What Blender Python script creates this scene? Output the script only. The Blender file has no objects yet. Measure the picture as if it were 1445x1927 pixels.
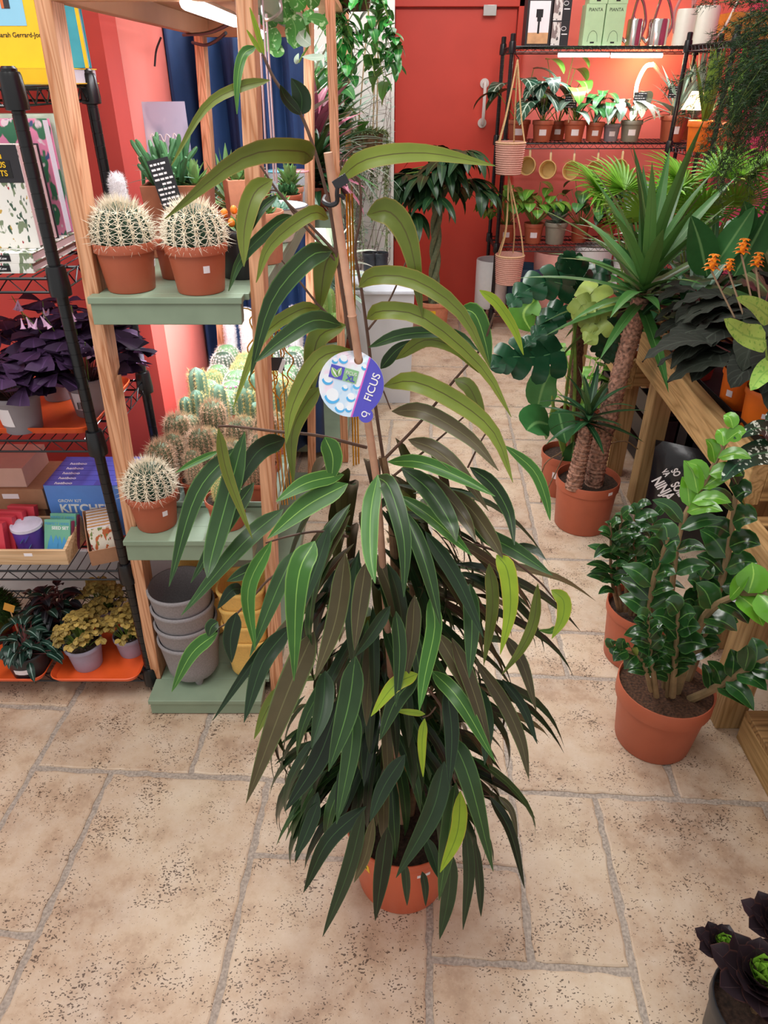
import bpy, bmesh, math, random
from mathutils import Vector as V, Matrix, noise
random.seed(7)
PI = math.pi
R = math.radians
C = bpy.context.scene.collection
sc = bpy.context.scene

# ---------------------------------------------------------------- camera
F, CX, CY, TH, HC = 1330.0, 722.5, 963.5, R(31.5), 1.54
cam = bpy.data.cameras.new('camera')
cam.sensor_fit = 'VERTICAL'; cam.sensor_height = 36.0; cam.lens = 36.0*F/1927.0
cam.clip_start = 0.05; cam.clip_end = 60
camo = bpy.data.objects.new('camera', cam); C.objects.link(camo)
camo.location = (0, 0, HC); camo.rotation_euler = (PI/2-TH, 0, 0)
sc.camera = camo

# ---------------------------------------------------------------- world, lamps, exposure
sc.view_settings.view_transform = 'Standard'; sc.view_settings.look = 'None'
sc.view_settings.gamma = 1.0; sc.view_settings.use_curve_mapping = False
sc.view_settings.exposure = 0.0
w = bpy.data.worlds.new('world'); sc.world = w; w.use_nodes = True
w.node_tree.nodes['Background'].inputs[0].default_value = (1.0, 0.97, 0.94, 1)
w.node_tree.nodes['Background'].inputs[1].default_value = 0.72
def area(name, loc, size, power, col=(1, 1, 1), rot=(0, 0, 0), sy=None):
    l = bpy.data.lights.new(name, 'AREA'); l.energy = power; l.color = col; l.size = size
    if sy: l.shape = 'RECTANGLE'; l.size_y = sy
    o = bpy.data.objects.new(name, l); C.objects.link(o); o.location = loc; o.rotation_euler = rot
    return o
def point(name, loc, power, col, r=0.03):
    l = bpy.data.lights.new(name, 'POINT'); l.energy = power; l.color = col; l.shadow_soft_size = r
    o = bpy.data.objects.new(name, l); C.objects.link(o); o.location = loc
area('ceiling_lamp', (0.0, 0.7, 2.75), 0.5, 16, (1, 0.97, 0.93), (0, 0, 0), 1.4)
area('ceiling_lamp', (-0.05, 3.1, 2.75), 0.6, 34, (1, 0.97, 0.94), (0, 0, 0), 1.6)
area('ceiling_lamp', (0.9, 4.3, 2.75), 0.6, 15, (1, 0.97, 0.94), (0, 0, 0), 1.0)
area('ceiling_lamp', (-1.2, 0.7, 2.75), 0.5, 24, (1, 0.97, 0.95), (0, 0, 0), 1.2)

# ---------------------------------------------------------------- helpers
RT = V((1, 0, 0)); FW = V((0, math.cos(TH), -math.sin(TH))); UP = V((0, math.sin(TH), math.cos(TH)))
CAM = V((0, 0, HC))
def at(px, py, Y=None, z=None, x=None):
    d = RT*((px-CX)/F) + FW - UP*((py-CY)/F)
    if Y is not None: t = Y/d.y
    elif z is not None: t = (z-HC)/d.z
    else: t = x/d.x
    return CAM + d*t
def S(h):
    h = h.lstrip('#'); o = []
    for i in (0, 2, 4):
        c = int(h[i:i+2], 16)/255
        o.append(c/12.92 if c <= .04045 else ((c+.055)/1.055)**2.4)
    return (o[0], o[1], o[2], 1)
def mixc(a, b, t): return tuple(a[i]*(1-t)+b[i]*t for i in range(4))
def scol(a, k): return (min(1, a[0]*k), min(1, a[1]*k), min(1, a[2]*k), 1)

MATS = {}
def nt(name):
    m = bpy.data.materials.new(name); m.use_nodes = True
    t = m.node_tree; b = t.nodes['Principled BSDF']
    return m, t, b
def N(t, kind, **kw):
    n = t.nodes.new(kind)
    for k, v in kw.items():
        if k.startswith('i_'):
            key = k[2:]
            n.inputs[int(key) if key.isdigit() else key.replace('_', ' ')].default_value = v
        else: setattr(n, k, v)
    return n
def ramp(t, fac, stops):
    r = t.nodes.new('ShaderNodeValToRGB'); e = r.color_ramp.elements
    e[0].position, e[0].color = stops[0]; e[1].position, e[1].color = stops[-1]
    for p, c in stops[1:-1]:
        q = e.new(p); q.color = c
    t.links.new(fac, r.inputs[0]); return r.outputs[0]
def mix(t, fac, a, b, mode='MIX'):
    n = t.nodes.new('ShaderNodeMix'); n.data_type = 'RGBA'; n.blend_type = mode
    for sock, v in ((n.inputs[0], fac), (n.inputs[6], a), (n.inputs[7], b)):
        if hasattr(v, 'links') or hasattr(v, 'is_linked'): t.links.new(v, sock)
        else: sock.default_value = v
    return n.outputs[2]
def plain(name, col, rough=.5, metal=0, var=.12, scale=30, bump=0, spec=.5, coat=0):
    if name in MATS: return MATS[name]
    col = S(col) if isinstance(col, str) else col
    m, t, b = nt(name); tc = N(t, 'ShaderNodeTexCoord')
    n = N(t, 'ShaderNodeTexNoise', i_Scale=scale, i_Detail=4.0)
    t.links.new(tc.outputs['Object'], n.inputs['Vector'])
    c = ramp(t, n.outputs[0], [(.3, scol(col, 1-var)), (.7, scol(col, 1+var))])
    t.links.new(c, b.inputs['Base Color'])
    b.inputs['Roughness'].default_value = rough; b.inputs['Metallic'].default_value = metal
    b.inputs['Specular IOR Level'].default_value = spec
    if coat: b.inputs['Coat Weight'].default_value = coat
    if bump:
        bp = N(t, 'ShaderNodeBump', i_Strength=bump, i_Distance=.004); t.links.new(n.outputs[0], bp.inputs['Height'])
        t.links.new(bp.outputs[0], b.inputs['Normal'])
    MATS[name] = m; return m
def wood(name, light, dark, axis='z', ring=9, rough=.55, rad=1.0, knots=True):
    if name in MATS: return MATS[name]
    m, t, b = nt(name); tc = N(t, 'ShaderNodeTexCoord'); mp = N(t, 'ShaderNodeMapping')
    s = [ring, ring, ring]; s['xyz'.index(axis)] = ring*.055
    mp.inputs['Scale'].default_value = s
    oi = N(t, 'ShaderNodeObjectInfo'); ad = N(t, 'ShaderNodeVectorMath', operation='ADD')
    t.links.new(tc.outputs['Object'], ad.inputs[0]); t.links.new(oi.outputs['Random'], ad.inputs[1])
    t.links.new(ad.outputs[0], mp.inputs['Vector'])
    n1 = N(t, 'ShaderNodeTexNoise', i_Scale=1.2, i_Detail=2.0); t.links.new(mp.outputs[0], n1.inputs['Vector'])
    mu = N(t, 'ShaderNodeMath', operation='MULTIPLY'); mu.inputs[1].default_value = 13.0*rad
    t.links.new(n1.outputs[0], mu.inputs[0])
    fr = N(t, 'ShaderNodeMath', operation='PINGPONG'); fr.inputs[1].default_value = .5
    t.links.new(mu.outputs[0], fr.inputs[0])
    c1 = ramp(t, fr.outputs[0], [(.0, S(dark)), (.14, mixc(S(dark), S(light), .55)), (.35, S(light)), (.5, scol(S(light), 1.07))])
    mp2 = N(t, 'ShaderNodeMapping'); s2 = [220, 220, 220]; s2['xyz'.index(axis)] = 6
    mp2.inputs['Scale'].default_value = s2; t.links.new(tc.outputs['Object'], mp2.inputs['Vector'])
    n2 = N(t, 'ShaderNodeTexNoise', i_Scale=1.0, i_Detail=3.0); t.links.new(mp2.outputs[0], n2.inputs['Vector'])
    c2 = ramp(t, n2.outputs[0], [(.3, (.8, .8, .8, 1)), (.65, (1, 1, 1, 1))])
    c = mix(t, 1.0, c1, c2, 'MULTIPLY')
    t.links.new(c, b.inputs['Base Color']); b.inputs['Roughness'].default_value = rough
    MATS[name] = m; return m
def leafm(name, top, under=None, vein=None, rough=.35, var=.35, veinw=.07, edge=None, stripes=0, spot=None, back=True):
    """two sided leaf: attribute a = (distance from midrib, along, random)"""
    if name in MATS: return MATS[name]
    top = S(top); under = S(under) if under else scol(top, 1.3); vein = S(vein) if vein else scol(top, 1.7)
    m, t, b = nt(name)
    at_ = N(t, 'ShaderNodeAttribute', attribute_name='a'); sp = N(t, 'ShaderNodeSeparateXYZ')
    t.links.new(at_.outputs['Vector'], sp.inputs[0])
    c = ramp(t, sp.outputs[2], [(0, scol(top, 1-var)), (.5, top), (1, scol(top, 1+var))])
    tc = N(t, 'ShaderNodeTexCoord')
    n = N(t, 'ShaderNodeTexNoise', i_Scale=26.0, i_Detail=3.0); t.links.new(tc.outputs['Object'], n.inputs['Vector'])
    c = mix(t, 1.0, c, ramp(t, n.outputs[0], [(.3, (.78, .8, .78, 1)), (.7, (1.0, 1.0, 1.0, 1))]), 'MULTIPLY')
    if stripes:
        wv = N(t, 'ShaderNodeMath', operation='MULTIPLY'); wv.inputs[1].default_value = stripes
        sub = N(t, 'ShaderNodeMath', operation='SUBTRACT'); ml = N(t, 'ShaderNodeMath', operation='MULTIPLY'); ml.inputs[1].default_value = .25
        t.links.new(sp.outputs[0], ml.inputs[0]); t.links.new(sp.outputs[1], sub.inputs[0]); t.links.new(ml.outputs[0], sub.inputs[1])
        t.links.new(sub.outputs[0], wv.inputs[0])
        f2 = N(t, 'ShaderNodeMath', operation='FRACT'); t.links.new(wv.outputs[0], f2.inputs[0])
        c = mix(t, ramp(t, f2.outputs[0], [(.0, (.7, .7, .7, 1)), (.2, (0, 0, 0, 1))]), c, vein)
    if spot:
        vo = N(t, 'ShaderNodeTexNoise', i_Scale=95.0, i_Detail=1.0); t.links.new(tc.outputs['Object'], vo.inputs['Vector'])
        c = mix(t, ramp(t, vo.outputs[0], [(.58, (0, 0, 0, 1)), (.64, (1, 1, 1, 1))]), c, S(spot))
    if edge: c = mix(t, ramp(t, sp.outputs[0], [(.86, (0, 0, 0, 1)), (1.0, (.8, .8, .8, 1))]), c, S(edge))
    c = mix(t, ramp(t, sp.outputs[0], [(veinw*.5, (1, 1, 1, 1)), (veinw*1.6, (0, 0, 0, 1))]), c, vein)
    if back:
        g = N(t, 'ShaderNodeNewGeometry'); un = mix(t, ramp(t, sp.outputs[0], [(veinw*.5, (1, 1, 1, 1)), (veinw*1.6, (0, 0, 0, 1))]), under, scol(under, .6))
        c = mix(t, g.outputs['Backfacing'], c, un)
    t.links.new(c, b.inputs['Base Color']); b.inputs['Roughness'].default_value = rough; b.inputs['Specular IOR Level'].default_value = .32 if rough > .25 else .5
    MATS[name] = m; return m
def emit(name, col, k):
    if name in MATS: return MATS[name]
    m, t, b = nt(name); b.inputs['Base Color'].default_value = S(col)
    b.inputs['Emission Color'].default_value = S(col); b.inputs['Emission Strength'].default_value = k
    MATS[name] = m; return m
def glassy(name, col, rough=.1, alpha=.25):
    if name in MATS: return MATS[name]
    m, t, b = nt(name); b.inputs['Base Color'].default_value = S(col); b.inputs['Roughness'].default_value = rough
    b.inputs['Alpha'].default_value = alpha
    MATS[name] = m; return m

def spline(pts, n):
    """Catmull-Rom through pts, n samples"""
    pts = [V(p) for p in pts]
    if len(pts) == 2: return [pts[0].lerp(pts[1], i/(n-1)) for i in range(n)]
    q = [pts[0]*2-pts[1]] + pts + [pts[-1]*2-pts[-2]]; k = len(pts)-1; o = []
    for i in range(n):
        u = i/(n-1)*k; j = min(int(u), k-1); t = u-j
        a, b, c, d = q[j], q[j+1], q[j+2], q[j+3]
        o.append(.5*((2*b)+(c-a)*t+(2*a-5*b+4*c-d)*t*t+(3*b-a-3*c+d)*t**3))
    return o
def prof(shape, t):
    if shape == 'lance': return (math.sin(PI*min(1, t/.9)**.75) if t < .9*.4 else max(.0, math.cos((t-.36)/.64*PI/2))**.85)
    if shape == 'long': return min(1, (t/.21))**.7 * (1 if t < .45 else max(0, 1-((t-.45)/.55)**1.65)**.95)
    if shape == 'strap': return min(1, .55+t/.25) * (1 if t < .4 else max(0, 1-((t-.4)/.6)**1.6))
    if shape == 'ovate': return max(0, math.sin(PI*t**.72))**.8
    if shape == 'heart': return max(0, (1-t))**.55 * min(1, .75+t*1.6) * (1 if t > .02 else .6)
    if shape == 'round': return max(0, 1-(2*t-1)**2)**.5
    if shape == 'lobe': return min(1, .85+t*.5)*(1 if t < .55 else max(0, 1-((t-.55)/.45)**2.2)**.7)
    if shape == 'wedge': return min(1, t*1.15+.03)
    return max(0, math.sin(PI*t))

class MB:
    def __init__(s): s.v = []; s.f = []; s.a = []
    def add(s, vs, fs, a=(0, 0, .5)):
        o = len(s.v); s.v += [tuple(p) for p in vs]; s.a += [a]*len(vs) if isinstance(a, tuple) else a
        s.f += [tuple(i+o for i in f) for f in fs]; return s
    def hexa(s, p): return s.add(p, [(3, 2, 1, 0), (4, 5, 6, 7), (0, 1, 5, 4), (1, 2, 6, 5), (2, 3, 7, 6), (3, 0, 4, 7)])
    def box(s, c, d, rot=None):
        x, y, z = d[0]/2, d[1]/2, d[2]/2; c = V(c)
        p = [V(q) for q in ((-x, -y, -z), (x, -y, -z), (x, y, -z), (-x, y, -z), (-x, -y, z), (x, -y, z), (x, y, z), (-x, y, z))]
        if rot is not None: p = [rot @ q for q in p]
        return s.hexa([q+c for q in p])
    def bx(s, x0, x1, y0, y1, z0, z1): return s.box(((x0+x1)/2, (y0+y1)/2, (z0+z1)/2), (x1-x0, y1-y0, z1-z0))
    def tube(s, pts, r, n=6, cap=True):
        pts = [V(p) for p in pts]; k = len(pts); rr = r if isinstance(r, (list, tuple)) else [r]*k
        vs = []; fs = []; ref = None
        for i in range(k):
            d = (pts[min(i+1, k-1)]-pts[max(i-1, 0)])
            d = d.normalized() if d.length > 1e-9 else V((0, 0, 1))
            if ref is None: ref = d.cross(V((0, 0, 1)) if abs(d.z) < .9 else V((1, 0, 0))).normalized()
            ref = (ref-d*ref.dot(d)); ref = ref.normalized() if ref.length > 1e-6 else d.orthogonal().normalized()
            b = d.cross(ref)
            for j in range(n):
                a = 2*PI*j/n; vs.append(pts[i]+ref*(rr[i]*math.cos(a))+b*(rr[i]*math.sin(a)))
        for i in range(k-1):
            for j in range(n): fs.append((i*n+j, i*n+(j+1) % n, (i+1)*n+(j+1) % n, (i+1)*n+j))
        if cap: fs += [tuple(range(n-1, -1, -1)), tuple(range((k-1)*n, k*n))]
        return s.add(vs, fs)
    def lathe(s, pr, n=28, c=(0, 0, 0), fn=None):
        vs = []; fs = []; c = V(c); k = len(pr)
        for r, z in pr:
            for j in range(n):
                a = 2*PI*j/n; q = V((r*math.cos(a), r*math.sin(a), z))
                vs.append(c+(fn(q) if fn else q))
        for i in range(k-1):
            for j in range(n): fs.append((i*n+j, i*n+(j+1) % n, (i+1)*n+(j+1) % n, (i+1)*n+j))
        if pr[0][0] > 1e-5 and pr[0][0] < 0: pass
        return s.add(vs, fs)
    def disc(s, c, r, n=24, z=0):
        c = V(c); vs = [c]+[c+V((r*math.cos(2*PI*j/n), r*math.sin(2*PI*j/n), z)) for j in range(n)]
        return s.add(vs, [(0, 1+j, 1+(j+1) % n) for j in range(n)])
    def ball(s, c, r, n=10, m=7, sc_=(1, 1, 1), a=(0, 0, .5)):
        c = V(c); vs = []; fs = []
        for i in range(m+1):
            th = PI*i/m
            for j in range(n):
                ph = 2*PI*j/n; vs.append(c+V((r*sc_[0]*math.sin(th)*math.cos(ph), r*sc_[1]*math.sin(th)*math.sin(ph), -r*sc_[2]*math.cos(th))))
        for i in range(m):
            for j in range(n): fs.append((i*n+j, i*n+(j+1) % n, (i+1)*n+(j+1) % n, (i+1)*n+j))
        return s.add(vs, fs, a)
    def cone(s, p, q, r, n=3, a=(0, 0, .5)):
        p = V(p); q = V(q); d = (q-p).normalized(); u = d.orthogonal().normalized(); b = d.cross(u)
        vs = [p+u*(r*math.cos(2*PI*j/n))+b*(r*math.sin(2*PI*j/n)) for j in range(n)]+[q]
        return s.add(vs, [(j, (j+1) % n, n) for j in range(n)], a)
    def prism(s, pts, z0, z1):
        n = len(pts); vs = [V((x, y, z0)) for x, y in pts]+[V((x, y, z1)) for x, y in pts]
        return s.add(vs, [tuple(range(n-1, -1, -1)), tuple(range(n, 2*n))]+[(i, (i+1) % n, n+(i+1) % n, n+i) for i in range(n)])
    def leaf(s, pts, w, shape='lance', up=(0, 0, 1), fold=.18, rnd=None, wave=0, n=None, lobes=0, roll=0):
        n = n or 9; c = spline(pts, n); up = V(up); rnd = random.random() if rnd is None else rnd
        vs = []; aa = []; fs = []
        for i in range(n):
            d = (c[min(i+1, n-1)]-c[max(i-1, 0)]).normalized(); sd = d.cross(up)
            sd = sd.normalized() if sd.length > 1e-4 else d.orthogonal().normalized()
            nm = sd.cross(d); t = i/(n-1); h = w*.5*prof(shape, t)+.0004
            if lobes and i % 2 == 0 and 0 < i < n-1: h *= 1-lobes
            wv = wave*w*math.sin(i*2.1+rnd*9); wq = wave*w*math.cos(i*2.3+rnd*5)
            rl = roll*h
            vs += [c[i]-sd*h+nm*(h*fold+wv), c[i]-sd*h*.5+nm*(h*fold*.5+rl), c[i], c[i]+sd*h*.5+nm*(h*fold*.5+rl), c[i]+sd*h+nm*(h*fold+wq)]
            aa += [(1, t, rnd), (.5, t, rnd), (0, t, rnd), (.5, t, rnd), (1, t, rnd)]
        for i in range(n-1):
            for j in range(4):
                q = i*5+j; fs.append((q, q+1, q+6, q+5))
        return s.add(vs, fs, aa)
    def monstera(s, pts, w, up, rnd=.5, k=5, body=.5):
        """split leaf: a narrow body along the midrib and finger lobes with slits between"""
        c = spline(pts, 40); up = V(up); n = len(c); s.leaf(pts, w*body, 'heart', up, .1, rnd, 0, 13); L = sum((c[i+1]-c[i]).length for i in range(n-1))
        for sd in (-1, 1):
            for q in range(k):
                t = .06+.80*q/(k-1); i = min(n-2, max(1, int(t*(n-1)))); d = (c[i+1]-c[i-1]).normalized(); s_ = d.cross(up).normalized()*sd; nm = s_.cross(d)*sd
                h = w*.5*(.74+.5*math.sin(PI*min(1, t*.9+.22)))*(1-.45*t*t); o = (s_*(.95-.35*t)+d*(.28+.75*t)).normalized(); b = c[i]-o*.002
                e = b+o*h*1.02-nm*h*.22; k0 = len(s.a); s.leaf([b, b+o*h*.5+nm*h*.06, b+o*h*.85-nm*h*.08, e], L/k*1.12*(1-.25*t), 'lobe', nm, .06, rnd, 0, 8); s.a[k0:] = [(.5, y_, z_) for _, y_, z_ in s.a[k0:]]
        return s
    def lf(s, b, az, el, L, w, shape='lance', droop=.5, fold=.18, rnd=None, wave=0, n=8, lobes=0, roll=0):
        """leaf from base b, heading az, elevation el, bending down by droop (radians over the length)"""
        p = V(b); pts = [p.copy()]; k = n-1; e = el
        for i in range(k):
            e -= droop/k; p = p+V((math.cos(az)*math.cos(e), math.sin(az)*math.cos(e), math.sin(e)))*(L/k); pts.append(p.copy())
        u = V((-math.cos(az)*math.sin(el-.5*droop), -math.sin(az)*math.sin(el-.5*droop), math.cos(el-.5*droop)))
        return s.leaf(pts, w, shape, u, fold, rnd, wave, n, lobes, roll)
    def mesh(s, name, mat, smooth=True, recalc=True, ang=40):
        me = bpy.data.meshes.new(name); me.from_pydata(s.v, [], s.f)
        if any(x != (0, 0, .5) for x in s.a):
            at_ = me.attributes.new('a', 'FLOAT_VECTOR', 'POINT'); at_.data.foreach_set('vector', [c for x in s.a for c in x])
            recalc = False
        if recalc:
            bm = bmesh.new(); bm.from_mesh(me); bmesh.ops.recalc_face_normals(bm, faces=bm.faces); bm.to_mesh(me); bm.free()
        if smooth:
            me.polygons.foreach_set('use_smooth', [True]*len(me.polygons)); me.set_sharp_from_angle(angle=R(ang))
        me.materials.append(mat); return me
    def obj(s, name, mat, parent=None, smooth=True, bevel=0, recalc=True, key=None, **kw):
        me = s.mesh(name, mat, smooth, recalc)
        if key: CACHE[key] = me
        return link(name, me, parent, bevel, **kw)
CACHE = {}
def link(name, me, parent=None, bevel=0, label=None, kind=None, loc=None, rot=None):
    o = bpy.data.objects.new(name, me); C.objects.link(o)
    if parent: o.parent = parent
    if loc is not None: o.location = loc
    if rot is not None: o.rotation_euler = rot
    if bevel:
        b = o.modifiers.new('bevel', 'BEVEL'); b.width = bevel; b.segments = 2; b.limit_method = 'ANGLE'; b.angle_limit = R(40)
    if label: o['label'] = label
    if kind: o['kind'] = kind
    return o
def cpart(key, name, build, mat, parent, **kw):
    """a part whose mesh is built once under key and shared afterwards"""
    if key not in CACHE: m = MB(); build(m); CACHE[key] = m.mesh(name, mat)
    return link(name, CACHE[key], parent, **kw)
def thing(name, label, cat, loc=(0, 0, 0), rz=0, group=None):
    o = bpy.data.objects.new(name, None); C.objects.link(o); o.empty_display_size = .05
    o.location = loc; o.rotation_euler = (0, 0, rz); o['label'] = label; o['category'] = cat
    if group: o['group'] = group
    return o
def tag(o, label, cat, group=None):
    o['label'] = label; o['category'] = cat
    if group: o['group'] = group
    return o
def dup(root, loc, label, rz=None, group=None):
    r = root.copy(); C.objects.link(r); r.location = loc; r['label'] = label
    if rz is not None: r.rotation_euler = (0, 0, rz)
    if group: r['group'] = group
    def rec(src, dst):
        for ch in list(src.children):
            c = ch.copy(); C.objects.link(c); c.parent = dst; rec(ch, c)
    rec(root, r); return r
def text(s, size, mat, parent, loc, rot, name='lettering', align='LEFT', ext=.0003, bold=0, sx=1.0):
    cu = bpy.data.curves.new(name, 'FONT'); cu.body = s; cu.size = size; cu.align_x = align; cu.extrude = ext; cu.offset = bold*size
    cu.space_line = .9
    ob = bpy.data.objects.new('tmp', cu); C.objects.link(ob)
    me = bpy.data.meshes.new_from_object(ob.evaluated_get(bpy.context.evaluated_depsgraph_get()))
    bpy.data.objects.remove(ob); bpy.data.curves.remove(cu)
    me.materials.clear(); me.materials.append(mat)
    o = link(name, me, parent)
    o.matrix_local = Matrix.Translation(V(loc)) @ (rot.to_4x4() if isinstance(rot, Matrix) else __import__('mathutils').Euler(rot).to_matrix().to_4x4()) @ Matrix.Diagonal((sx, 1, 1, 1))
    return o
# ---------------------------------------------------------------- room shell
def wallmat(name, col, bump=.15):
    return plain(name, col, rough=.75, var=.05, scale=3, bump=bump)
RED = wallmat('red_paint', 'd84f47'); PINK = wallmat('red_paint_lit', 'f0857a'); CORAL = wallmat('salmon_paint', 'ee7a70')  # second paint is the pillar's red with lamp light mixed into the colour
WHITE = wallmat('white_paint', 'efeeea'); MAG = wallmat('magenta_paint', 'd24a78'); DOORRED = plain('door_red_paint', 'cf4638', rough=.42, var=.05, scale=4)
def floor_mats():
    m, t, b = nt('limestone_tile'); tc = N(t, 'ShaderNodeTexCoord'); P = tc.outputs['Object']
    n1 = N(t, 'ShaderNodeTexNoise', i_Scale=3.2, i_Detail=6.0, i_Roughness=.62); t.links.new(P, n1.inputs['Vector'])
    n2 = N(t, 'ShaderNodeTexNoise', i_Scale=11.0, i_Detail=8.0, i_Roughness=.7); t.links.new(P, n2.inputs['Vector'])
    at_ = N(t, 'ShaderNodeAttribute', attribute_name='a'); sp = N(t, 'ShaderNodeSeparateXYZ'); t.links.new(at_.outputs['Vector'], sp.inputs[0])
    c = ramp(t, n1.outputs[0], [(.3, S('a58a75')), (.48, S('c3a88e')), (.7, S('d9c6ac'))])
    c = mix(t, ramp(t, n2.outputs[0], [(.42, (0, 0, 0, 1)), (.72, (.75, .75, .75, 1))]), c, S('dccdbb'))
    c = mix(t, ramp(t, n2.outputs[0], [(.28, (.55, .55, .55, 1)), (.46, (0, 0, 0, 1))]), c, S('967a66'))
    c = mix(t, 1.0, c, ramp(t, sp.outputs[2], [(0, (.88, .85, .83, 1)), (1, (1.0, 1.0, .99, 1))]), 'MULTIPLY')
    # travertine pits
    mp = N(t, 'ShaderNodeMapping'); mp.inputs['Scale'].default_value = (1, 1.5, 1); t.links.new(P, mp.inputs['Vector'])
    nd = N(t, 'ShaderNodeTexNoise', i_Scale=60.0, i_Detail=2.0); t.links.new(mp.outputs[0], nd.inputs['Vector'])
    ad = mix(t, .025, mp.outputs[0], nd.outputs['Color'])
    vo = N(t, 'ShaderNodeTexVoronoi', i_Scale=150.0); t.links.new(ad, vo.inputs['Vector'])
    nm = N(t, 'ShaderNodeTexNoise', i_Scale=9.0, i_Detail=3.0); t.links.new(P, nm.inputs['Vector'])
    th = N(t, 'ShaderNodeMapRange'); t.links.new(nm.outputs[0], th.inputs[0])
    th.inputs[1].default_value = .38; th.inputs[2].default_value = .72; th.inputs[3].default_value = .12; th.inputs[4].default_value = .52
    lt = N(t, 'ShaderNodeMath', operation='LESS_THAN'); t.links.new(vo.outputs['Distance'], lt.inputs[0]); t.links.new(th.outputs[0], lt.inputs[1])
    rnd = N(t, 'ShaderNodeSeparateColor'); t.links.new(vo.outputs['Color'], rnd.inputs[0])
    gt = N(t, 'ShaderNodeMath', operation='GREATER_THAN'); gt.inputs[1].default_value = .42; t.links.new(rnd.outputs[0], gt.inputs[0])
    pm = N(t, 'ShaderNodeMath', operation='MULTIPLY'); t.links.new(lt.outputs[0], pm.inputs[0]); t.links.new(gt.outputs[0], pm.inputs[1])
    pk = N(t, 'ShaderNodeMath', operation='MULTIPLY'); pk.inputs[1].default_value = .88; t.links.new(pm.outputs[0], pk.inputs[0])
    c = mix(t, pk.outputs[0], c, S('4d3a2d'))
    t.links.new(c, b.inputs['Base Color']); b.inputs['Roughness'].default_value = .55
    bp = N(t, 'ShaderNodeBump', i_Strength=.35, i_Distance=.004); t.links.new(n2.outputs[0], bp.inputs['Height'])
    t.links.new(bp.outputs[0], b.inputs['Normal'])
    g = plain('grout', 'a89b8f', rough=.95, var=.3, scale=170, bump=.8)
    return m, g
TILE, GROUT = floor_mats()
def floor():
    A = R(3.3); ca, sa = math.cos(A), math.sin(A); U = .2075
    rnd = random.Random(5)
    known = [(-4, -2, -1, 2), (-2, 0, -2, 1), (-2, 0, 1, 2), (0, 1, 0, 1), (0, 1, 1, 2), (1, 2, 0, 2), (2, 4, -1, 2), (0, 2, -2, 0), (-5, -4, 0, 2), (-5, -4, -2, 0),
             (-7, -5, 0, 3), (-7, -5, 3, 5), (-5, -3, 2, 4), (-3, -1, 2, 4), (-1, 1, 2, 3), (-1, 1, 3, 5), (1, 3, 2, 4), (3, 5, 2, 4), (1, 2, 4, 5), (2, 4, 4, 5)]
    occ = {}; tiles = []
    def put(q):
        for i in range(q[0], q[1]):
            for j in range(q[2], q[3]): occ[i, j] = 1
        tiles.append(q)
    for q in known: put(q)
    for j in range(-5, 25):
        for i in range(-16, 14):
            if (i, j) in occ: continue
            for sx, sy in rnd.sample([(2, 2), (2, 3), (3, 2), (2, 1), (1, 2), (1, 1), (2, 2), (3, 2)], 8)+[(1, 1)]:
                if all((a, b) not in occ for a in range(i, i+sx) for b in range(j, j+sy)) and i+sx <= 14: put((i, i+sx, j, j+sy)); break
    m = MB(); ng = 0
    def uvp(u, v, z): return (u*ca+v*sa, -u*sa+v*ca, z)
    for i0, i1, j0, j1 in tiles:
        g = .0065; u0, u1, v0, v1 = .05+i0*U+g, .05+i1*U-g, .762+j0*.207+g, .762+j1*.207-g
        ring = []; st = .022
        def edge(a, b):
            L = math.dist(a, b); n = max(2, int(L/st))
            for k in range(n):
                f = k/n; ring.append((a[0]+(b[0]-a[0])*f+rnd.gauss(0, .0017), a[1]+(b[1]-a[1])*f+rnd.gauss(0, .0017)))
        edge((u0, v0), (u1, v0)); edge((u1, v0), (u1, v1)); edge((u1, v1), (u0, v1)); edge((u0, v1), (u0, v0))
        cu, cv = (u0+u1)/2, (v0+v1)/2; n = len(ring); h = rnd.gauss(0, .0006)-.001
        def ins(p, d): return (p[0]-math.copysign(min(d, abs(p[0]-cu)), p[0]-cu), p[1]-math.copysign(min(d, abs(p[1]-cv)), p[1]-cv))
        vs = [uvp(*p, -.007) for p in ring]+[uvp(*ins(p, .0015), h-.0018) for p in ring]+[uvp(*ins(p, .005), h) for p in ring]
        fs = [(k, (k+1) % n, n+(k+1) % n, n+k) for k in range(n)]+[(n+k, n+(k+1) % n, 2*n+(k+1) % n, 2*n+k) for k in range(n)]+[tuple(range(2*n, 3*n))]
        m.add(vs, fs, (0, 0, rnd.random()))
    nf = len(m.f)
    p = [uvp(-4, -.6, -.0045), uvp(3.2, -.6, -.0045), uvp(3.2, 6.2, -.0045), uvp(-4, 6.2, -.0045)]
    m.add(p, [(0, 1, 2, 3)], (0, 0, .4))
    me = m.mesh('floor', TILE, smooth=False); me.materials.append(GROUT); me.polygons[nf].material_index = 1
    link('floor', me, kind='structure')
floor()
def struct(name, m, mat, **kw):
    o = m.obj(name, mat, None, smooth=False, **kw); o['kind'] = 'structure'; return o
BW = 5.6
struct('wall_back', MB().bx(-.9, 3.2, BW, BW+.15, 0, 3.0), CORAL)
struct('wall_right', MB().bx(2.36, 2.5, -.5, BW, 0, 3.0), MAG)
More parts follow.
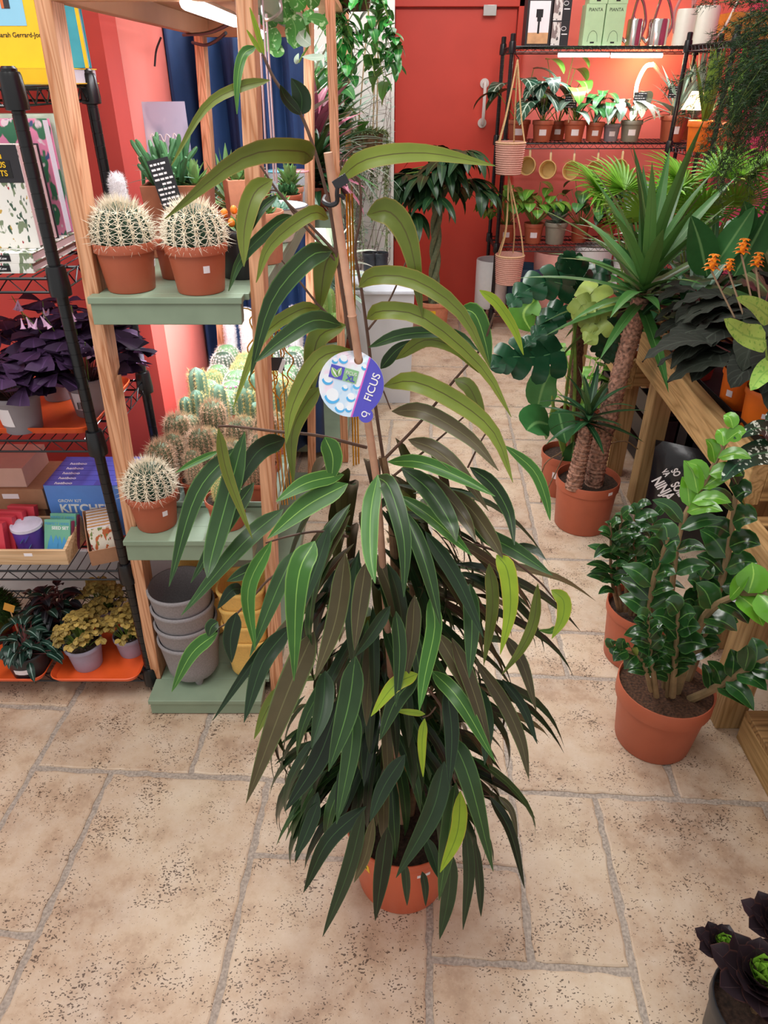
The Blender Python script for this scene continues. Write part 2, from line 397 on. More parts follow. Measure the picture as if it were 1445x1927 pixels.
# left pillar: front face and splayed return, the return lightened in colour as if lit
struct('wall_left', MB().hexa([(-3.2, 2.0, 0), (-.672, 2.0, 0), (-.672, 2.12, 0), (-3.2, 2.12, 0), (-3.2, 2.0, 3), (-.655, 2.0, 3), (-.655, 2.12, 3), (-3.2, 2.12, 3)]), RED)
struct('wall_return', MB().hexa([(-.76, 2.122, 0), (-.672, 2.122, 0), (-.75, 2.93, 0), (-.85, 2.93, 0), (-.76, 2.122, 3), (-.655, 2.122, 3), (-.745, 2.93, 3), (-.85, 2.93, 3)]), PINK)
struct('wall_far_left', MB().bx(-1.6, -.62, 2.98, 3.06, 0, 3.0), WHITE)
struct('wall_partition', MB().bx(-.9, .056, 4.46, 4.5, 0, 3.0), WHITE)
struct('baseboard_left', MB().bx(-3.2, -.674, 1.982, 2.0, .0, .17), plain('white_gloss', 'e6e2e4', rough=.3, var=.03), bevel=.004)
struct('baseboard_back', MB().bx(.06, 3.0, BW-.016, BW, 0, .10), DOORRED)
# door in the back wall
dl, dr = .075, .86; dz = at(840, 18, Y=BW).z
d = struct('door_1', MB().bx(dl, dr, BW-.025, BW-.002, .01, dz), DOORRED, bevel=.002)
fr = MB(); fr.bx(dr+.006, dr+.055, BW-.05, BW-.002, 0, dz+.07); fr.bx(dl-.06, dr+.055, BW-.05, BW-.002, dz+.012, dz+.07); fr.bx(dl-.06, dl-.006, BW-.05, BW-.002, 0, dz+.07)
struct('trim_1', fr, DOORRED, bevel=.003)
STEEL = plain('brushed_steel', 'cfcac6', rough=.28, metal=.9, var=.05)
hp = at(913, 157, Y=BW-.07); hq = at(908, 232, Y=BW-.07)
h = MB(); h.tube([(hp.x, BW-.025, hp.z), (hp.x, BW-.075, hp.z), (hp.x, BW-.08, hp.z-.02), (hp.x, BW-.08, hq.z+.02), (hp.x, BW-.075, hq.z), (hp.x, BW-.025, hq.z)], .011, 8)
for z in (hp.z, hq.z): h.tube([(hp.x, BW-.026, z), (hp.x, BW-.034, z)], .03, 14)
h.obj('handle', plain('pale_pull', 'd9cfca', rough=.35, var=.03), d)
lk = at(889, 351, Y=BW-.03); MB().tube([(lk.x, BW-.024, lk.z), (lk.x, BW-.034, lk.z)], .028, 16).obj('lock', STEEL, d)
hg = at(922, 20, Y=BW-.03); MB().bx(hg.x-.045, hg.x+.04, BW-.056, BW-.02, hg.z-.03, hg.z+.03).obj('hinge', STEEL, d, bevel=.003)

# ---------------------------------------------------------------- shared materials
TERRA = plain('terracotta_plastic', 'ae5a3e', rough=.5, var=.05, scale=20)
TERRA2 = plain('dark_terracotta_plastic', '9e4a30', rough=.55, var=.06, scale=20)
CLAY = plain('fired_clay', 'd08a6a', rough=.85, var=.1, scale=40, bump=.2)
ORANGEPOT = plain('orange_plastic', 'e8731f', rough=.4, var=.04)
GREYPOT = plain('grey_plastic', '8b858c', rough=.5, var=.05)
LILACPOT = plain('lilac_grey_plastic', 'a09bb0', rough=.45, var=.05)
BLACKPOT = plain('black_plastic', '26282d', rough=.4, var=.1)
TAUPEPOT = plain('taupe_plastic', '8a8577', rough=.5, var=.05)
SOIL = plain('potting_soil', '3a2a20', rough=.95, var=.6, scale=130, bump=1.0)
PEBBLE = plain('pale_gravel', 'b9aea2', rough=.9, var=.4, scale=110, bump=1.0)
PAPER = plain('white_paper', 'efe9ee', rough=.6, var=.02)
INK = plain('black_ink', '17171a', rough=.6, var=.05)
CREAMINK = plain('white_ink', 'f2eff0', rough=.6, var=.02)
CHALK = plain('chalkboard', '24262a', rough=.7, var=.08)
YELLOW = plain('yellow_card', 'f3c21b', rough=.5, var=.04)
TRAYOR = plain('orange_tray_plastic', 'f0602a', rough=.38, var=.04)
BLACKM = plain('black_coated_steel', '121316', rough=.28, var=.1)
PINE = wood('pine_post_wood', 'dfa780', 'b9784e', 'z', 17, .55)
GREENP = plain('sage_green_paint', '84967f', rough=.45, var=.07, scale=14)
TIMBER = wood('treated_timber', 'bd9a66', '9c7a48', 'y', 10, .65)
TIMBERZ = wood('treated_timber_post', 'b59464', '957447', 'z', 10, .65)
KRAFT = plain('kraft_cardboard', 'a8795a', rough=.8, var=.06, scale=60)
BAMBOO = plain('bamboo', 'd3a184', rough=.5, var=.12, scale=40)
STEMG = plain('green_stem', '6f8a3a', rough=.5, var=.2, scale=40)
STEMB = plain('brown_stem', '7a6044', rough=.7, var=.25, scale=60)
STEMR = plain('dark_red_stem', '6b3a3a', rough=.6, var=.2)
GOLD = plain('gold_wire', 'c8952a', rough=.25, metal=.8, var=.05)

def potpr(rt, rb, h, rim, lip=.003, th=.0022, soil=.85):
    p = [(.0005, 0), (rb*.98, 0), (rb, .003)]
    p += [(rb+(rt-lip-rb)*(h-rim)/h, h-rim), (rt-.0005, h-rim+.001), (rt, h-rim+.003), (rt, h-.0015), (rt-.001, h), (rt-th*1.4, h), (rt-th*2, h-.003), (rb+(rt-rb)*soil-th, h*soil), (.0005, h*soil)]
    return p
def add_pot(root, rt, rb, h, mat, rim=None, soil=SOIL, key=None, lvl=.86, stick=None, n=32):
    rim = h*.2 if rim is None else rim; key = key or ('pot', rt, rb, h, rim, mat.name)
    po = cpart(key, 'pot', lambda m: m.lathe(potpr(rt, rb, h, rim), n), mat, root)
    rs = rb+(rt-rb)*lvl-.003
    def sl(m):
        rr = random.Random(3)
        m.add([(0, 0, h*lvl+.004)]+[(rs*f*math.cos(2*PI*j/18), rs*f*math.sin(2*PI*j/18), h*lvl+rr.uniform(-.002, .004)) for f in (.5, 1) for j in range(18)],
              [(0, 1+j, 1+(j+1) % 18) for j in range(18)]+[(1+j, 19+j, 19+(j+1) % 18, 1+(j+1) % 18) for j in range(18)])
    if soil: cpart(('soil', rs, h, lvl, soil.name), 'soil', sl, soil, root)
    if stick:
        for (ph, z, w_, hh, mt) in stick: sticker(po, rt, rb, h, rim, ph, z, w_, hh, mt)
    return po
def sticker(par, rt, rb, h, rim, ph, z, w_, hh, mt, name='price_sticker', tilt=0):
    m = MB(); k = 5; vs = []
    for s in (.0007, -.0003):
        for i in range(k):
            for j in (0, 1):
                zz = z+(j-.5)*hh+(i/(k-1)-.5)*w_*tilt; r0 = rb+(rt-.003-rb)*zz/h if zz < h-rim else rt
                a = ph+(i/(k-1)-.5)*w_/r0; vs.append(((r0+s)*math.cos(a), (r0+s)*math.sin(a), zz))
    fs = [(2*i, 2*i+2, 2*i+3, 2*i+1) for i in range(k-1)]+[(2*k+2*i+1, 2*k+2*i+3, 2*k+2*i+2, 2*k+2*i) for i in range(k-1)]
    fs += [(2*i, 2*k+2*i, 2*k+2*i+2, 2*i+2) for i in range(k-1)]+[(2*i+1, 2*i+3, 2*k+2*i+3, 2*k+2*i+1) for i in range(k-1)]+[(0, 1, 2*k+1, 2*k), (2*k-2, 4*k-2, 4*k-1, 2*k-1)]
    m.add(vs, fs); return m.obj(name, mt, par)

# ---------------------------------------------------------------- wire racks
def rack(name, label, x0, x1, y0, y1, zs, zt, pr=.0125, sp=.026, group=None):
    t = thing(name, label, 'shelf', ((x0+x1)/2, (y0+y1)/2, 0), group=group); hx, hy = (x1-x0)/2, (y1-y0)/2
    def post(m):
        p = [(.004, 0), (pr*.8, .002), (pr*.8, .02), (pr*1.25, .022), (pr*1.25, .05), (pr, .052)]; z = .08
        while z < zt-.03: p += [(pr, z-.0009), (pr*.93, z-.0006), (pr*.93, z+.0006), (pr, z+.0009)]; z += .027
        p += [(pr, zt-.04), (pr*1.2, zt-.038), (pr*1.2, zt-.004), (pr*.9, zt), (.0005, zt)]; m.lathe(p, 14)
    def collar(m): m.lathe([(pr+.001, -.036), (pr*1.75, -.034), (pr*1.8, -.02), (pr*1.6, .02), (pr*1.45, .026), (pr+.001, .027)], 14)
    def shelf(m):
        for zz, r in ((0, .0032), (-.028, .003)):
            m.tube([(-hx, -hy, zz), (hx, -hy, zz), (hx, hy, zz), (-hx, hy, zz), (-hx, -hy, zz)], r, 5)
        def tr(a, b):
            a, b = V(a), V(b); k = max(3, int((b-a).length/.05)); m.tube([a.lerp(b, i/(2*k))-V((0, 0, .028 if i % 2 else 0)) for i in range(2*k+1)], .0019, 4)
        tr((-hx, -hy, 0), (hx, -hy, 0)); tr((-hx, hy, 0), (hx, hy, 0)); tr((hx, -hy, 0), (hx, hy, 0)); tr((-hx, -hy, 0), (-hx, hy, 0))
        k = int(2*hx/sp)
        for i in range(1, k): x = -hx+2*hx*i/k; m.tube([(x, -hy, .0035), (x, hy, .0035)], .0016, 4)
        for y in (-hy*.4, hy*.4): m.tube([(-hx, y, -.002), (hx, y, -.002)], .0032, 5)
    key = (name, round(hx, 3), round(hy, 3), zt)
    for sx in (-1, 1):
        for sy in (-1, 1):
            p = cpart(key+('post',), 'post', post, BLACKM, t, loc=(sx*hx, sy*hy, 0))
            for z in zs: cpart(('collar', pr), 'collar', collar, BLACKM, p, loc=(0, 0, z))
    for z in zs: cpart(key+('shelf',), 'wire_shelf', shelf, BLACKM, t, loc=(0, 0, z))
    return t
LZ = (.062, .432, .812, 1.185, 1.525)
rack('wire_rack', 'black wire shelving rack of books, boxes and purple plants at the left edge', -1.62, -.68, 1.51, 1.90, LZ, 1.56)
# ---------------------------------------------------------------- left rack: books
LILACPAGE = plain('book_pages', 'd9d0dc', rough=.8, var=.05, scale=300)
PINKPAGE = plain('pinkish_pages', 'c9a5a6', rough=.8, var=.06, scale=300)
def book(name, label, loc, rz, Wd, T, H, cov, pages=LILACPAGE, lay=False, tilt=0, group=None):
    t = thing(name, label, 'book', loc, rz, group)
    if tilt: t.rotation_euler = (tilt, 0, rz)
    m = MB(); c = .0022
    def B(q, x0, x1, y0, y1, z0, z1):
        if lay: q.bx(x0, x1, z0, z1, y0, y1)
        else: q.bx(x0, x1, y0, y1, z0, z1)
    if lay:   # lying: spine toward -y
        m.bx(0, Wd, 0, H, 0, c); m.bx(0, Wd, 0, H, T-c, T); m.bx(0, Wd, 0, c, c, T-c)
        MB().bx(.003, Wd-.003, c, H-.004, c, T-c).obj('pages', pages, t)
    else:
        m.bx(0, Wd, 0, c, 0, H); m.bx(0, Wd, T-c, T, 0, H); m.bx(0, c, c, T-c, 0, H)
        MB().bx(c, Wd-.004, c, T-c, .003, H-.003).obj('pages', pages, t)
    co = m.obj('cover', cov, t, smooth=False, bevel=.0006)
    return t, co
def decal(par, name, x0, x1, z0, z1, mat, y=-.0004, th=.0008): return MB().bx(x0, x1, y-th/2, y+th/2, z0, z1).obj(name, mat, par, smooth=False)
TXR = (PI/2, 0, 0)
SKYB = plain('pale_blue_print', '8ec9e6', rough=.45, var=.05, scale=8); DARKP = plain('dark_charcoal_print', '2c2a30', rough=.5, var=.05)
TEAL = plain('teal_print', '3f9fb2', rough=.5, var=.08); PINKF = None
def printed(name, base, cols, scale=22, seed=0, sharp=.02):
    """illustrated paper: blotches of a few inks on a base colour"""
    m, t, b = nt(name); tc = N(t, 'ShaderNodeTexCoord'); c = None; prev = S(base)
    for i, (h, lo) in enumerate(cols):
        mp = N(t, 'ShaderNodeMapping'); mp.inputs['Location'].default_value = (seed+i*7.3, i*3.1, i*1.7); mp.inputs['Scale'].default_value = (1, 1, .55)
        t.links.new(tc.outputs['Object'], mp.inputs['Vector'])
        n = N(t, 'ShaderNodeTexNoise', i_Scale=scale*(1+.35*i), i_Detail=2.5); t.links.new(mp.outputs[0], n.inputs['Vector'])
        prev = mix(t, ramp(t, n.outputs[0], [(lo, (0, 0, 0, 1)), (lo+sharp, (1, 1, 1, 1))]), prev, S(h))
    t.links.new(prev, b.inputs['Base Color']); b.inputs['Roughness'].default_value = .5; return m
BOT = printed('botanical_print', 'efece6', [('7d8b6d', .56), ('3f5a48', .61), ('c9a24a', .66), ('a8323c', .69)], 48)
FLOR = printed('pink_floral_print', 'ef8fb4', [('3f7a5a', .55), ('f4dce4', .6), ('4a5f8a', .66)])
zt = LZ[4]+.005
t, co = book('book', 'white-paged book with yellow covers lying flat on the black rack top', (-1.02, 1.76, zt), 0, .345, .030, .2, YELLOW, lay=True)
t, co = book('book', 'yellow and pale-blue book standing face-out on the black rack top', (-.94, 1.80, zt+.0305), 0, .212, .026, .27, YELLOW, tilt=R(-4))
decal(co, 'cover_panel', .0, .188, .075, .262, SKYB)
decal(co, 'cover_figure', .148, .160, .105, .2, DARKP, y=-.0012); decal(co, 'cover_stripe', .142, .148, .105, .2, plain('rust_print', 'c8642e'), y=-.0012)
text('Sarah Gerrard-Jones', .0125, INK, co, (.122, -.0006, .055), TXR)
t, co = book('book', 'teal book with yellow edging standing behind the light timber post', (-.745, 1.845, zt+.0305), R(8), .09, .03, .27, TEAL)
decal(co, 'cover_edge', .082, .0895, .0, .27, YELLOW)
z = LZ[3]+.005
for i, (x, y, l) in enumerate([(-1.0, 1.53, 'lower'), (-.995, 1.535, 'upper')]):
    t, co = book('book', f'white-spined botanical book lying flat on the rack, {l} of the two', (x, y, z+i*.0205), R(1-i), .262, .02, .26, BOT, PINKPAGE, lay=True)
    decal(co, 'title_band', .04, .215, .004, .0165, INK); text('POISONOUS PLANTS', .0105, CREAMINK, co, (.088, -.0012, .0068), TXR)
    text('Kew', .008, CREAMINK, co, (.193, -.0012, .0075), TXR)
z += .041
t, co = book('book', 'botanical book with black title panel and yellow lettering, standing face-out', (-.90, 1.585, z), 0, .165, .036, .197, BOT, PINKPAGE)
decal(co, 'title_panel', 0, .165, .128, .197, DARKP)
decal(co, 'title_crest', .055, .131, .172, .180, YELLOW, y=-.0012); decal(co, 'title_box', .05, .145, .137, .169, INK, y=-.0012)
for s, zz in (('NOUS', .156), ('ANTS', .1405)): text(s, .0150, YELLOW, co, (.136, -.002, zz), TXR, align='RIGHT', bold=.015)
t, co = book('book', 'pink-paged book right behind the botanical book with the black panel', (-.90, 1.622, z), 0, .162, .034, .193, plain('plum_cover', '5a3a48'), PINKPAGE)
t, co = book('book', 'second pink-paged book behind the face-out botanical book', (-.90, 1.657, z), 0, .162, .04, .192, DARKP, PINKPAGE)
t, co = book('book', 'tall book with pink floral cover standing at the back of the book row', (-.905, 1.735, z), 0, .17, .04, .235, FLOR, LILACPAGE)
t, co = book('book', 'tall white book against the red wall with a green top edge', (-.885, 1.782, z), 0, .17, .05, .243, plain('green_white_cover', 'c9d8c4', var=.2), LILACPAGE)

# ---------------------------------------------------------------- clover-leaved plants
def clover(root, key, lm, sm, n, Rr, z0, H, ls, leaflets=3, shape='wedge', seed=1, wr=1.0, droop=.9, back=0):
    r = random.Random(seed); fo = MB(); st = MB()
    for i in range(n):
        a = r.uniform(0, 2*PI); q = r.random()**.6; rad = Rr*q; h = H*(1-.55*q*q)*r.uniform(.75, 1.05)
        top = V((rad*math.cos(a), rad*math.sin(a), z0+h)); b = V((.02*math.cos(a)*q, .02*math.sin(a)*q, z0))
        st.tube([b, b.lerp(top, .5)+V((0, 0, h*.12)), top], [.0012, .001, .0008], 4)
        a0 = r.uniform(0, 6.28); L = ls*r.uniform(.75, 1.15)
        for k in range(leaflets):
            az = a0+2*PI*k/leaflets; fo.lf(top, az, r.uniform(-.15, .35)-.25*q, L, L*wr, shape, droop*r.uniform(.6, 1.2), .25, r.random(), n=5)
    fo.obj('foliage', lm, root, recalc=False); st.obj('stems', sm, root)
OX = leafm('oxalis_purple_leaf', '331d3c', '5a3a64', '4c3058', rough=.6, var=.45, veinw=.05)
OXL = leafm('oxalis_mauve_leaf', '6d4f78', '9d86ac', '8a6d98', rough=.45, var=.3)
OXY = leafm('golden_clover_leaf', 'a58846', '9a7c40', 'bfae62', rough=.6, var=.5, veinw=.05)
PINKFL = plain('pale_pink_petal', 'e8b6da', rough=.5, var=.1)
def oxalis_flowers(root, pts, seed):
    r = random.Random(seed); s = MB()
    for p in pts:
        f = MB(); p = V(p); s.tube([V((p.x*.2, p.y*.2, .08)), p*.8+V((0, 0, .03)), p+V((0, 0, .012))], .0011, 4)
        for k in range(r.choice((2, 3, 3))):
            d = V((r.uniform(-.5, .5), r.uniform(-.5, .3), -1)).normalized(); q = p+V((r.uniform(-.012, .012), r.uniform(-.012, .012), 0))
            f.tube([q, q+d*.011, q+d*.02, q+d*.024], [.001, .0022, .0042, .0068], 7, cap=False)
        f.obj('flower_cluster', PINKFL, root)
    s.obj('flower_stalks', STEMG, root)
def tray(name, label, x0, x1, y0, y1, z, h=.018, mat=TRAYOR, rc=.035, cat='tray', wall=.003):
    t = thing(name, label, cat, ((x0+x1)/2, (y0+y1)/2, z)); hx, hy = (x1-x0)/2, (y1-y0)/2
    def ring(e, zz, o):
        p = []
        for cx, cy, a0 in ((hx-rc, hy-rc, 0), (-hx+rc, hy-rc, 90), (-hx+rc, -hy+rc, 180), (hx-rc, -hy+rc, 270)):
            for k in range(7): a = R(a0+15*k); p.append((cx+(rc+e)*math.cos(a), cy+(rc+e)*math.sin(a), zz))
        return p
    m = MB(); rs = [ring(-.016, 0, 0), ring(-.010, .001, 0), ring(-.001, h-.003, 0), ring(0, h, 0), ring(-.002, h+.0012, 0), ring(-wall-.002, h-.002, 0), ring(-.013, wall+.0015, 0), ring(-.02, wall, 0)]
    n = len(rs[0]); vs = [p for q in rs for p in q]; k = len(rs)
    fs = [(i*n+j, i*n+(j+1) % n, (i+1)*n+(j+1) % n, (i+1)*n+j) for i in range(k-1) for j in range(n)]+[tuple(range(n-1, -1, -1)), tuple((k-1)*n+j for j in range(n))]
    m.add(vs, fs); m.obj('tray_body', mat, t); return t
z = LZ[2]+.006
tray('serving_tray', 'orange tray holding the purple oxalis pots on the rack', -1.26, -.695, 1.525, 1.865, z)
z += .0035
def stick_at(w_=.034, hh=.03, ph=-1.9, zz=.05, mt=PAPER): return [(ph, zz, w_, hh, mt)]
oxs = [('grey potted purple oxalis with a barcode sticker, at the right end of the orange tray', (172, 781), .056, .042, .098, 62, .14, .165, 11, -1.75),
       ('grey potted purple oxalis with a white label at the front of the orange tray', (40, 812), .056, .042, .092, 26, .10, .115, 12, -1.95),
       ('purple oxalis in a grey pot at the back of the orange tray', (108, 752), .05, .038, .09, 40, .135, .18, 13, None)]
for i, (lb, px, rt, rb, h, n, Rr, H, sd, ph) in enumerate(oxs):
    p = at(*px, z=z); t = thing('potted_oxalis', lb, 'plant', (p.x, p.y+.02, z), 0, None)
    if p.x-rb < -1.2: pass
    add_pot(t, rt, rb, h, GREYPOT, rim=.014, stick=([(ph, .045, .04, .045, PAPER)] if ph else None))
    clover(t, 0, OX, STEMR, n, Rr, h*.8, H, .056, 3, 'wedge', sd, 1.12, .55)
    fl = [(-.09, -.05, h+H*.95), (-.03, -.08, h+H*1.0), (.03, -.06, h+H*1.05), (.06, -.1, h+H*.62)] if i == 0 else [(-.02, -.07, h+H*1.0), (.04, -.05, h+H*.9), (.085, -.02, h+H*.55), (.02, -.1, h+H*.6)]
    if i != 1: oxalis_flowers(t, fl, sd)
    if i == 0:
        m = MB(); r = random.Random(4)
        for (x, y, zz) in ((.085, .02, .2), (.10, -.01, .15), (.09, .03, .12)):
            for k in range(3): m.lf((x, y, zz), .4+k*2.1, .1, .055, .055, 'wedge', .7, .2, r.random(), n=5)
        m.obj('pale_leaves', OXL, t, recalc=False, label='pale mauve oxalis leaves')
        bc = MB()
        for k in range(7): bc.box((-.012+k*.0035, -.0535, .038), (.0016 if k % 3 else .0026, .0006, .018))
        bc.obj('barcode', INK, t, smooth=False)

# ---------------------------------------------------------------- left rack: boxes and seed kits
z = LZ[1]+.0055
BLUEB = plain('blue_carton', '5f8fe0', rough=.45, var=.04); BLUED = plain('indigo_carton_top', '545bb8', rough=.45, var=.06)
def carton(name, label, x0, x1, y0, y1, z0, z1, mat, cat='box', top=None, group=None, rz=0, tape=None):
    t = thing(name, label, cat, ((x0+x1)/2, (y0+y1)/2, z0), rz, group); a, b, h = (x1-x0)/2, (y1-y0)/2, z1-z0
    MB().bx(-a, a, -b, b, 0, h if not top else h-.0012).obj('carton', mat, t, smooth=False, bevel=.0012)
    if top: MB().bx(-a, a, -b, b, h-.0012, h).obj('lid', top, t, smooth=False)
    if tape: MB().bx(-.022, .022, -b-.0004, b+.0004, h, h+.0006).obj('packing_tape', tape, t, smooth=False)
    return t
TAPE = plain('packing_tape', 'c9a58c', rough=.3, var=.05)
t = carton('cardboard_box', 'brown cardboard box at the bottom of the stack on the rack', -1.25, -.955, 1.70, 1.88, z, z+.075, KRAFT)
MB().bx(.06, .11, -.0908, -.09, .045, .06).obj('price_sticker', PAPER, t, smooth=False)
t = carton('cardboard_box', 'brown cardboard box with tape across its top, middle of the stack', -1.25, -.94, 1.69, 1.86, z+.0755, z+.14, KRAFT, tape=TAPE)
MB().bx(.04, .085, -.0858, -.085, .035, .05).obj('price_sticker', PAPER, t, smooth=False)
carton('cardboard_box', 'pale pink-beige box on top of the brown cardboard boxes', -1.25, -.985, 1.70, 1.85, z+.141, z+.2, plain('pale_carton', 'd3a99a', rough=.7, var=.04))
for i in range(6):
    y0 = 1.672+i*.0285
    lb = ['bright blue grow-kit box with white lettering, front of the blue row'] + [f'blue and indigo kit box, {o} behind the front one' for o in ('first', 'second', 'third', 'fourth', 'fifth')]
    t = carton('kit_box', lb[i], -.925, -.690, y0, y0+.027, z, z+.163, BLUEB, top=BLUED, group='blue kit boxes on the rack')
    if i < 5: text('hatboo', .017, CREAMINK, t, (-.09, -.008, .1636), (0, 0, 0), bold=.01)
    if i == 0:
        text('GROW KIT', .013, CREAMINK, t, (-.088, -.0142, .11), TXR, bold=.01); text('KITCHEN', .036, CREAMINK, t, (-.088, -.0142, .078), TXR, bold=.03)
        MB().bx(.02, .045, -.0137, .0135, .1632, .1636).obj('printed_band', plain('violet_print', '4a4496', var=.05), t, smooth=False)
# shallow wooden tray
tx0, tx1, ty0, ty1 = -1.32, -.838, 1.53, 1.665
t = thing('wooden_tray', 'shallow pale wooden tray of seed kits on the rack', 'tray', ((tx0+tx1)/2, (ty0+ty1)/2, z)); a, b = (tx1-tx0)/2, (ty1-ty0)/2
PALEW = wood('pale_tray_wood', 'd9b48c', 'c29a70', 'x', 14, .6)
MB().bx(-a, a, -b, -b+.008, 0, .046).obj('front_board', PALEW, t, smooth=False, bevel=.001)
m = MB(); m.bx(-a, a, b-.008, b, 0, .07); m.obj('back_board', PALEW, t, smooth=False, bevel=.001)
for sx in (-1, 1):
    x = sx*(a-.004); MB().hexa([(x-.004, -b+.008, 0), (x+.004, -b+.008, 0), (x+.004, b-.008, 0), (x-.004, b-.008, 0), (x-.004, -b+.008, .046), (x+.004, -b+.008, .046), (x+.004, b-.008, .07), (x-.004, b-.008, .07)]).obj('side_board', PALEW, t, smooth=False)
MB().bx(-a+.008, a-.008, -b+.008, b-.008, 0.001, .006).obj('base_board', PALEW, t, smooth=False)
MB().bx(.13, .152, -b-.0006, -b, .028, .037).obj('price_sticker', PAPER, t, smooth=False)
SEEDG = plain('mint_green_card', '6fb094', rough=.5, var=.04); BLUEI = plain('blue_ink', '4a9ad0', rough=.5, var=.05); REDC = plain('crimson_carton', 'cf3d4c', rough=.5, var=.05)
def kit(label, x0, x1, y0, z0, h, mat, tiltx, dep=.022, group=None):
    t = thing('seed_kit', label, 'box', ((x0+x1)/2, y0, z0), R(-3), group); t.rotation_euler = (R(tiltx), 0, R(-3)); a = (x1-x0)/2
    MB().bx(-a, a, 0, dep, 0, h).obj('carton', mat, t, smooth=False, bevel=.001); return t
for i, (x0, y0, l) in enumerate(((-.915, 1.560, 'front of the two in the wooden tray'), (-.912, 1.592, 'rear of the two in the wooden tray'))):
    t = kit('mint green seed kit with blue print, '+l, x0, x0+.071, y0, z+.0075, .098, SEEDG, -28, group='mint seed kits in the tray')
    text('SEED SET', .0115, CREAMINK, t, (.032, -.0004, .072), TXR, align='RIGHT', bold=.02); text('PERFECT HERBS', .0095, BLUEI, t, (.033, -.0004, .084), TXR, align='RIGHT')
    MB().bx(.0375, .0381, .003, .020, .0, .095).obj('side_print', plain('navy_red_print', '8a3a58', var=.3), t, smooth=False)
    if i == 0:
        m = MB(); r = random.Random(2)
        for k in range(9): m.lf((.0+r.uniform(-.02, .02), -.0004, .012), PI/2+r.uniform(-.02, .02), PI/2, .03+.02*r.random(), .012, 'ovate', 0, 0, n=5)
        for k in range(8):
            x = -.026+k*.0075; m.add([(x-.004, -.0006, .008), (x+.004, -.0006, .008), (x+.002+r.uniform(-.008, .008), -.0006, .03+.025*r.random())], [(0, 1, 2)])
        m.obj('printed_herbs', BLUEI, t, recalc=False)
for i, (x0, y0, l) in enumerate(((-1.062, 1.548, 'nearest'), (-1.05, 1.578, 'second'), (-1.035, 1.606, 'third'), (-1.015, 1.634, 'rearmost'))):
    t = kit(f'crimson seed kit in the wooden tray, {l} of the red row', x0-.02, x0+.055, y0, z+.0075, .1, REDC, -14, group='crimson seed kits in the tray')
    text('KIT', .010, CREAMINK, t, (.028, -.0004, .078), TXR, align='RIGHT') if i == 0 else None
pt = V((-.992, 1.592, z+.0075)); p = at(47, 1030, z=z+.03)
PURP = plain('purple_print', '57399a', rough=.4, var=.08)
t = thing('tin', 'round purple tin with pale plastic lid in the wooden tray', 'tin', (p.x+.004, p.y+.03, z+.0075))
for o in [x for x in C.objects if x.parent is None and x.name.startswith('seed_kit')]: pass
MB().lathe([(.0005, 0), (.036, 0), (.039, .07), (.0005, .07)], 28).obj('can', PURP, t)
MB().lathe([(.0005, .0745), (.034, .0745), (.035, .078), (.0405, .078), (.041, .0702), (.0005, .0702)], 28).obj('lid', plain('frosted_lid', 'c9c5d6', rough=.3), t)
sk = MB()
for a_, zz, s in ((-1.75, .046, .011), (-1.45, .05, .013), (-1.3, .028, .008)):
    sk.lf((.0392*math.cos(a_), .0392*math.sin(a_), zz-s*.5), a_+PI/2, .9, s*2, s*1.3, 'ovate', 0, 0, n=5)
sk.obj('printed_butterfly', plain('sky_print', '7ec8d8', var=.1), t, recalc=False)
sticker(t, .0395, .0358, .07, .0, -1.6, .014, .03, .011, PAPER, 'printed_label')
# kraft box of seed cards
t = thing('card_box', 'open kraft box filled with seed cards on the rack', 'box', (-.765, 1.60, z), R(22))
m = MB(); bw, bd, hh = .036, .065, .075
for q in ([(-bw, -bd, 0), (bw, -bd, 0), (bw, bd, 0), (-bw, bd, 0)],): m.add(q, [(0, 1, 2, 3)])
def wallq(m, p, q, h0, h1, th=.002):
    p, q = V(p), V(q); n_ = (q-p).cross(V((0, 0, 1))).normalized()*th
    m.hexa([p, q, q+n_, p+n_, p+V((0, 0, h0)), q+V((0, 0, h1)), q+V((0, 0, h1))+n_, p+V((0, 0, h0))+n_])
wallq(m, (bw, -bd, 0), (bw, bd, 0), .045, .095); wallq(m, (-bw, bd, 0), (-bw, -bd, 0), .095, .045); wallq(m, (-bw, -bd, 0), (bw, -bd, 0), .045, .045); wallq(m, (bw, bd, 0), (-bw, bd, 0), .095, .095)
m.bx(-bw, bw, -bd, bd, -.0005, .0015)
m.obj('kraft_box', KRAFT, t, smooth=False)
sp = MB(); r = random.Random(8)
for k in range(5):
    y = -.04+k*.018; sp.tube([(bw+.0026, y, .005), (bw+.0026, y+.004, .025), (bw+.0026, y+.001, .035)], .0007, 4)
    for j in range(5): sp.tube([(bw+.0026, y+.003, .018+j*.004), (bw+.0026, y+.003+r.uniform(-.008, .008), .022+j*.004)], .0009, 4)
sp.obj('printed_sprigs', plain('brown_ink', '6a4530', rough=.8), t, smooth=False)
CARD = printed('illustrated_card', 'f0e6d4', [('c86a3a', .55), ('7a8a4a', .6), ('a03030', .66)], 60)
for i in range(14):
    y = -bd+.014+i*.0078
    c_ = tag(MB().bx(-.029, .029, -.0012, .0012, 0, .092).obj('seed_card', CARD if i == 0 else (PAPER if i % 2 else plain('cream_card', 'd9a46a', var=.15)), None, smooth=False),
             ('front seed card with an orange flower picture in the kraft box' if i == 0 else 'plain-backed seed card standing in the kraft box row'), 'card', 'seed cards in the kraft box')
    c_.matrix_world = Matrix.Translation((-.765, 1.60, z+.003)) @ Matrix.Rotation(R(22), 4, 'Z') @ Matrix.Translation((0, y, 0)) @ Matrix.Rotation(R(-9), 4, 'X')

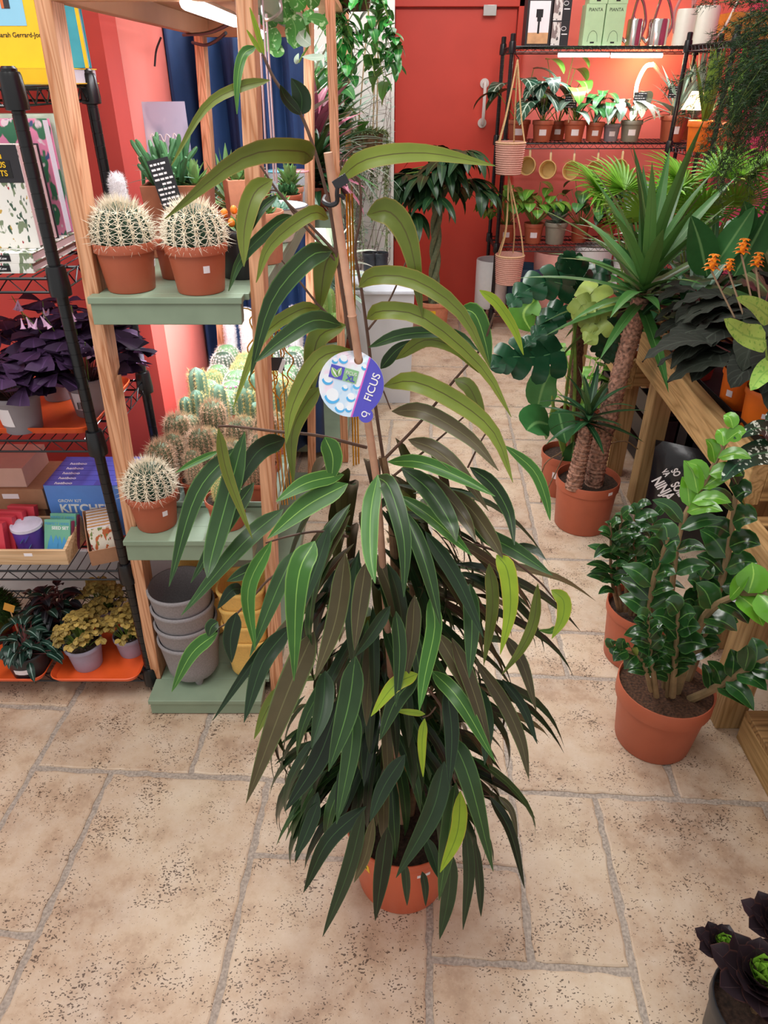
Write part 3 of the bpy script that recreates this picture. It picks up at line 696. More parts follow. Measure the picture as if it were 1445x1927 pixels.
# ---------------------------------------------------------------- left rack: bottom shelf
z = LZ[0]+.006
tray('serving_tray', 'orange tray with golden clover pots on the lowest rack shelf', -.958, -.70, 1.462, 1.745, z)
tray('serving_tray', 'orange tray with dark peperomia pots at the bottom left', -1.42, -.972, 1.462, 1.745, z)
z += .0035
PEP = leafm('peperomia_leaf', '1f3a30', '6a2f3a', '7f9a90', rough=.3, var=.4, veinw=.1, stripes=0)
PEPD = leafm('dark_peperomia_leaf', '23242a', '4a2a34', '4a4850', rough=.4, var=.5)
def peperomia(t, lm, n, z0, Rr, H, seed, L=.055, w=.024):
    r = random.Random(seed); m = MB(); s = MB()
    for i in range(n):
        a = r.uniform(0, 2*PI); e = r.uniform(.1, 1.35); l = r.uniform(.35, 1)*H; b = V((r.gauss(0, .012), r.gauss(0, .012), z0))
        q = b+V((math.cos(a)*math.cos(e), math.sin(a)*math.cos(e), math.sin(e)))*l; q.x = max(-Rr, min(Rr, q.x)); q.y = max(-Rr, min(Rr, q.y))
        s.tube([b, q], [.002, .0013], 4); m.lf(q, a, e*.5, L*r.uniform(.7, 1.2), w*r.uniform(.8, 1.2), 'ovate', 1.3, .25, r.random(), n=7)
    m.obj('foliage', lm, t, recalc=False); s.obj('stems', STEMR, t)
for lb, px, rt, rb, h, n, H, lm, sd, col in (
        ('striped dark green peperomia in a black pot with white label, front left tray', (52, 1272), .064, .05, .082, 60, .085, PEP, 1, BLACKPOT),
        ('striped peperomia in a black pot behind the front labelled one', (96, 1218), .058, .045, .085, 46, .10, PEP, 2, BLACKPOT),
        ('blackish peperomia in a black pot, farthest back on the left tray', (130, 1172), .06, .046, .085, 60, .105, PEPD, 3, BLACKPOT)):
    p = at(*px, z=z); p.y = min(p.y+.03, 1.665)
    t = thing('potted_peperomia', lb, 'plant', (p.x, p.y, z)); add_pot(t, rt, rb, h, col, rim=.01, stick=[(-1.45, .035, .05, .018, PAPER)] if sd == 1 else None)
    peperomia(t, lm, n, h*.85, .12, H, sd)
for lb, px, rt, rb, h, n, sd in (('golden clover in a lilac-grey pot at the front of the right orange tray', (160, 1262), .054, .04, .085, 70, 5),
                            ('golden clover in a lilac-grey pot beside the black rack post', (243, 1238), .045, .035, .068, 55, 6),
                            ('golden clover in a lilac-grey pot at the back of the right orange tray', (196, 1185), .045, .035, .07, 75, 7)):
    p = at(*px, z=z); t = thing('potted_clover', lb, 'plant', (p.x, p.y+.03, z)); add_pot(t, rt, rb, h, LILACPOT, rim=.014)
    clover(t, 0, OXY, STEMG, n, .07, h*.85, .105, .0175, 4, 'round', sd, 1.0, .6)
p = at(20, 1180, z=z)
t = thing('moss_pot', 'clump of dark green moss-like foliage at the lower left edge', 'plant', (-1.2, 1.66, z))
add_pot(t, .06, .05, .08, BLACKPOT)
m = MB(); r = random.Random(6)
for i in range(1500):
    d = V((r.gauss(0, 1), r.gauss(0, 1), abs(r.gauss(0, 1)))).normalized(); p = V((0, 0, .09))+V((d.x*.10, d.y*.07, d.z*.10))*r.uniform(.8, 1)
    m.cone(p-d*.004, p+d*.012+V((r.gauss(0, .004), r.gauss(0, .004), 0)), .0022, 3, (0.5, .5, r.random()))
m.ball((0, 0, .095), .075, 14, 9, (1.2, .85, 1.1), (0.5, .5, .2)); m.obj('foliage', leafm('moss_leaf', '3f5a2a', None, '3f5a2a', var=.6), t, recalc=False)
for i, (px, c_) in enumerate((((20, 1150), 'e0a040'), ((64, 1160), 'b5653a'))):
    p = at(*px, Y=1.60 if i == 0 else 1.63); t = thing('plant_label', ('yellow' if i == 0 else 'rust-brown')+' card plant label on a stick among the peperomias', 'label', (p.x, p.y, z+.072))
    MB().bx(-.0018, .0018, -.0008, .0008, 0, p.z-z-.06).obj('stick', PALEW, t, smooth=False)
    MB().box((0, -.0016, p.z-z-.058), (.03, .0012, .028), Matrix.Rotation(R(25+20*i), 3, 'Y')).obj('card', plain('label_card_'+'ab'[i], c_, rough=.6, var=.05), t, smooth=False)
# ---------------------------------------------------------------- timber shelf unit with green shelves (it leans a little to the right)
LN = .047
def lean(m): m.v = [(x+LN*z, y, z) for x, y, z in m.v]; return m
GRAINED = plain('roof_board_wood', 'c08a66', rough=.6, var=.08, scale=8)
u = thing('timber_shelf_unit', 'timber post shelf unit with sage green shelves full of cacti', 'shelf', (-.49, 2.1, 0))
def rel(m, o): m.v = [(x-o.location.x, y-o.location.y, z-o.location.z) for x, y, z in m.v]; return m
for x, y in ((-.667, 1.50), (-.319, 1.50), (-.667, 2.70), (-.319, 2.70)):
    rel(lean(MB().bx(x-.015, x+.015, y, y+.06, 0, 1.80)), u).obj('post', PINE, u, smooth=False, bevel=.002)
for z0, z1, yf in ((0.002, .055, 1.41), (.52, .58, 1.43), (1.10, 1.158, 1.465)):
    m = MB(); xl, xr, xn = -.664, -.3155, -.346
    for (a, b, za, zb) in ((xl, xn, z1-.014, z1),): m.bx(a, b, yf, 1.497, za, zb)
    m.bx(xl+.012, xr, 1.562, 2.76, z1-.014, z1); m.bx(-.650, xn+.010, 1.497, 1.562, z1-.014, z1)
    m.bx(xl+.004, xn-.003, yf+.004, yf+.026, z0, z1-.014)
    for (a, b) in ((xl+.004, xl+.026), (xn-.025, xn-.003)): m.bx(a, b, yf+.026, 1.497, z0, z1-.014)
    m.bx(xl+.016, xl+.04, 1.562, 2.74, z0, z1-.014); m.bx(xr-.024, xr, 1.562, 2.76, z0, z1-.014); m.bx(xl+.04, xr-.024, 2.72, 2.74, z0, z1-.014)
    rel(lean(m), u).obj('shelf', GREENP, u, smooth=False, bevel=.0015)
m = MB(); m.bx(-.664, -.3155, 1.5, 2.76, 1.70, 1.72); m.bx(-.664, -.640, 1.5, 2.76, 1.655, 1.70); m.bx(-.640, -.34, 1.5, 1.524, 1.655, 1.7); m.bx(-.640, -.34, 2.73, 2.76, 1.655, 1.7)
rel(lean(m), u).obj('roof_board', GRAINED, u, smooth=False, bevel=.0015)
rel(lean(MB().bx(-.338, -.3155, 1.562, 2.76, 1.655, 1.70)), u).obj('roof_rail', GREENP, u, smooth=False, bevel=.0015)
LEDM = emit('led_diffuser', 'f4f8ff', 9)
def led(lab, p, q, r, power, wdir, col=(.93, .97, 1)):
    p, q = V(p), V(q); c = (p+q)/2; t = thing('led_light_bar', lab, 'light', c); m = MB(); m.tube([p-c, q-c], r, 10); m.obj('diffuser', LEDM, t)
    m = MB(); m.tube([p-c+V((0, 0, r*.9)), q-c+V((0, 0, r*.9))], r*.8, 4); m.obj('housing', plain('white_plastic', 'e8e8ea', rough=.4), t)
    d = q-p; a = area('led_glow', c-V((0, 0, r*1.6)), d.length*.95, power, col, (0, 0, math.atan2(d.y, d.x)), .02); a.parent = None
    return t
led('bright LED light bar under the roof of the timber shelf unit', (-.342, 1.50, 1.652), (-.342, 1.97, 1.652), .011, 3, 0)
led('LED light bar deep under the roof of the timber shelf unit', (-.36, 2.2, 1.652), (-.36, 2.66, 1.652), .010, 3, 0)
led('LED light bar under the middle green shelf above the small cacti', (-.45, 1.75, 1.088), (-.45, 2.6, 1.088), .009, 9, 0)
CABLE = plain('black_cable', '1c1d22', rough=.5)
for l, ps in (('black cable drooping under the unit roof beside the blue curtain', [(448, 30, 1.95), (425, 48, 2.1), (390, 62, 2.3), (345, 66, 2.55)]), ('second black cable under the roof in front of the blue curtain', [(425, 62, 2.3), (405, 78, 2.4), (385, 85, 2.5), (362, 80, 2.68)]),
              ('thin black cable hanging down the lit red wall beside the curtain', [(303, 70, 2.5), (294, 95, 2.5), (291, 125, 2.5)])):
    tag(MB().tube(spline([at(a, b, Y=c) for a, b, c in ps], 14), .0045 if 'thin' not in l else .003, 6).obj('cable', CABLE, None), l, 'cable')
# curtain
def curtain():
    n = 90; vs = []; x0, x1 = -.80, -.275; m = MB()
    for i in range(n):
        x = x0+(x1-x0)*i/(n-1); y = 2.90+.042*math.sin(i*.36)+.012*math.sin(i*.83+1)
        for j in range(9):
            z = 1.72-j*1.62/8; vs.append((x+.004*math.sin(j*.9+i*.3), y+.006*math.sin(i*.3+j*.5), z))
    m.add(vs, [(i*9+j, i*9+j+1, (i+1)*9+j+1, (i+1)*9+j) for i in range(n-1) for j in range(8)])
    o = m.obj('curtain', plain('blue_velvet', '213f6e', rough=.8, var=.08, scale=25), None); s = o.modifiers.new('cloth', 'SOLIDIFY'); s.thickness = .004
    tag(o, 'floor-length blue velvet curtain behind the timber shelf unit', 'curtain')
curtain()
tag(MB().tube([(-.86, 2.9, 1.735), (-.22, 2.9, 1.735)], .008, 8).obj('curtain_rail', plain('white_plastic', 'e8e8ea', rough=.4), None), 'slim white rail the blue curtain hangs from', 'curtain rail')
# ---------------------------------------------------------------- cacti
CG = plain('dark_cactus_skin', '2f4a37', rough=.55, var=.2, scale=60); CBR = plain('olive_cactus_skin', '5f6d50', rough=.6, var=.2, scale=60)
CBL = plain('blue_green_cactus_skin', '70907a', rough=.5, var=.12, scale=40); CGR = plain('fresh_cactus_skin', '5f8a5c', rough=.55, var=.15, scale=50)
CLI = plain('lime_cactus_skin', '93bf6a', rough=.5, var=.12, scale=40)
SPY = plain('ivory_spine', 'f3e8d2', rough=.5, var=.06); SPB = plain('brown_spine', 'd2b094', rough=.5, var=.3, scale=90); SPW = plain('white_spine', 'ece6de', rough=.6, var=.08)
SPG = plain('golden_spine', 'e6d090', rough=.5, var=.12); SPR = plain('tan_spine', 'd9bf98', rough=.5, var=.2)
HAIR = plain('white_hair', 'ebe7ea', rough=.8, var=.05)
def cactus_body(m, r, h, ribs, depth, flat=.5, z0=0, c=(0, 0), seed=1):
    """ribbed body; returns areole points with normals"""
    n = ribs*4; k = 14; vs = []; fs = []; ar = []
    def RR(t): return r*(math.sin(PI*min(1, (t*.5+.14)/.64*.64+.0))**.5 if False else (1-(max(0, t-(1-flat))/flat)**2.2)**.5*(.86+.14*math.sin(PI*min(t/.5, 1)*.5)))
    for i in range(k+1):
        t = i/k; rr = RR(t) if i < k else .0008
        for j in range(n):
            a = 2*PI*j/n; f = 1-depth*(1-math.cos(ribs*a))*.5; vs.append((c[0]+rr*f*math.cos(a), c[1]+rr*f*math.sin(a), z0+h*t))
    for i in range(k):
        for j in range(n): fs.append((i*n+j, i*n+(j+1) % n, (i+1)*n+(j+1) % n, (i+1)*n+j))
    m.add(vs, fs)
    def pt(a, t):
        rr = RR(t); d = (RR(min(1, t+.02))-RR(max(0, t-.02)))/(.04*h) if t < .98 else -4
        nrm = V((math.cos(a), math.sin(a), -d)).normalized(); return V((c[0]+rr*math.cos(a), c[1]+rr*math.sin(a), z0+h*t)), nrm
    return pt
def spines(m, pt, ribs, levels, per, L, rad, spread=1.0, seed=1, center=1, lo=.08, hi=.97, nn=3, bend=0):
    r = random.Random(seed)
    for k in range(ribs):
        a = 2*PI*k/ribs
        for i in range(levels):
            t = lo+(hi-lo)*(i+(.5 if k % 2 else 0)*.6)/levels; p, n = pt(a, min(.985, t)); u = n.orthogonal().normalized(); b = n.cross(u); o = r.uniform(0, 6)
            for q in range(per):
                g = o+2*PI*q/per; d = (n*r.uniform(.35, .7)+(u*math.cos(g)+b*math.sin(g))*spread).normalized()
                m.cone(p, p+d*L*r.uniform(.7, 1.15), rad, nn)
            for q in range(center): m.cone(p, p+(n+V((r.gauss(0, .25), r.gauss(0, .25), r.gauss(0, .2)))).normalized()*L*1.15, rad*1.1, nn)
def crown(m, p, L, n, rad, r0, seed=3):
    r = random.Random(seed)
    for i in range(n):
        a = r.uniform(0, 6.28); q = r0*r.random()**.6; d = V((math.cos(a)*q/r0*.8, math.sin(a)*q/r0*.8, 1)).normalized()
        b = V(p)+V((q*math.cos(a), q*math.sin(a), -.25*q*q/r0)); m.cone(b, b+d*L*r.uniform(.6, 1.1), rad, 3)
def put_cactus(kind, label, loc, rz=0, group=None, pot=None, scale=1):
    spec = CK[kind]; t = thing(spec.get('name', 'potted_cactus'), label, 'cactus', loc, rz, group)
    rt, rb, h, pm = pot or spec['pot']; add_pot(t, rt, rb, h, pm, stick=spec.get('stick') if not pot else None, n=24, lvl=.88, soil=spec.get('soil', SOIL))
    key = ('cactus', kind)
    if key not in CACHE:
        b = MB(); s = MB(); spec['fn'](b, s); CACHE[key] = b.mesh('cactus_body', spec['skin']); CACHE[key+(1,)] = s.mesh('spines', spec['sp'], smooth=False, recalc=False)
    o = link('cactus_body', CACHE[key], t, loc=(0, 0, h*.85)); o.scale = (scale,)*3
    link('spines', CACHE[key+(1,)], o)
    if 'flowers' in spec:
        def fl(m):
            r = random.Random(5)
            for i in range(9):
                a = i*.7; m.lf((.018*math.cos(a), .018*math.sin(a), .044), a, .9, .012, .006, 'ovate', .5, .2, .5, n=4); m.ball((.019*math.cos(a), .019*math.sin(a), .046), .004, 6, 4)
        cpart(key+(2,), 'flowers', fl, spec['flowers'], o)
    return t
def k_barrel(b, s):
    pt = cactus_body(b, .058, .106, 15, .22, .72, -.016); spines(s, pt, 15, 6, 8, .026, .0011, 1.0, 2, 1, .30, .90); crown(s, (0, 0, .083), .026, 240, .0010, .034)
def k_brown(b, s):
    pt = cactus_body(b, .024, .085, 13, .16, .35); spines(s, pt, 13, 10, 8, .014, .0005, .9, 3, 1); crown(s, (0, 0, .083), .016, 50, .0006, .012)
def k_brown2(b, s):
    for c, h, r in (((-.011, .004), .075, .018), ((.016, -.006), .055, .016)):
        pt = cactus_body(b, r, h, 12, .16, .4, 0, c); spines(s, pt, 12, 8, 8, .013, .0005, .9, 5, 1); crown(s, (c[0], c[1], h-.002), .014, 36, .0006, .01)
def k_grey(b, s):
    pt = cactus_body(b, .031, .058, 16, .12, .6); spines(s, pt, 16, 7, 9, .009, .00045, 1.2, 7, 1); crown(s, (0, 0, .057), .013, 60, .0006, .012)
def k_blue(b, s):
    for c, h, r in (((0, 0), .115, .021),): pt = cactus_body(b, r, h, 7, .28, .25, 0, c); spines(s, pt, 7, 11, 6, .010, .0006, .9, 9, 1)
def k_blue3(b, s):
    for c, h, r in (((-.012, .008), .10, .017), ((.016, .004), .085, .017), ((.0, -.016), .06, .015)):
        pt = cactus_body(b, r, h, 7, .28, .25, 0, c); spines(s, pt, 7, 9, 6, .010, .0006, .9, 11, 1)
def k_globe(b, s):
    pt = cactus_body(b, .032, .056, 16, .14, .62); spines(s, pt, 16, 7, 7, .009, .0005, 1.1, 13, 1)
def k_yellow(b, s):
    pt = cactus_body(b, .029, .062, 18, .1, .55); spines(s, pt, 18, 9, 8, .010, .0005, 1.0, 17, 1); crown(s, (0, 0, .06), .012, 60, .0005, .014)
def k_hairy(b, s):
    r = random.Random(2); pt = cactus_body(b, .017, .15, 20, .06, .15); 
    for i in range(2600):
        t = r.uniform(.02, .99); p, n = pt(r.uniform(0, 6.283), t); s.cone(p, p+(n+V((r.gauss(0, .6), r.gauss(0, .6), r.gauss(.1, .6)))).normalized()*r.uniform(.004, .010), .0004, 3)
def k_dark(b, s):
    pt = cactus_body(b, .034, .062, 18, .12, .62); spines(s, pt, 18, 8, 10, .008, .00045, 1.2, 23, 2)
def k_lime(b, s):
    for c, h, r in (((0, 0), .14, .03), ((-.04, .01), .09, .022), ((.038, -.006), .085, .022), ((-.012, -.036), .05, .02)):
        pt = cactus_body(b, r, h, 6, .3, .3, 0, c); spines(s, pt, 6, 6, 3, .006, .0006, .9, 29, 0)
SMALLP = (.039, .031, .062, TERRA)
CK = {'barrel': dict(fn=k_barrel, skin=CG, sp=SPY, pot=(.0635, .049, .097, TERRA), name='golden_barrel_cactus'), 'brown': dict(fn=k_brown, skin=CBR, sp=SPB, pot=SMALLP), 'brown2': dict(fn=k_brown2, skin=CBR, sp=SPB, pot=SMALLP),
      'grey': dict(fn=k_grey, skin=CBR, sp=SPR, pot=SMALLP), 'blue': dict(fn=k_blue, skin=CBL, sp=SPG, pot=SMALLP), 'blue3': dict(fn=k_blue3, skin=CBL, sp=SPG, pot=SMALLP), 'globe': dict(fn=k_globe, skin=CGR, sp=SPW, pot=SMALLP),
      'pink': dict(fn=k_globe, skin=CGR, sp=SPW, pot=SMALLP, flowers=plain('magenta_bloom', 'd86ab0', var=.1)), 'yellow': dict(fn=k_yellow, skin=CGR, sp=SPG, pot=SMALLP), 'hairy': dict(fn=k_hairy, skin=HAIR, sp=HAIR, pot=SMALLP),
      'dark': dict(fn=k_dark, skin=CG, sp=SPW, pot=SMALLP), 'lime': dict(fn=k_lime, skin=CLI, sp=SPY, pot=(.07, .055, .08, TERRA2))}
zt_, zm = 1.159, .581
def ux(x, z): return x
CK['barrel']['stick'] = [(-1.05, .052, .013, .014, PAPER)]
b1 = put_cactus('barrel', 'golden barrel cactus at the left end of the top green shelf', (-.537, 1.535, zt_), 1.2)
put_cactus('barrel', 'golden barrel cactus beside the second timber post, its pot with a small square price sticker', (-.386, 1.522, zt_), .0)
put_cactus('barrel', 'golden barrel cactus on the middle green shelf, in front of the brown-spined cacti', (-.574, 1.512, zm), .25)
put_cactus('yellow', 'small yellow-spined cactus in a terracotta pot at the front right of the middle shelf', (-.392, 1.51, zm), 0, None, (.052, .041, .078, TERRA), 1.0)
t = put_cactus('hairy', 'tall white woolly column cactus behind the left golden barrel', (-.592, 1.72, zt_), 0, None, (.04, .032, .065, TERRA), 1.0); 
put_cactus('hairy', 'short white woolly cactus between the two golden barrels', (-.468, 1.64, zt_), 1, None, (.040, .032, .078, TERRA), .45)
# mint drip trays and rows of small cacti
MINT = plain('mint_plastic', 'bcd8cc', rough=.35, var=.03)
rows = [('brown', 'brown2', 'brown', 'brown2'), ('brown2', 'brown', 'grey', 'brown'), ('brown', 'grey', 'brown', 'brown'), ('grey', 'brown', 'grey', 'grey'), ('blue3', 'blue', 'blue3', 'blue'), ('blue', 'globe', 'blue', 'blue3'),
        ('globe', 'pink', 'globe', 'yellow'), ('yellow', 'globe', 'pink', 'globe'), ('globe', 'yellow', 'yellow', 'globe'), ('dark', 'yellow', 'globe', 'dark'), ('globe', 'hairy', 'dark', 'globe'), ('hairy', 'dark', 'dark', 'hairy')]
names = {'brown': 'brown-spined column cactus', 'brown2': 'twin-stemmed brown-spined cactus', 'grey': 'tan-spined globe cactus', 'blue': 'blue-green ribbed column cactus', 'blue3': 'clustered blue-green ribbed cactus',
         'globe': 'white-spined green globe cactus', 'pink': 'globe cactus with pink flowers', 'yellow': 'yellow-spined globe cactus', 'hairy': 'white woolly column cactus', 'dark': 'dark globe cactus with dense white spines'}
ords = ('first', 'second', 'third', 'fourth', 'fifth', 'sixth', 'seventh', 'eighth', 'ninth', 'tenth', 'eleventh', 'twelfth'); cols = ('leftmost', 'second', 'third', 'rightmost')
rr = random.Random(9); y = 1.622
trs = []
for k in range(4):
    y0 = 1.58+k*.268; 
    tray('drip_tray', f'mint green drip tray under the small cacti, {ords[k]} from the front', -.632, -.272, y0, y0+.262, zm+.0005, .02, MINT, .02)
for ri, rw in enumerate(rows):
    k = ri//3; yy = 1.58+k*.268+.046+(ri % 3)*.0855
    for ci, kd in enumerate(rw):
        put_cactus(kd, f'{names[kd]}, {cols[ci]} in the {ords[ri]} row from front', (-.575+ci*.0825+rr.uniform(-.002, .002), yy+rr.uniform(-.002, .002), zm+.004), rr.uniform(0, 6), 'small cacti on the middle shelf', None, rr.uniform(1.12, 1.38))
# stacked planters on the lowest shelf
def planter(name, label, loc, r, h, mat, feet=False, sq=0, group=None):
    t = thing(name, label, 'planter', loc, 0, group); rb = r*.86
    def sqf(q):
        if not sq: return q
        a = math.atan2(q.y, q.x); k = (abs(math.cos(a))**4+abs(math.sin(a))**4)**-.25; return V((q.x*(1+(k-1)*sq), q.y*(1+(k-1)*sq), q.z))
    pr = [(.0005, .014), (rb*.6, .014), (rb*.86, .02), (rb*.97, .035), (rb, .06), (r-.002, h*.9), (r, h-.012), (r+.0015, h-.008), (r+.0015, h-.002), (r, h), (r-.004, h), (r-.0055, h-.004), (rb-.005, .06), (rb*.8, .026), (.0005, .024)]
    MB().lathe(pr, 40, fn=sqf).obj('planter_body', mat, t)
    if feet:
        for k in range(3):
            a = -PI/2+.45+k*2*PI/3; x, y_ = rb*.68*math.cos(a), rb*.68*math.sin(a); m = MB(); m.tube([(x, y_, .03), (x, y_, .012), (x, y_, .0)], [.018, .013, .009], 12); m.obj('foot', mat, t)
    return t
SPECK = plain('speckled_grey_bioplastic', '8f8a8c', rough=.7, var=.14, scale=240); YEL = plain('speckled_yellow_bioplastic', 'e3b765', rough=.6, var=.08, scale=150)
for i, l in enumerate(('lowest, on three short feet', 'second from the bottom', 'third from the bottom', 'topmost, open')):
    planter('planter', f'grey speckled planter in the nested stack on the lowest shelf, {l}', (-.553, 1.525, .0555+i*.0565), .0855, .152, SPECK, i == 0, 0, 'nested grey planters')
for i, l in enumerate(('lowest', 'second from the bottom', 'third from the bottom', 'topmost')):
    planter('planter', f'yellow speckled square-sided planter in the nested front stack, {l}', (-.388, 1.55, .0425+i*.0575), .066, .155, YEL, False, 1, 'nested yellow planters')
for i, l in enumerate(('lower', 'upper')):
    planter('planter', f'yellow planter behind the grey stack, {l} of the two', (-.55, 1.73, .0425+i*.16), .07, .17, YEL, False, .8, 'yellow planters behind the grey stack')
# ---------------------------------------------------------------- the long-leaved fig in the middle
fb = at(757, 1688, z=0); FX, FY = fb.x, .945
fig = thing('potted_fig_tree', 'tall narrow-leaved fig in a terracotta pot in the centre of the floor', 'plant', (FX, FY, 0))
rt, rb, ph_ = .125, .098, .215
add_pot(fig, rt, rb, ph_, plain('bright_terracotta_plastic', 'cf5f3c', rough=.38, var=.05, scale=12), rim=.012, lvl=.9, n=48)
po = [c for c in fig.children if c.name.startswith('pot') and not c.name.startswith('potting')][0]
sticker(po, rt, rb, ph_, .012, -1.22, .165, .028, .010, PAPER)
s_ = sticker(po, rt, rb, ph_, .012, -2.45, .165, .05, .026, YELLOW, 'care_sticker', -.5)
sticker(po, rt+.0006, rb+.0006, ph_, .012, -2.36, .160, .016, .012, INK, 'care_sticker_print', -.5)
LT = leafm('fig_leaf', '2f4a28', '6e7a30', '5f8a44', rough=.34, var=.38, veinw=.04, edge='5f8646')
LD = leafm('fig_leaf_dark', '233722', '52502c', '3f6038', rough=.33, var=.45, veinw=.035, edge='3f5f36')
LO = leafm('fig_leaf_olive', '6c7a2e', '2f5030', '4f4a22', rough=.36, var=.25, veinw=.05, edge='93803e')
LG = leafm('fig_leaf_bright', '3f6f2c', '6f9a35', '86b054', rough=.34, var=.2, veinw=.04, edge='86b054')
LL = leafm('fig_leaf_lime', '8fa92c', '7f9a2c', '5f7a20', rough=.38, var=.15, veinw=.05, edge='b9a23a')
LB = leafm('fig_leaf_bronze', '554c33', '4a3a28', '74704a', rough=.36, var=.25, veinw=.04, edge='6f8a4a')
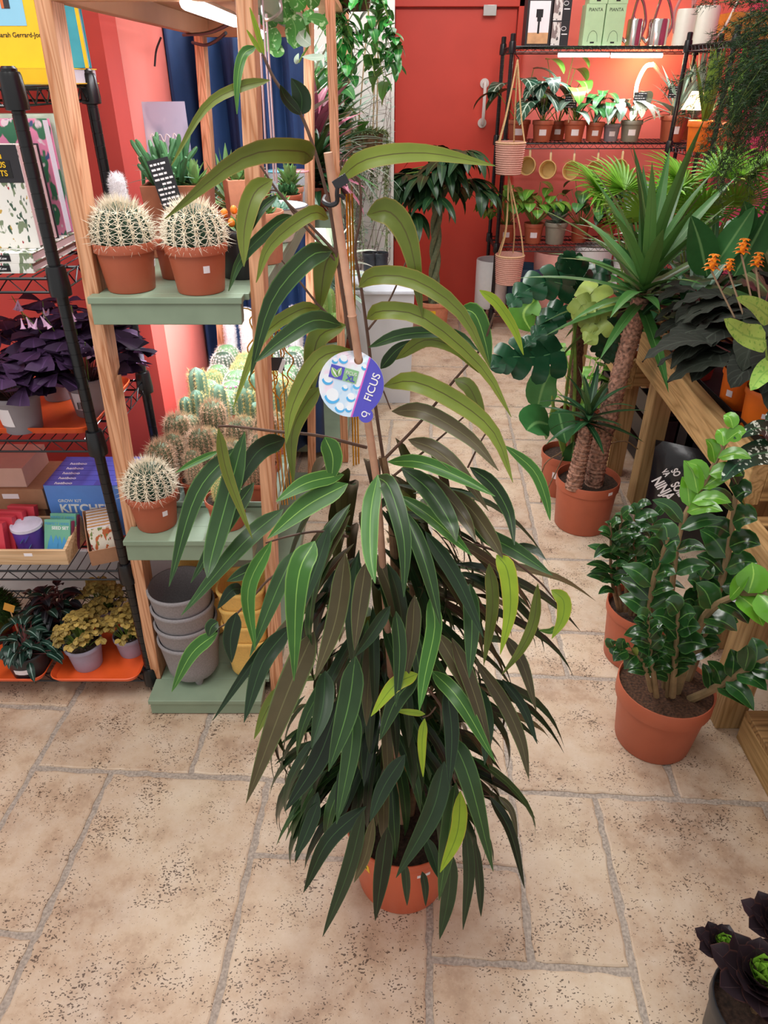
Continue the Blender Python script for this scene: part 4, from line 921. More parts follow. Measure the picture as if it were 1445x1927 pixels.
# (kind, width px, near-offset at base, at tip, [pixels along the midrib])
T = [
('g', 16, 0, -.03, (482, 88), (458, 103), (447, 150), (446, 215)), ('o', 17, 0, -.05, (508, 151), (450, 165), (385, 205), (322, 312)), ('l', 9, 0, 0, (497, 103), (483, 55), (470, 14)), ('l', 7, 0, 0, (492, 100), (478, 78), (464, 56)),
('d', 34, .01, 0, (566, 216), (567, 180), (548, 147)), ('d', 18, 0, -.02, (566, 216), (538, 185), (527, 160)),
('o', 40, 0, -.12, (588, 300), (560, 284), (455, 298), (310, 412)), ('o', 34, 0, -.06, (634, 341), (690, 300), (800, 288), (932, 312)), ('o', 34, 0, -.06, (513, 338), (478, 365), (460, 430), (459, 502)), ('t', 14, -.01, -.05, (522, 368), (495, 390), (470, 430), (452, 480)),
('t', 20, 0, -.06, (549, 405), (515, 425), (455, 485), (430, 548)), ('o', 24, 0, -.06, (618, 412), (585, 402), (510, 460), (482, 532)), ('o', 42, 0, -.04, (690, 404), (735, 400), (772, 460), (795, 600)),
('t', 36, 0, -.08, (624, 473), (580, 485), (510, 570), (470, 712)), ('o', 40, .01, .02, (634, 468), (612, 500), (600, 590)), ('o', 22, 0, -.06, (602, 580), (560, 585), (490, 640), (438, 770)), ('t', 32, 0, -.08, (642, 612), (590, 603), (530, 640), (480, 682)),
('o', 36, .01, .02, (652, 612), (602, 632), (588, 690), (586, 752)), ('o', 30, 0, -.06, (660, 658), (600, 676), (552, 760), (538, 835)), ('o', 30, 0, -.04, (603, 728), (572, 765), (549, 820), (552, 912)),
('o', 32, 0, -.09, (675, 540), (705, 520), (780, 527), (867, 588), (923, 695)), ('o', 30, 0, -.08, (690, 600), (720, 585), (800, 600), (905, 690), (962, 785)), ('t', 20, 0, -.05, (693, 654), (761, 629), (855, 629), (902, 662)), ('t', 20, .03, .03, (716, 694), (745, 660), (776, 640)),
('o', 24, 0, -.06, (745, 677), (799, 640), (855, 655), (901, 702)), ('g', 30, -.02, -.04, (866, 580), (894, 592), (912, 640), (922, 690)), ('l', 16, -.02, -.04, (902, 546), (935, 570), (968, 620), (985, 668)),
('o', 34, 0, -.12, (721, 727), (779, 718), (863, 757), (930, 815), (965, 908)), ('b', 28, 0, -.1, (737, 774), (800, 776), (884, 826), (938, 886)), ('o', 24, -.02, -.06, (855, 714), (882, 728), (900, 765), (912, 800)), ('b', 28, 0, -.1, (768, 827), (818, 846), (868, 890), (919, 962)),
('g', 24, 0, -.12, (729, 869), (792, 870), (871, 901), (932, 934)), ('t', 24, -.02, -.08, (884, 879), (926, 912), (957, 965), (968, 1026)), ('g', 20, -.03, -.08, (949, 838), (1003, 884), (1026, 935), (1035, 980)),
('t', 36, .0, -.12, (755, 880), (805, 920), (845, 980), (859, 1020)), ('b', 28, 0, -.1, (774, 887), (831, 925), (874, 976), (896, 1020)), ('b', 30, -.02, -.09, (842, 922), (885, 957), (926, 1014), (946, 1050)), ('g', 24, 0, -.12, (750, 932), (805, 968), (850, 1008), (888, 1046)),
('t', 32, -.04, -.16, (708, 896), (734, 920), (760, 1016), (760, 1124)), ('g', 32, -.06, -.17, (711, 893), (698, 960), (697, 1040), (706, 1098)), ('t', 28, -.02, -.1, (889, 996), (963, 1032), (1040, 1083)), ('d', 16, 0, -.07, (965, 1028), (1000, 1033), (1027, 1053)), 
('l', 30, -.08, -.13, (934, 1044), (955, 1075), (960, 1150), (941, 1232)), ('o', 22, -.06, -.11, (920, 1060), (927, 1140), (910, 1252)), ('o', 18, -.06, -.1, (1012, 1098), (1005, 1166), (982, 1220), (944, 1270)), ('l', 24, -.06, -.1, (1037, 1110), (1060, 1130), (1058, 1165), (1038, 1202)), ('g', 10, -.06, -.08, (1047, 1180), (1035, 1188), (1013, 1186)),
('t', 28, -.06, -.16, (884, 1098), (888, 1179), (883, 1276)), ('g', 28, -.1, -.2, (810, 1122), (818, 1180), (800, 1270), (789, 1338)), ('g', 28, -.08, -.2, (812, 1262), (865, 1318), (932, 1434)), ('b', 24, -.04, -.14, (893, 1238), (950, 1326), (981, 1397), (995, 1466)), ('d', 16, -.03, -.1, (945, 1278), (984, 1331), (1011, 1400)), ('b', 20, -.04, -.1, (950, 1196), (984, 1252), (1009, 1338)),
('l', 26, -.12, -.16, (786, 1268), (742, 1290), (698, 1348)), ('t', 30, -.11, -.16, (786, 1270), (745, 1318), (714, 1394)), ('l', 15, -.13, -.15, (799, 1352), (794, 1400), (796, 1462)), ('l', 10, -.13, -.13, (800, 1344), (770, 1340), (741, 1337)),
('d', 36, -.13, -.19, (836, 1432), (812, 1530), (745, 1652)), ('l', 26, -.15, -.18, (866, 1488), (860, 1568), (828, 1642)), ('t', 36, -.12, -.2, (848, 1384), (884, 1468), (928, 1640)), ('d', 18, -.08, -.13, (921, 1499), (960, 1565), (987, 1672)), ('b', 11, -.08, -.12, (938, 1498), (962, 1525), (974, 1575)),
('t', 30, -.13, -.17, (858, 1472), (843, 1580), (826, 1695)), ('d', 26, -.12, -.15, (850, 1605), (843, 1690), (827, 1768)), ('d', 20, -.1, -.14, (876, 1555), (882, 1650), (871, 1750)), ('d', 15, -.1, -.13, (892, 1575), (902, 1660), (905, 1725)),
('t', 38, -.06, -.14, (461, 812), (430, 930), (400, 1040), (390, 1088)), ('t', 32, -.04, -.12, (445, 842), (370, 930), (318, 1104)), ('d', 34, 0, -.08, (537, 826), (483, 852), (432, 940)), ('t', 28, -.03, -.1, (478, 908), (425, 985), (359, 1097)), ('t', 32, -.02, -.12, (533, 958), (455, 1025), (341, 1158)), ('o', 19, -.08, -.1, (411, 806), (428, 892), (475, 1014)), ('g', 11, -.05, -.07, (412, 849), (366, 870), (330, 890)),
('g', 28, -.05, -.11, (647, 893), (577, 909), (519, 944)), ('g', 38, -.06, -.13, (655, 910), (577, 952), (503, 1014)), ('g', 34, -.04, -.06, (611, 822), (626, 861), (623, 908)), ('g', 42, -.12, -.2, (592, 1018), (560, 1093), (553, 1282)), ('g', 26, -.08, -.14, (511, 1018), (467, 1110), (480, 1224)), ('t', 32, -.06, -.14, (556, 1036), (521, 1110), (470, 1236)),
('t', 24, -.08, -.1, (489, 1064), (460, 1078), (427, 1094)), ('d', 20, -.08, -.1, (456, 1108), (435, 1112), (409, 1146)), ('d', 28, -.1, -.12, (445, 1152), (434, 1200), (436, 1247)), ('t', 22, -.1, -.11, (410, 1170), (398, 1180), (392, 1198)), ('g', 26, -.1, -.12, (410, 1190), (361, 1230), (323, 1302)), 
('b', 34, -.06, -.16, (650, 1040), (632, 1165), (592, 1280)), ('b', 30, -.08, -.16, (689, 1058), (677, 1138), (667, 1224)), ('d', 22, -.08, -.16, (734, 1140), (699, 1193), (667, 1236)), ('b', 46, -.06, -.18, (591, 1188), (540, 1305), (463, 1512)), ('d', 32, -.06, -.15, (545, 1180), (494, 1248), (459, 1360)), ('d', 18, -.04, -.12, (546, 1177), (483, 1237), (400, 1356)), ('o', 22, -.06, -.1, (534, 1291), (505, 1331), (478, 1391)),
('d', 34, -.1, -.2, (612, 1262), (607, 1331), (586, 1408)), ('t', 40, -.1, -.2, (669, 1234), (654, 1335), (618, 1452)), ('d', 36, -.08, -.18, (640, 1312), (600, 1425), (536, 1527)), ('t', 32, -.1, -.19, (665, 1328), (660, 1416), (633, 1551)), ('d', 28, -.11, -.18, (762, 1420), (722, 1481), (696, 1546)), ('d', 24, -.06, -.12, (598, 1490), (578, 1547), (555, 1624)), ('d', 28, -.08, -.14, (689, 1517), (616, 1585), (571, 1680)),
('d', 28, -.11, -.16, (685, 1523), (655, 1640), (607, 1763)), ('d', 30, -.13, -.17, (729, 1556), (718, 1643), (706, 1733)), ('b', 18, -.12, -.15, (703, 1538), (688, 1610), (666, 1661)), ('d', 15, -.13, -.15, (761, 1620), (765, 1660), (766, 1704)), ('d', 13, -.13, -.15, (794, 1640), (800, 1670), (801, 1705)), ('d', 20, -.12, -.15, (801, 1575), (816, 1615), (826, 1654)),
('d', 26, -.09, -.16, (652, 1433), (644, 1490), (634, 1544)), ('d', 24, -.07, -.13, (600, 1508), (580, 1560), (557, 1613)), ('d', 26, -.06, -.15, (620, 990), (590, 1080), (540, 1200)), ('t', 28, -.05, -.15, (760, 960), (800, 1060), (830, 1180)), ('d', 26, -.05, -.14, (800, 1000), (860, 1090), (910, 1200)), ('d', 26, -.1, -.18, (840, 1290), (850, 1380), (845, 1480)), ('b', 26, -.1, -.18, (850, 1200), (890, 1300), (925, 1420)),
('b', 28, -.08, -.15, (822, 1190), (860, 1255), (905, 1340)), ('d', 26, -.1, -.17, (900, 1290), (915, 1360), (912, 1440)), ('t', 24, -.08, -.16, (745, 1150), (752, 1230), (745, 1330)), ('b', 26, -.07, -.13, (780, 1120), (775, 1200), (760, 1290))]
KIND = {'t': (LT, 1), 'd': (LD, 1), 'o': (LO, 1), 'g': (LG, 1), 'l': (LL, 1), 'b': (LB, 1)}
fol = {k: MB() for k in KIND}; rr = random.Random(21); O = V((FX, FY, 0))
def axis(z): return V((FX-.02+(-.085)*(max(0, z-.2)/1.25), .945-.06*(z/1.5), z))
for q in T:
    k, wpx, d0, d1, px = q[0], q[1], q[2], q[3], q[4:]
    n = len(px); pts = []
    for i, p in enumerate(px):
        f = i/(n-1); pts.append(at(p[0], p[1], Y=.915+d0+(d1-d0)*f-(.02 if p[1] > 980 else 0)))
    mid = pts[len(pts)//2]; w_ = wpx/F*((mid-CAM).dot(FW))
    up = (CAM-mid).normalized(); up = (up+V((rr.uniform(-.35, .35), 0, rr.uniform(-.1, .35)))).normalized()
    fol[k].leaf([p-O for p in pts], w_*1.08, 'long' if wpx > 9 else 'ovate', up, rr.uniform(.12, .32), rr.random(), 0, 13)
# the leaves behind and between, hanging from the stems
rr = random.Random(77)
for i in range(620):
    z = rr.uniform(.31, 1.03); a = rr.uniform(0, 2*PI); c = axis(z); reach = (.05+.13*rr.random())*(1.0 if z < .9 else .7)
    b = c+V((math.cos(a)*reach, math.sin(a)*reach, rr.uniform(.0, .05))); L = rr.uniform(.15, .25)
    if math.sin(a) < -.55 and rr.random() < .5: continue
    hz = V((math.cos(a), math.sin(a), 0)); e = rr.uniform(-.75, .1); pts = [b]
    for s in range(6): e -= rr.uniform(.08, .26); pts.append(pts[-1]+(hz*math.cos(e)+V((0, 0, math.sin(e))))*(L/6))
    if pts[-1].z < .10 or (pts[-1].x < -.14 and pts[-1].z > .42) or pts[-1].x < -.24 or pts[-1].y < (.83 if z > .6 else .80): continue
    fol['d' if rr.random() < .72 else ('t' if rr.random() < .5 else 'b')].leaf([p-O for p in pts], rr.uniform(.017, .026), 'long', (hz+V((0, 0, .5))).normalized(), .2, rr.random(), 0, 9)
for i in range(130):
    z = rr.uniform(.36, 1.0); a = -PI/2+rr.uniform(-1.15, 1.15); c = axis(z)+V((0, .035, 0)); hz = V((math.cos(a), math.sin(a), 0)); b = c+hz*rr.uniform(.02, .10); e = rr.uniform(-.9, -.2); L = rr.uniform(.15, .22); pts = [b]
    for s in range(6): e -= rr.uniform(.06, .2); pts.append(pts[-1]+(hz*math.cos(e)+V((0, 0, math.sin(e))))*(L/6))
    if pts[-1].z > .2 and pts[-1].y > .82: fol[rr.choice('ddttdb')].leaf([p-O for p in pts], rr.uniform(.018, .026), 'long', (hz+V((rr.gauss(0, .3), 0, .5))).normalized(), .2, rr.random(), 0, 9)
for k, m in fol.items():
    m.obj('foliage', KIND[k][0], fig, recalc=False, label={'t': 'green fig leaves', 'd': 'darkest fig leaves', 'o': 'olive undersides of fig leaves', 'g': 'bright green fig leaves', 'l': 'lime yellow young fig leaves', 'b': 'bronze tinted fig leaves'}[k])
# stems and twigs
sg = MB(); sr = MB()
def twig(_, px, r0, r1, d0=0, d1=None):
    m = MB()
    d1 = d0 if d1 is None else d1; n = len(px); ps = [at(x, y, Y=.925+d0+(d1-d0)*i/(n-1))-O for i, (x, y) in enumerate(px)]; c = spline(ps, 4*n)
    m.tube(c, [r0+(r1-r0)*i/(len(c)-1) for i in range(len(c))], 6); m.obj('twig', plain('fig_twig', '5f4638', rough=.6, var=.25, scale=60), fig)
base = V((FX-.015, FY, ph_*.85))-O
sg.tube(spline([base, at(742, 1400, Y=.94)-O, at(745, 1150, Y=.93)-O, at(735, 950, Y=.925)-O, at(722, 860, Y=.925)-O], 20), [.011-.007*i/19 for i in range(20)], 8)
sg.tube(spline([base+V((.03, .01, 0)), at(790, 1400, Y=.95)-O, at(775, 1100, Y=.94)-O, at(715, 860, Y=.93)-O], 16), [.009-.006*i/15 for i in range(16)], 8)
twig(sr, [(712, 900), (690, 800), (670, 690), (655, 620), (634, 480), (622, 400), (600, 310), (566, 215), (520, 155), (494, 102)], .0032, .0017)
twig(sr, [(722, 870), (706, 760), (694, 650), (680, 545), (668, 470), (678, 410), (677, 345), (668, 330)], .0028, .0014)
twig(sr, [(725, 862), (790, 795), (855, 715), (905, 655), (930, 590)], .0026, .0012, 0, -.05); twig(sr, [(735, 900), (815, 835), (900, 760)], .0022, .001, 0, -.03)
twig(sr, [(640, 612), (600, 575), (560, 525), (530, 490)], .002, .001); twig(sr, [(636, 480), (580, 420), (530, 370), (490, 312)], .0022, .0012); twig(sr, [(640, 500), (560, 410), (525, 362), (495, 360)], .002, .001)
twig(sr, [(690, 842), (600, 820), (520, 812), (445, 803), (410, 802)], .0026, .0014, 0, -.08); twig(sr, [(655, 1010), (600, 1000), (540, 1010), (500, 1022)], .0022, .0012, -.02, -.08); twig(sr, [(600, 1060), (520, 1080), (470, 1130), (430, 1170), (405, 1185)], .0022, .0012, -.02, -.1)
twig(sr, [(693, 620), (730, 570), (765, 490), (763, 482)], .0016, .0008); twig(sr, [(668, 340), (640, 310), (665, 280), (690, 275)], .0015, .0008); twig(sr, [(622, 400), (640, 345), (650, 300), (672, 276)], .0015, .0008)
twig(sr, [(800, 1290), (830, 1330), (850, 1390), (852, 1460), (875, 1490), (930, 1500)], .0026, .0012, -.1, -.1); twig(sr, [(820, 1330), (808, 1345), (795, 1350)], .0014, .001, -.13, -.13); twig(sr, [(850, 1015), (940, 1040), (1010, 1090), (1045, 1130)], .0022, .0012, -.03, -.07); twig(sr, [(565, 200), (566, 216)], .0015, .001)
twig(sr, [(700, 740), (715, 725), (735, 770)], .0015, .001); twig(sr, [(880, 880), (905, 830), (925, 800)], .0015, .001, -.03)
sg.obj('trunk', STEMB, fig)
# bamboo cane with its clip, pushed down into the pot
c0, c1 = at(617, 287, Y=.885), at(708, 900, Y=.905); cd = (c1-c0).normalized(); c2 = V((FX+.0, FY-.01, ph_*.7))
cane = thing('bamboo_cane', 'pale pink-brown bamboo cane that stakes the tall fig', 'cane', c2)
ps = [c0, c0.lerp(c1, .43), c0.lerp(c1, .435), c0.lerp(c1, .44), c1, c2]; m = MB(); m.tube([p-c2 for p in ps], [.0050, .0052, .0062, .0053, .0056, .0066], 12); m.obj('cane_shaft', BAMBOO, cane)
cp = at(622, 378, Y=.878)
m = MB(); m.tube(spline([at(*p)-cp for p in ()] or [at(635, 352, Y=.86)-cp, at(634, 365, Y=.862)-cp, at(634, 380, Y=.866)-cp, at(622, 386, Y=.866)-cp, at(609, 380, Y=.872)-cp, at(612, 370, Y=.90)-cp], 18), .0028, 6)
m.tube(spline([at(632, 372, Y=.866)-cp, at(640, 368, Y=.866)-cp, at(647, 374, Y=.868)-cp], 6), .0022, 6); m.box(at(641, 342, Y=.862)-cp, (.017, .006, .010), Matrix.Rotation(R(-30), 3, 'Y'))
clip = thing('plant_clip', 'black plastic clip holding the fig stem to the bamboo cane', 'clip', cp); m.obj('clip_body', BLACKPOT, clip)
# round plant tag threaded on the cane
f_ = (677-287)/(900-287); za_, zb_ = (c0-CAM).dot(FW), (c1-CAM).dot(FW); hp_ = c0.lerp(c1, f_*za_/(zb_-f_*(zb_-za_))); D = 1/F*((hp_-CAM).dot(FW))
fz = V((0, -1, .30)).normalized(); fxv = V((1, 0, .0)).normalized(); fyv = fz.cross(fxv).normalized()
M4 = Matrix((fxv, fyv, fz)).transposed().to_4x4()
tc_ = hp_-M4.to_3x3() @ V((14*D, 45*D, -.0068))
tg = thing('plant_tag', 'round blue-and-white plant tag reading FICUS on the bamboo cane', 'tag', tc_)
def bend(p): return V((p[0], p[1], p[2]-.026*max(0, (p[1]/D-41)/20)**1.2*math.exp(-((p[0]/D-14)/13)**2)))   # the card curls back over the cane at its top
def tg_add(pts, name, mat, z, par=tg, th=.0008):
    m = MB(); n = len(pts); m.prism(pts, z, z+th); m.v = [tuple(M4.to_3x3() @ bend(p)) for p in m.v]; return m.obj(name, mat, par, smooth=False)
r_ = 61.5*D; cd_ = V((math.cos(R(-24)), math.sin(R(-24))))  # the purple segment lies to the lower right
def circ(cx, cy, r, n=28, a0=0, a1=360): return [(cx+r*math.cos(R(a0+(a1-a0)*i/(n if a1-a0 == 360 else n-1))), cy+r*math.sin(R(a0+(a1-a0)*i/(n if a1-a0 == 360 else n-1)))) for i in range(n)]
BUB = printed('bubble_print', 'cfe6fa', [('eef4fc', .44), ('f4e3f2', .58), ('8fcdf5', .655)], 34, 3, .08)
hx_, hy_ = 14*D, 45*D
def holed(z, th):
    m = MB(); n = 64; rings = []
    for f in (0, .04, .1, .2, .35, .6, 1):
        q = []
        for i in range(n):
            a = 2*PI*i/n; ux_, uy_ = math.cos(a), math.sin(a); b_ = hx_*ux_+hy_*uy_; c_ = hx_*hx_+hy_*hy_-r_*r_; ro = -b_+(b_*b_-c_)**.5; ri = 8.4*D; q.append((hx_+ux_*(ri+(ro-ri)*f), hy_+uy_*(ri+(ro-ri)*f)))
        rings.append(q)
    vs = [(x, y, z+th) for q in rings for x, y in q]+[(x, y, z) for q in rings for x, y in q]; k = len(rings); o = k*n
    fs = [(i*n+j, (i+1)*n+j, (i+1)*n+(j+1) % n, i*n+(j+1) % n) for i in range(k-1) for j in range(n)]+[(o+i*n+j, o+i*n+(j+1) % n, o+(i+1)*n+(j+1) % n, o+(i+1)*n+j) for i in range(k-1) for j in range(n)]
    fs += [((k-1)*n+j, o+(k-1)*n+j, o+(k-1)*n+(j+1) % n, (k-1)*n+(j+1) % n) for j in range(n)]+[(j, (j+1) % n, o+(j+1) % n, o+j) for j in range(n)]
    m.add(vs, fs); m.v = [tuple(M4.to_3x3() @ bend(p)) for p in m.v]; return m.obj('tag_disc', BUB, tg, smooth=False)
disc_ = holed(0, .0008)
VIO = plain('violet_card', '5450c0', rough=.4, var=.03); MAGS = plain('magenta_line', 'd964c0', rough=.4)
base_a = -18; off = 20*D; half = math.degrees(math.acos(off/r_))
tg_add(circ(0, 0, r_*.995, 30, base_a-half, base_a+half), 'violet_segment', VIO, .0009)
half2 = math.degrees(math.acos((off-3*D)/r_)); a1_ = circ(0, 0, r_*.995, 2, base_a-half2, base_a+half2); a2_ = circ(0, 0, r_*.995, 2, base_a-half, base_a+half)
tg_add([a1_[0], a2_[0], a2_[1], a1_[1]], 'magenta_stripe', MAGS, .0010)
lob = tg_add(circ(27*D, -58*D, 14*D, 24), 'oxygen_lobe', VIO, .0011)
def mtx(x, y, z, ang): return M4 @ Matrix.Translation((x, y, z)) @ Matrix.Rotation(R(ang), 4, 'Z')
def ttext(s, size, mat, x, y, ang, z=.0021, bold=0):
    o = text(s, size, mat, tg, (0, 0, 0), (0, 0, 0), bold=bold); o.matrix_local = mtx(x, y, z, ang); return o
ttext('FICUS', 21*D, CREAMINK, 36*D, -33*D, 69, bold=.008); ttext('O', 15*D, CREAMINK, 27*D, -63*D, 71, bold=.02); ttext('2', 9*D, CREAMINK, 34*D, -58*D, 71, bold=.02)
def rect(cx, cy, a, b, ang):
    c, s = math.cos(R(ang)), math.sin(R(ang)); return [(cx+x*c-y*s, cy+x*s+y*c) for x, y in ((-a, -b), (a, -b), (a, b), (-a, b))]
tg_add(rect(-27*D, 23*D, 13*D, 12*D, -15), 'leaf_panel', VIO, .0010); LGR = plain('soft_green_card', '8cc08a', rough=.4, var=.03)
tg_add(rect(-1*D, 16*D, 13*D, 12*D, -15), 'green_panel', LGR, .0010)
ttext('FICUS', 8.2*D, CREAMINK, -10.5*D, 20.5*D, -15); ttext('XL', 13.5*D, VIO, -10*D, 8.5*D, -15, bold=.03)
m = MB()
for (x0, y0, x1, y1, w_) in ((-25, 14, -36, 32, 11), (-25, 15, -18, 31, 9)): m.leaf([(x0*D, y0*D, .0021), ((x0+x1)/2*D-1*D, (y0+y1)/2*D, .0021), (x1*D, y1*D, .0021)], w_*D, 'ovate', (0, 0, 1), 0, .5)
m.v = [tuple(M4.to_3x3() @ V(p)) for p in m.v]; m.obj('leaf_emblem', leafm('emblem_leaf', '9ccc7a', '9ccc7a', 'f4f6f0', veinw=.2, edge='f4f6f0'), tg, recalc=False)
WB = plain('bubble_white', 'f2f7fd', rough=.35, var=.02); BB = plain('bubble_blue', '54b4ee', rough=.35, var=.1)
for i, (x, y, r) in enumerate(((-36, -21, 15), (-22, -43, 10), (-6, -46, 6.5), (-1, -24, 9), (-12, -6, 6), (10, -2, 7), (-44, 10, 11), (-14, 47, 9), (25, 32, 6), (-30, 44, 6))):
    if (x*x+y*y)**.5+r > 61: r = 60-(x*x+y*y)**.5
    if r < 3: continue
    tg_add(circ(x*D, y*D, r*D, 22, 185, 330)+circ((x+1.5)*D, (y+3)*D, r*.86*D, 16, 330, 185), 'bubble', BB, .00095, th=.0003); tg_add(circ(x*D, (y+r*.12)*D, r*.8*D, 20), 'bubble', WB, .0009, th=.0002)
# ---------------------------------------------------------------- right: treated timber benches
def bench(name, label, y0, y1, xf, depth, zb, zt, legs, off=0):
    """front face at x = xf(y); runs along y"""
    t = thing(name, label, 'bench', (xf(y0)+depth/2, (y0+y1)/2, 0)); ox, oy = t.location.x, t.location.y
    def sl(m, x0, x1, a, b, z0, z1):   # slanted along the bench
        m.hexa([(xf(a)+x0-ox, a-oy, z0), (xf(a)+x1-ox, a-oy, z0), (xf(b)+x1-ox, b-oy, z0), (xf(b)+x0-ox, b-oy, z0), (xf(a)+x0-ox, a-oy, z1), (xf(a)+x1-ox, a-oy, z1), (xf(b)+x1-ox, b-oy, z1), (xf(b)+x0-ox, b-oy, z1)])
    m = MB(); sl(m, 0, .045, y0, y1, zb, zt); m.obj('front_rail', TIMBER, t, smooth=False, bevel=.003)
    m = MB(); sl(m, depth-.045, depth, y0, y1, zb, zt); m.obj('back_rail', TIMBER, t, smooth=False, bevel=.003)
    for a in (y0, y1-.045): m = MB(); sl(m, .045, depth-.045, a, a+.045, zb+.01, zt-.005); m.obj('end_rail', wood('treated_timber_cross', 'b08c58', '7d5c34', 'x', 10, .65), t, smooth=False, bevel=.003)
    m = MB(); sl(m, .045, depth-.045, y0+.045, y1-.045, zt-.06, zt-.045); m.obj('bench_top', TIMBER, t, smooth=False)
    for (yy, sx) in legs:
        m = MB(); x = xf(yy)+(.055 if sx == 0 else depth-.12)-ox+off; m.bx(x, x+.075, yy-.04-oy, yy+.04-oy, 0, zt-.062); m.obj('leg', TIMBERZ, t, smooth=False, bevel=.003)
    return t
xa = lambda y: .997+.05*(y-2.7); xb = lambda y: .925+.05*(y-1.5); xc = lambda y: .985+.05*(y-2.8)
bench('potting_bench', 'raw timber potting bench holding the orange pots', 1.60, 2.70, xa, .62, .58, .705, [(2.60, 0), (1.72, 0), (2.60, 1), (1.72, 1)])
bench('potting_bench', 'lower raw timber bench at the right edge behind the glossy pinnate plant', .62, 1.575, xb, .6, .445, .567, [(1.40, 0), (.72, 0), (1.40, 1), (.72, 1)], -.055)
bench('potting_bench', 'farther timber bench behind the yucca trunks', 2.76, 3.95, xc, .62, .445, .567, [(2.86, 0), (3.85, 0), (2.86, 1), (3.85, 1)], -.04)
t = thing('pallet', 'low slatted timber pallet on the floor at the right edge', 'pallet', (1.2, 1.10, 0))
for k in range(3): MB().bx(-.235, .3, -.19+k*.145, -.06+k*.145, .085, .105).obj('slat', wood('pallet_wood', 'b08a58', '7d5c34', 'x', 9, .7), t, smooth=False, bevel=.002)
for x in (-.235, .2): MB().bx(x, x+.04, -.19, .23, 0, .085).obj('bearer', TIMBER, t, smooth=False, bevel=.002)
def ntray(label, x0, x1, y0, y1, z): return tray('nursery_tray', label, x0, x1, y0, y1, z, .03, BLACKPOT, .02)
ntray('black nursery tray under the orange pots on the bench', 1.045, 1.50, 1.66, 2.62, .661)
ntray('black nursery tray on the lower right bench', 1.0, 1.42, .70, 1.52, .523)
# bag of soil under the bench
t = thing('soil_bag', 'black bag of soil mix with white lettering under the timber bench', 'bag', (1.13, 2.28, 0), R(-28))
m = MB(); n_, k_ = 12, 14; vs = []
for s in (-1, 1):
    for i in range(k_+1):
        for j in range(n_+1):
            u_, v_ = j/n_, i/k_; b_ = (math.sin(PI*u_)*math.sin(PI*min(1, v_*1.02)))**.5; vs.append(((u_-.5)*.30*(1-.06*math.sin(PI*v_)), s*.062*b_+.004*math.sin(9*u_+7*v_), .41*v_))
q = (k_+1)*(n_+1)
for s in (0, 1):
    for i in range(k_):
        for j in range(n_): a = s*q+i*(n_+1)+j; m.f.append((a, a+1, a+n_+2, a+n_+1))
m.v = vs; m.a = [(0, 0, .5)]*len(vs); m.obj('bag_body', plain('black_polythene', '1b1c20', rough=.25, var=.1, scale=20, bump=.3), t)
Mt = Matrix.Rotation(PI/2, 3, 'X') 
Rb = Matrix.Rotation(R(46), 3, 'Y')
for s, sz, lx, lz in (('SO', .05, -.07, .055), ('VA', .045, -.09, .015), ('SOIL', .062, -.005, .012), ('NINJA', .078, -.07, -.055), ('MIX', .04, .035, -.10)):
    o_ = Rb @ V((lx*.72, 0, lz*.72)); text(s, sz*.72, CREAMINK, t, (-.065+o_.x, -.069, .27+o_.z), Rb @ Mt, bold=.03, sx=.62)
MB().bx(.06, .085, -.067, -.0655, .2, .225).obj('price_sticker', PAPER, t, smooth=False)
def crate(label, x, y, w_, d_, h_):
    t = thing('dark_filler_crate', label, 'crate', (x, y, 0)); a, b = w_/2, d_/2; m = MB()
    for z in (0.01, h_*.36, h_*.7):
        for q in ((-a, a, -b, -b+.006), (-a, a, b-.006, b), (-a, -a+.006, -b+.006, b-.006), (a-.006, a, -b+.006, b-.006)): m.bx(q[0], q[1], q[2], q[3], z, z+h_*.26)
    for sx in (-1, 1):
        for sy in (-1, 1): m.bx(sx*a-(.02 if sx > 0 else 0), sx*a+(0 if sx > 0 else .02), sy*b-(.02 if sy > 0 else 0), sy*b+(0 if sy > 0 else .02), 0, h_)
    m.bx(-a+.006, a-.006, -b+.006, b-.006, .01, .02); m.obj('crate_frame', BLACKPOT, t, smooth=False); return t
crate('added black slatted crate darkening under the near potting bench, behind the soil bag', 1.42, 2.15, .26, .36, .36); crate('added black slatted crate darkening under the far end of the near potting bench', 1.26, 2.50, .2, .12, .42); crate('added black slatted crate darkening under the farther bench', 1.35, 3.3, .34, .7, .34); crate('added black slatted crate darkening under the lower right bench', 1.33, 1.02+.4, .2, .26, .36)  # black crates added to deepen the dark under the benches
# ---------------------------------------------------------------- leaf materials
LZZ = leafm('zz_leaf', '234a22', '6d7a2c', '5d8a44', rough=.2, var=.4, veinw=.04, edge='4a7a38'); LZB = leafm('zz_young_leaf', '5f9a2a', '7fa83a', '93c050', rough=.2, var=.2, veinw=.04)
LMON = leafm('monstera_leaf', '1e4a30', '3f6a3a', '5a8a5c', rough=.25, var=.25, veinw=.04); LMY = leafm('young_monstera_leaf', '9db25a', '93a650', '7f9a48', rough=.35, var=.12)
LFRESH = leafm('fresh_green_leaf', '63a03a', '86b84a', '9cc860', rough=.35, var=.3); LMID = leafm('mid_green_leaf', '38703a', '5a8a44', '6fa060', rough=.35, var=.35)
LDEEP = leafm('deep_green_leaf', '234a2c', '4a6a3c', '4f7f50', rough=.32, var=.35); LYUC = leafm('yucca_leaf', '3f7034', '5f8a48', '6f9a58', rough=.35, var=.3, veinw=.03)
LPALM = leafm('fan_palm_leaf', '6fa82c', '7fb03a', '4f8a2a', rough=.4, var=.3, veinw=.08); LCAL = leafm('dark_calathea_leaf', '22281f', '30202a', '363d34', rough=.85, var=.35, veinw=.05, stripes=7)
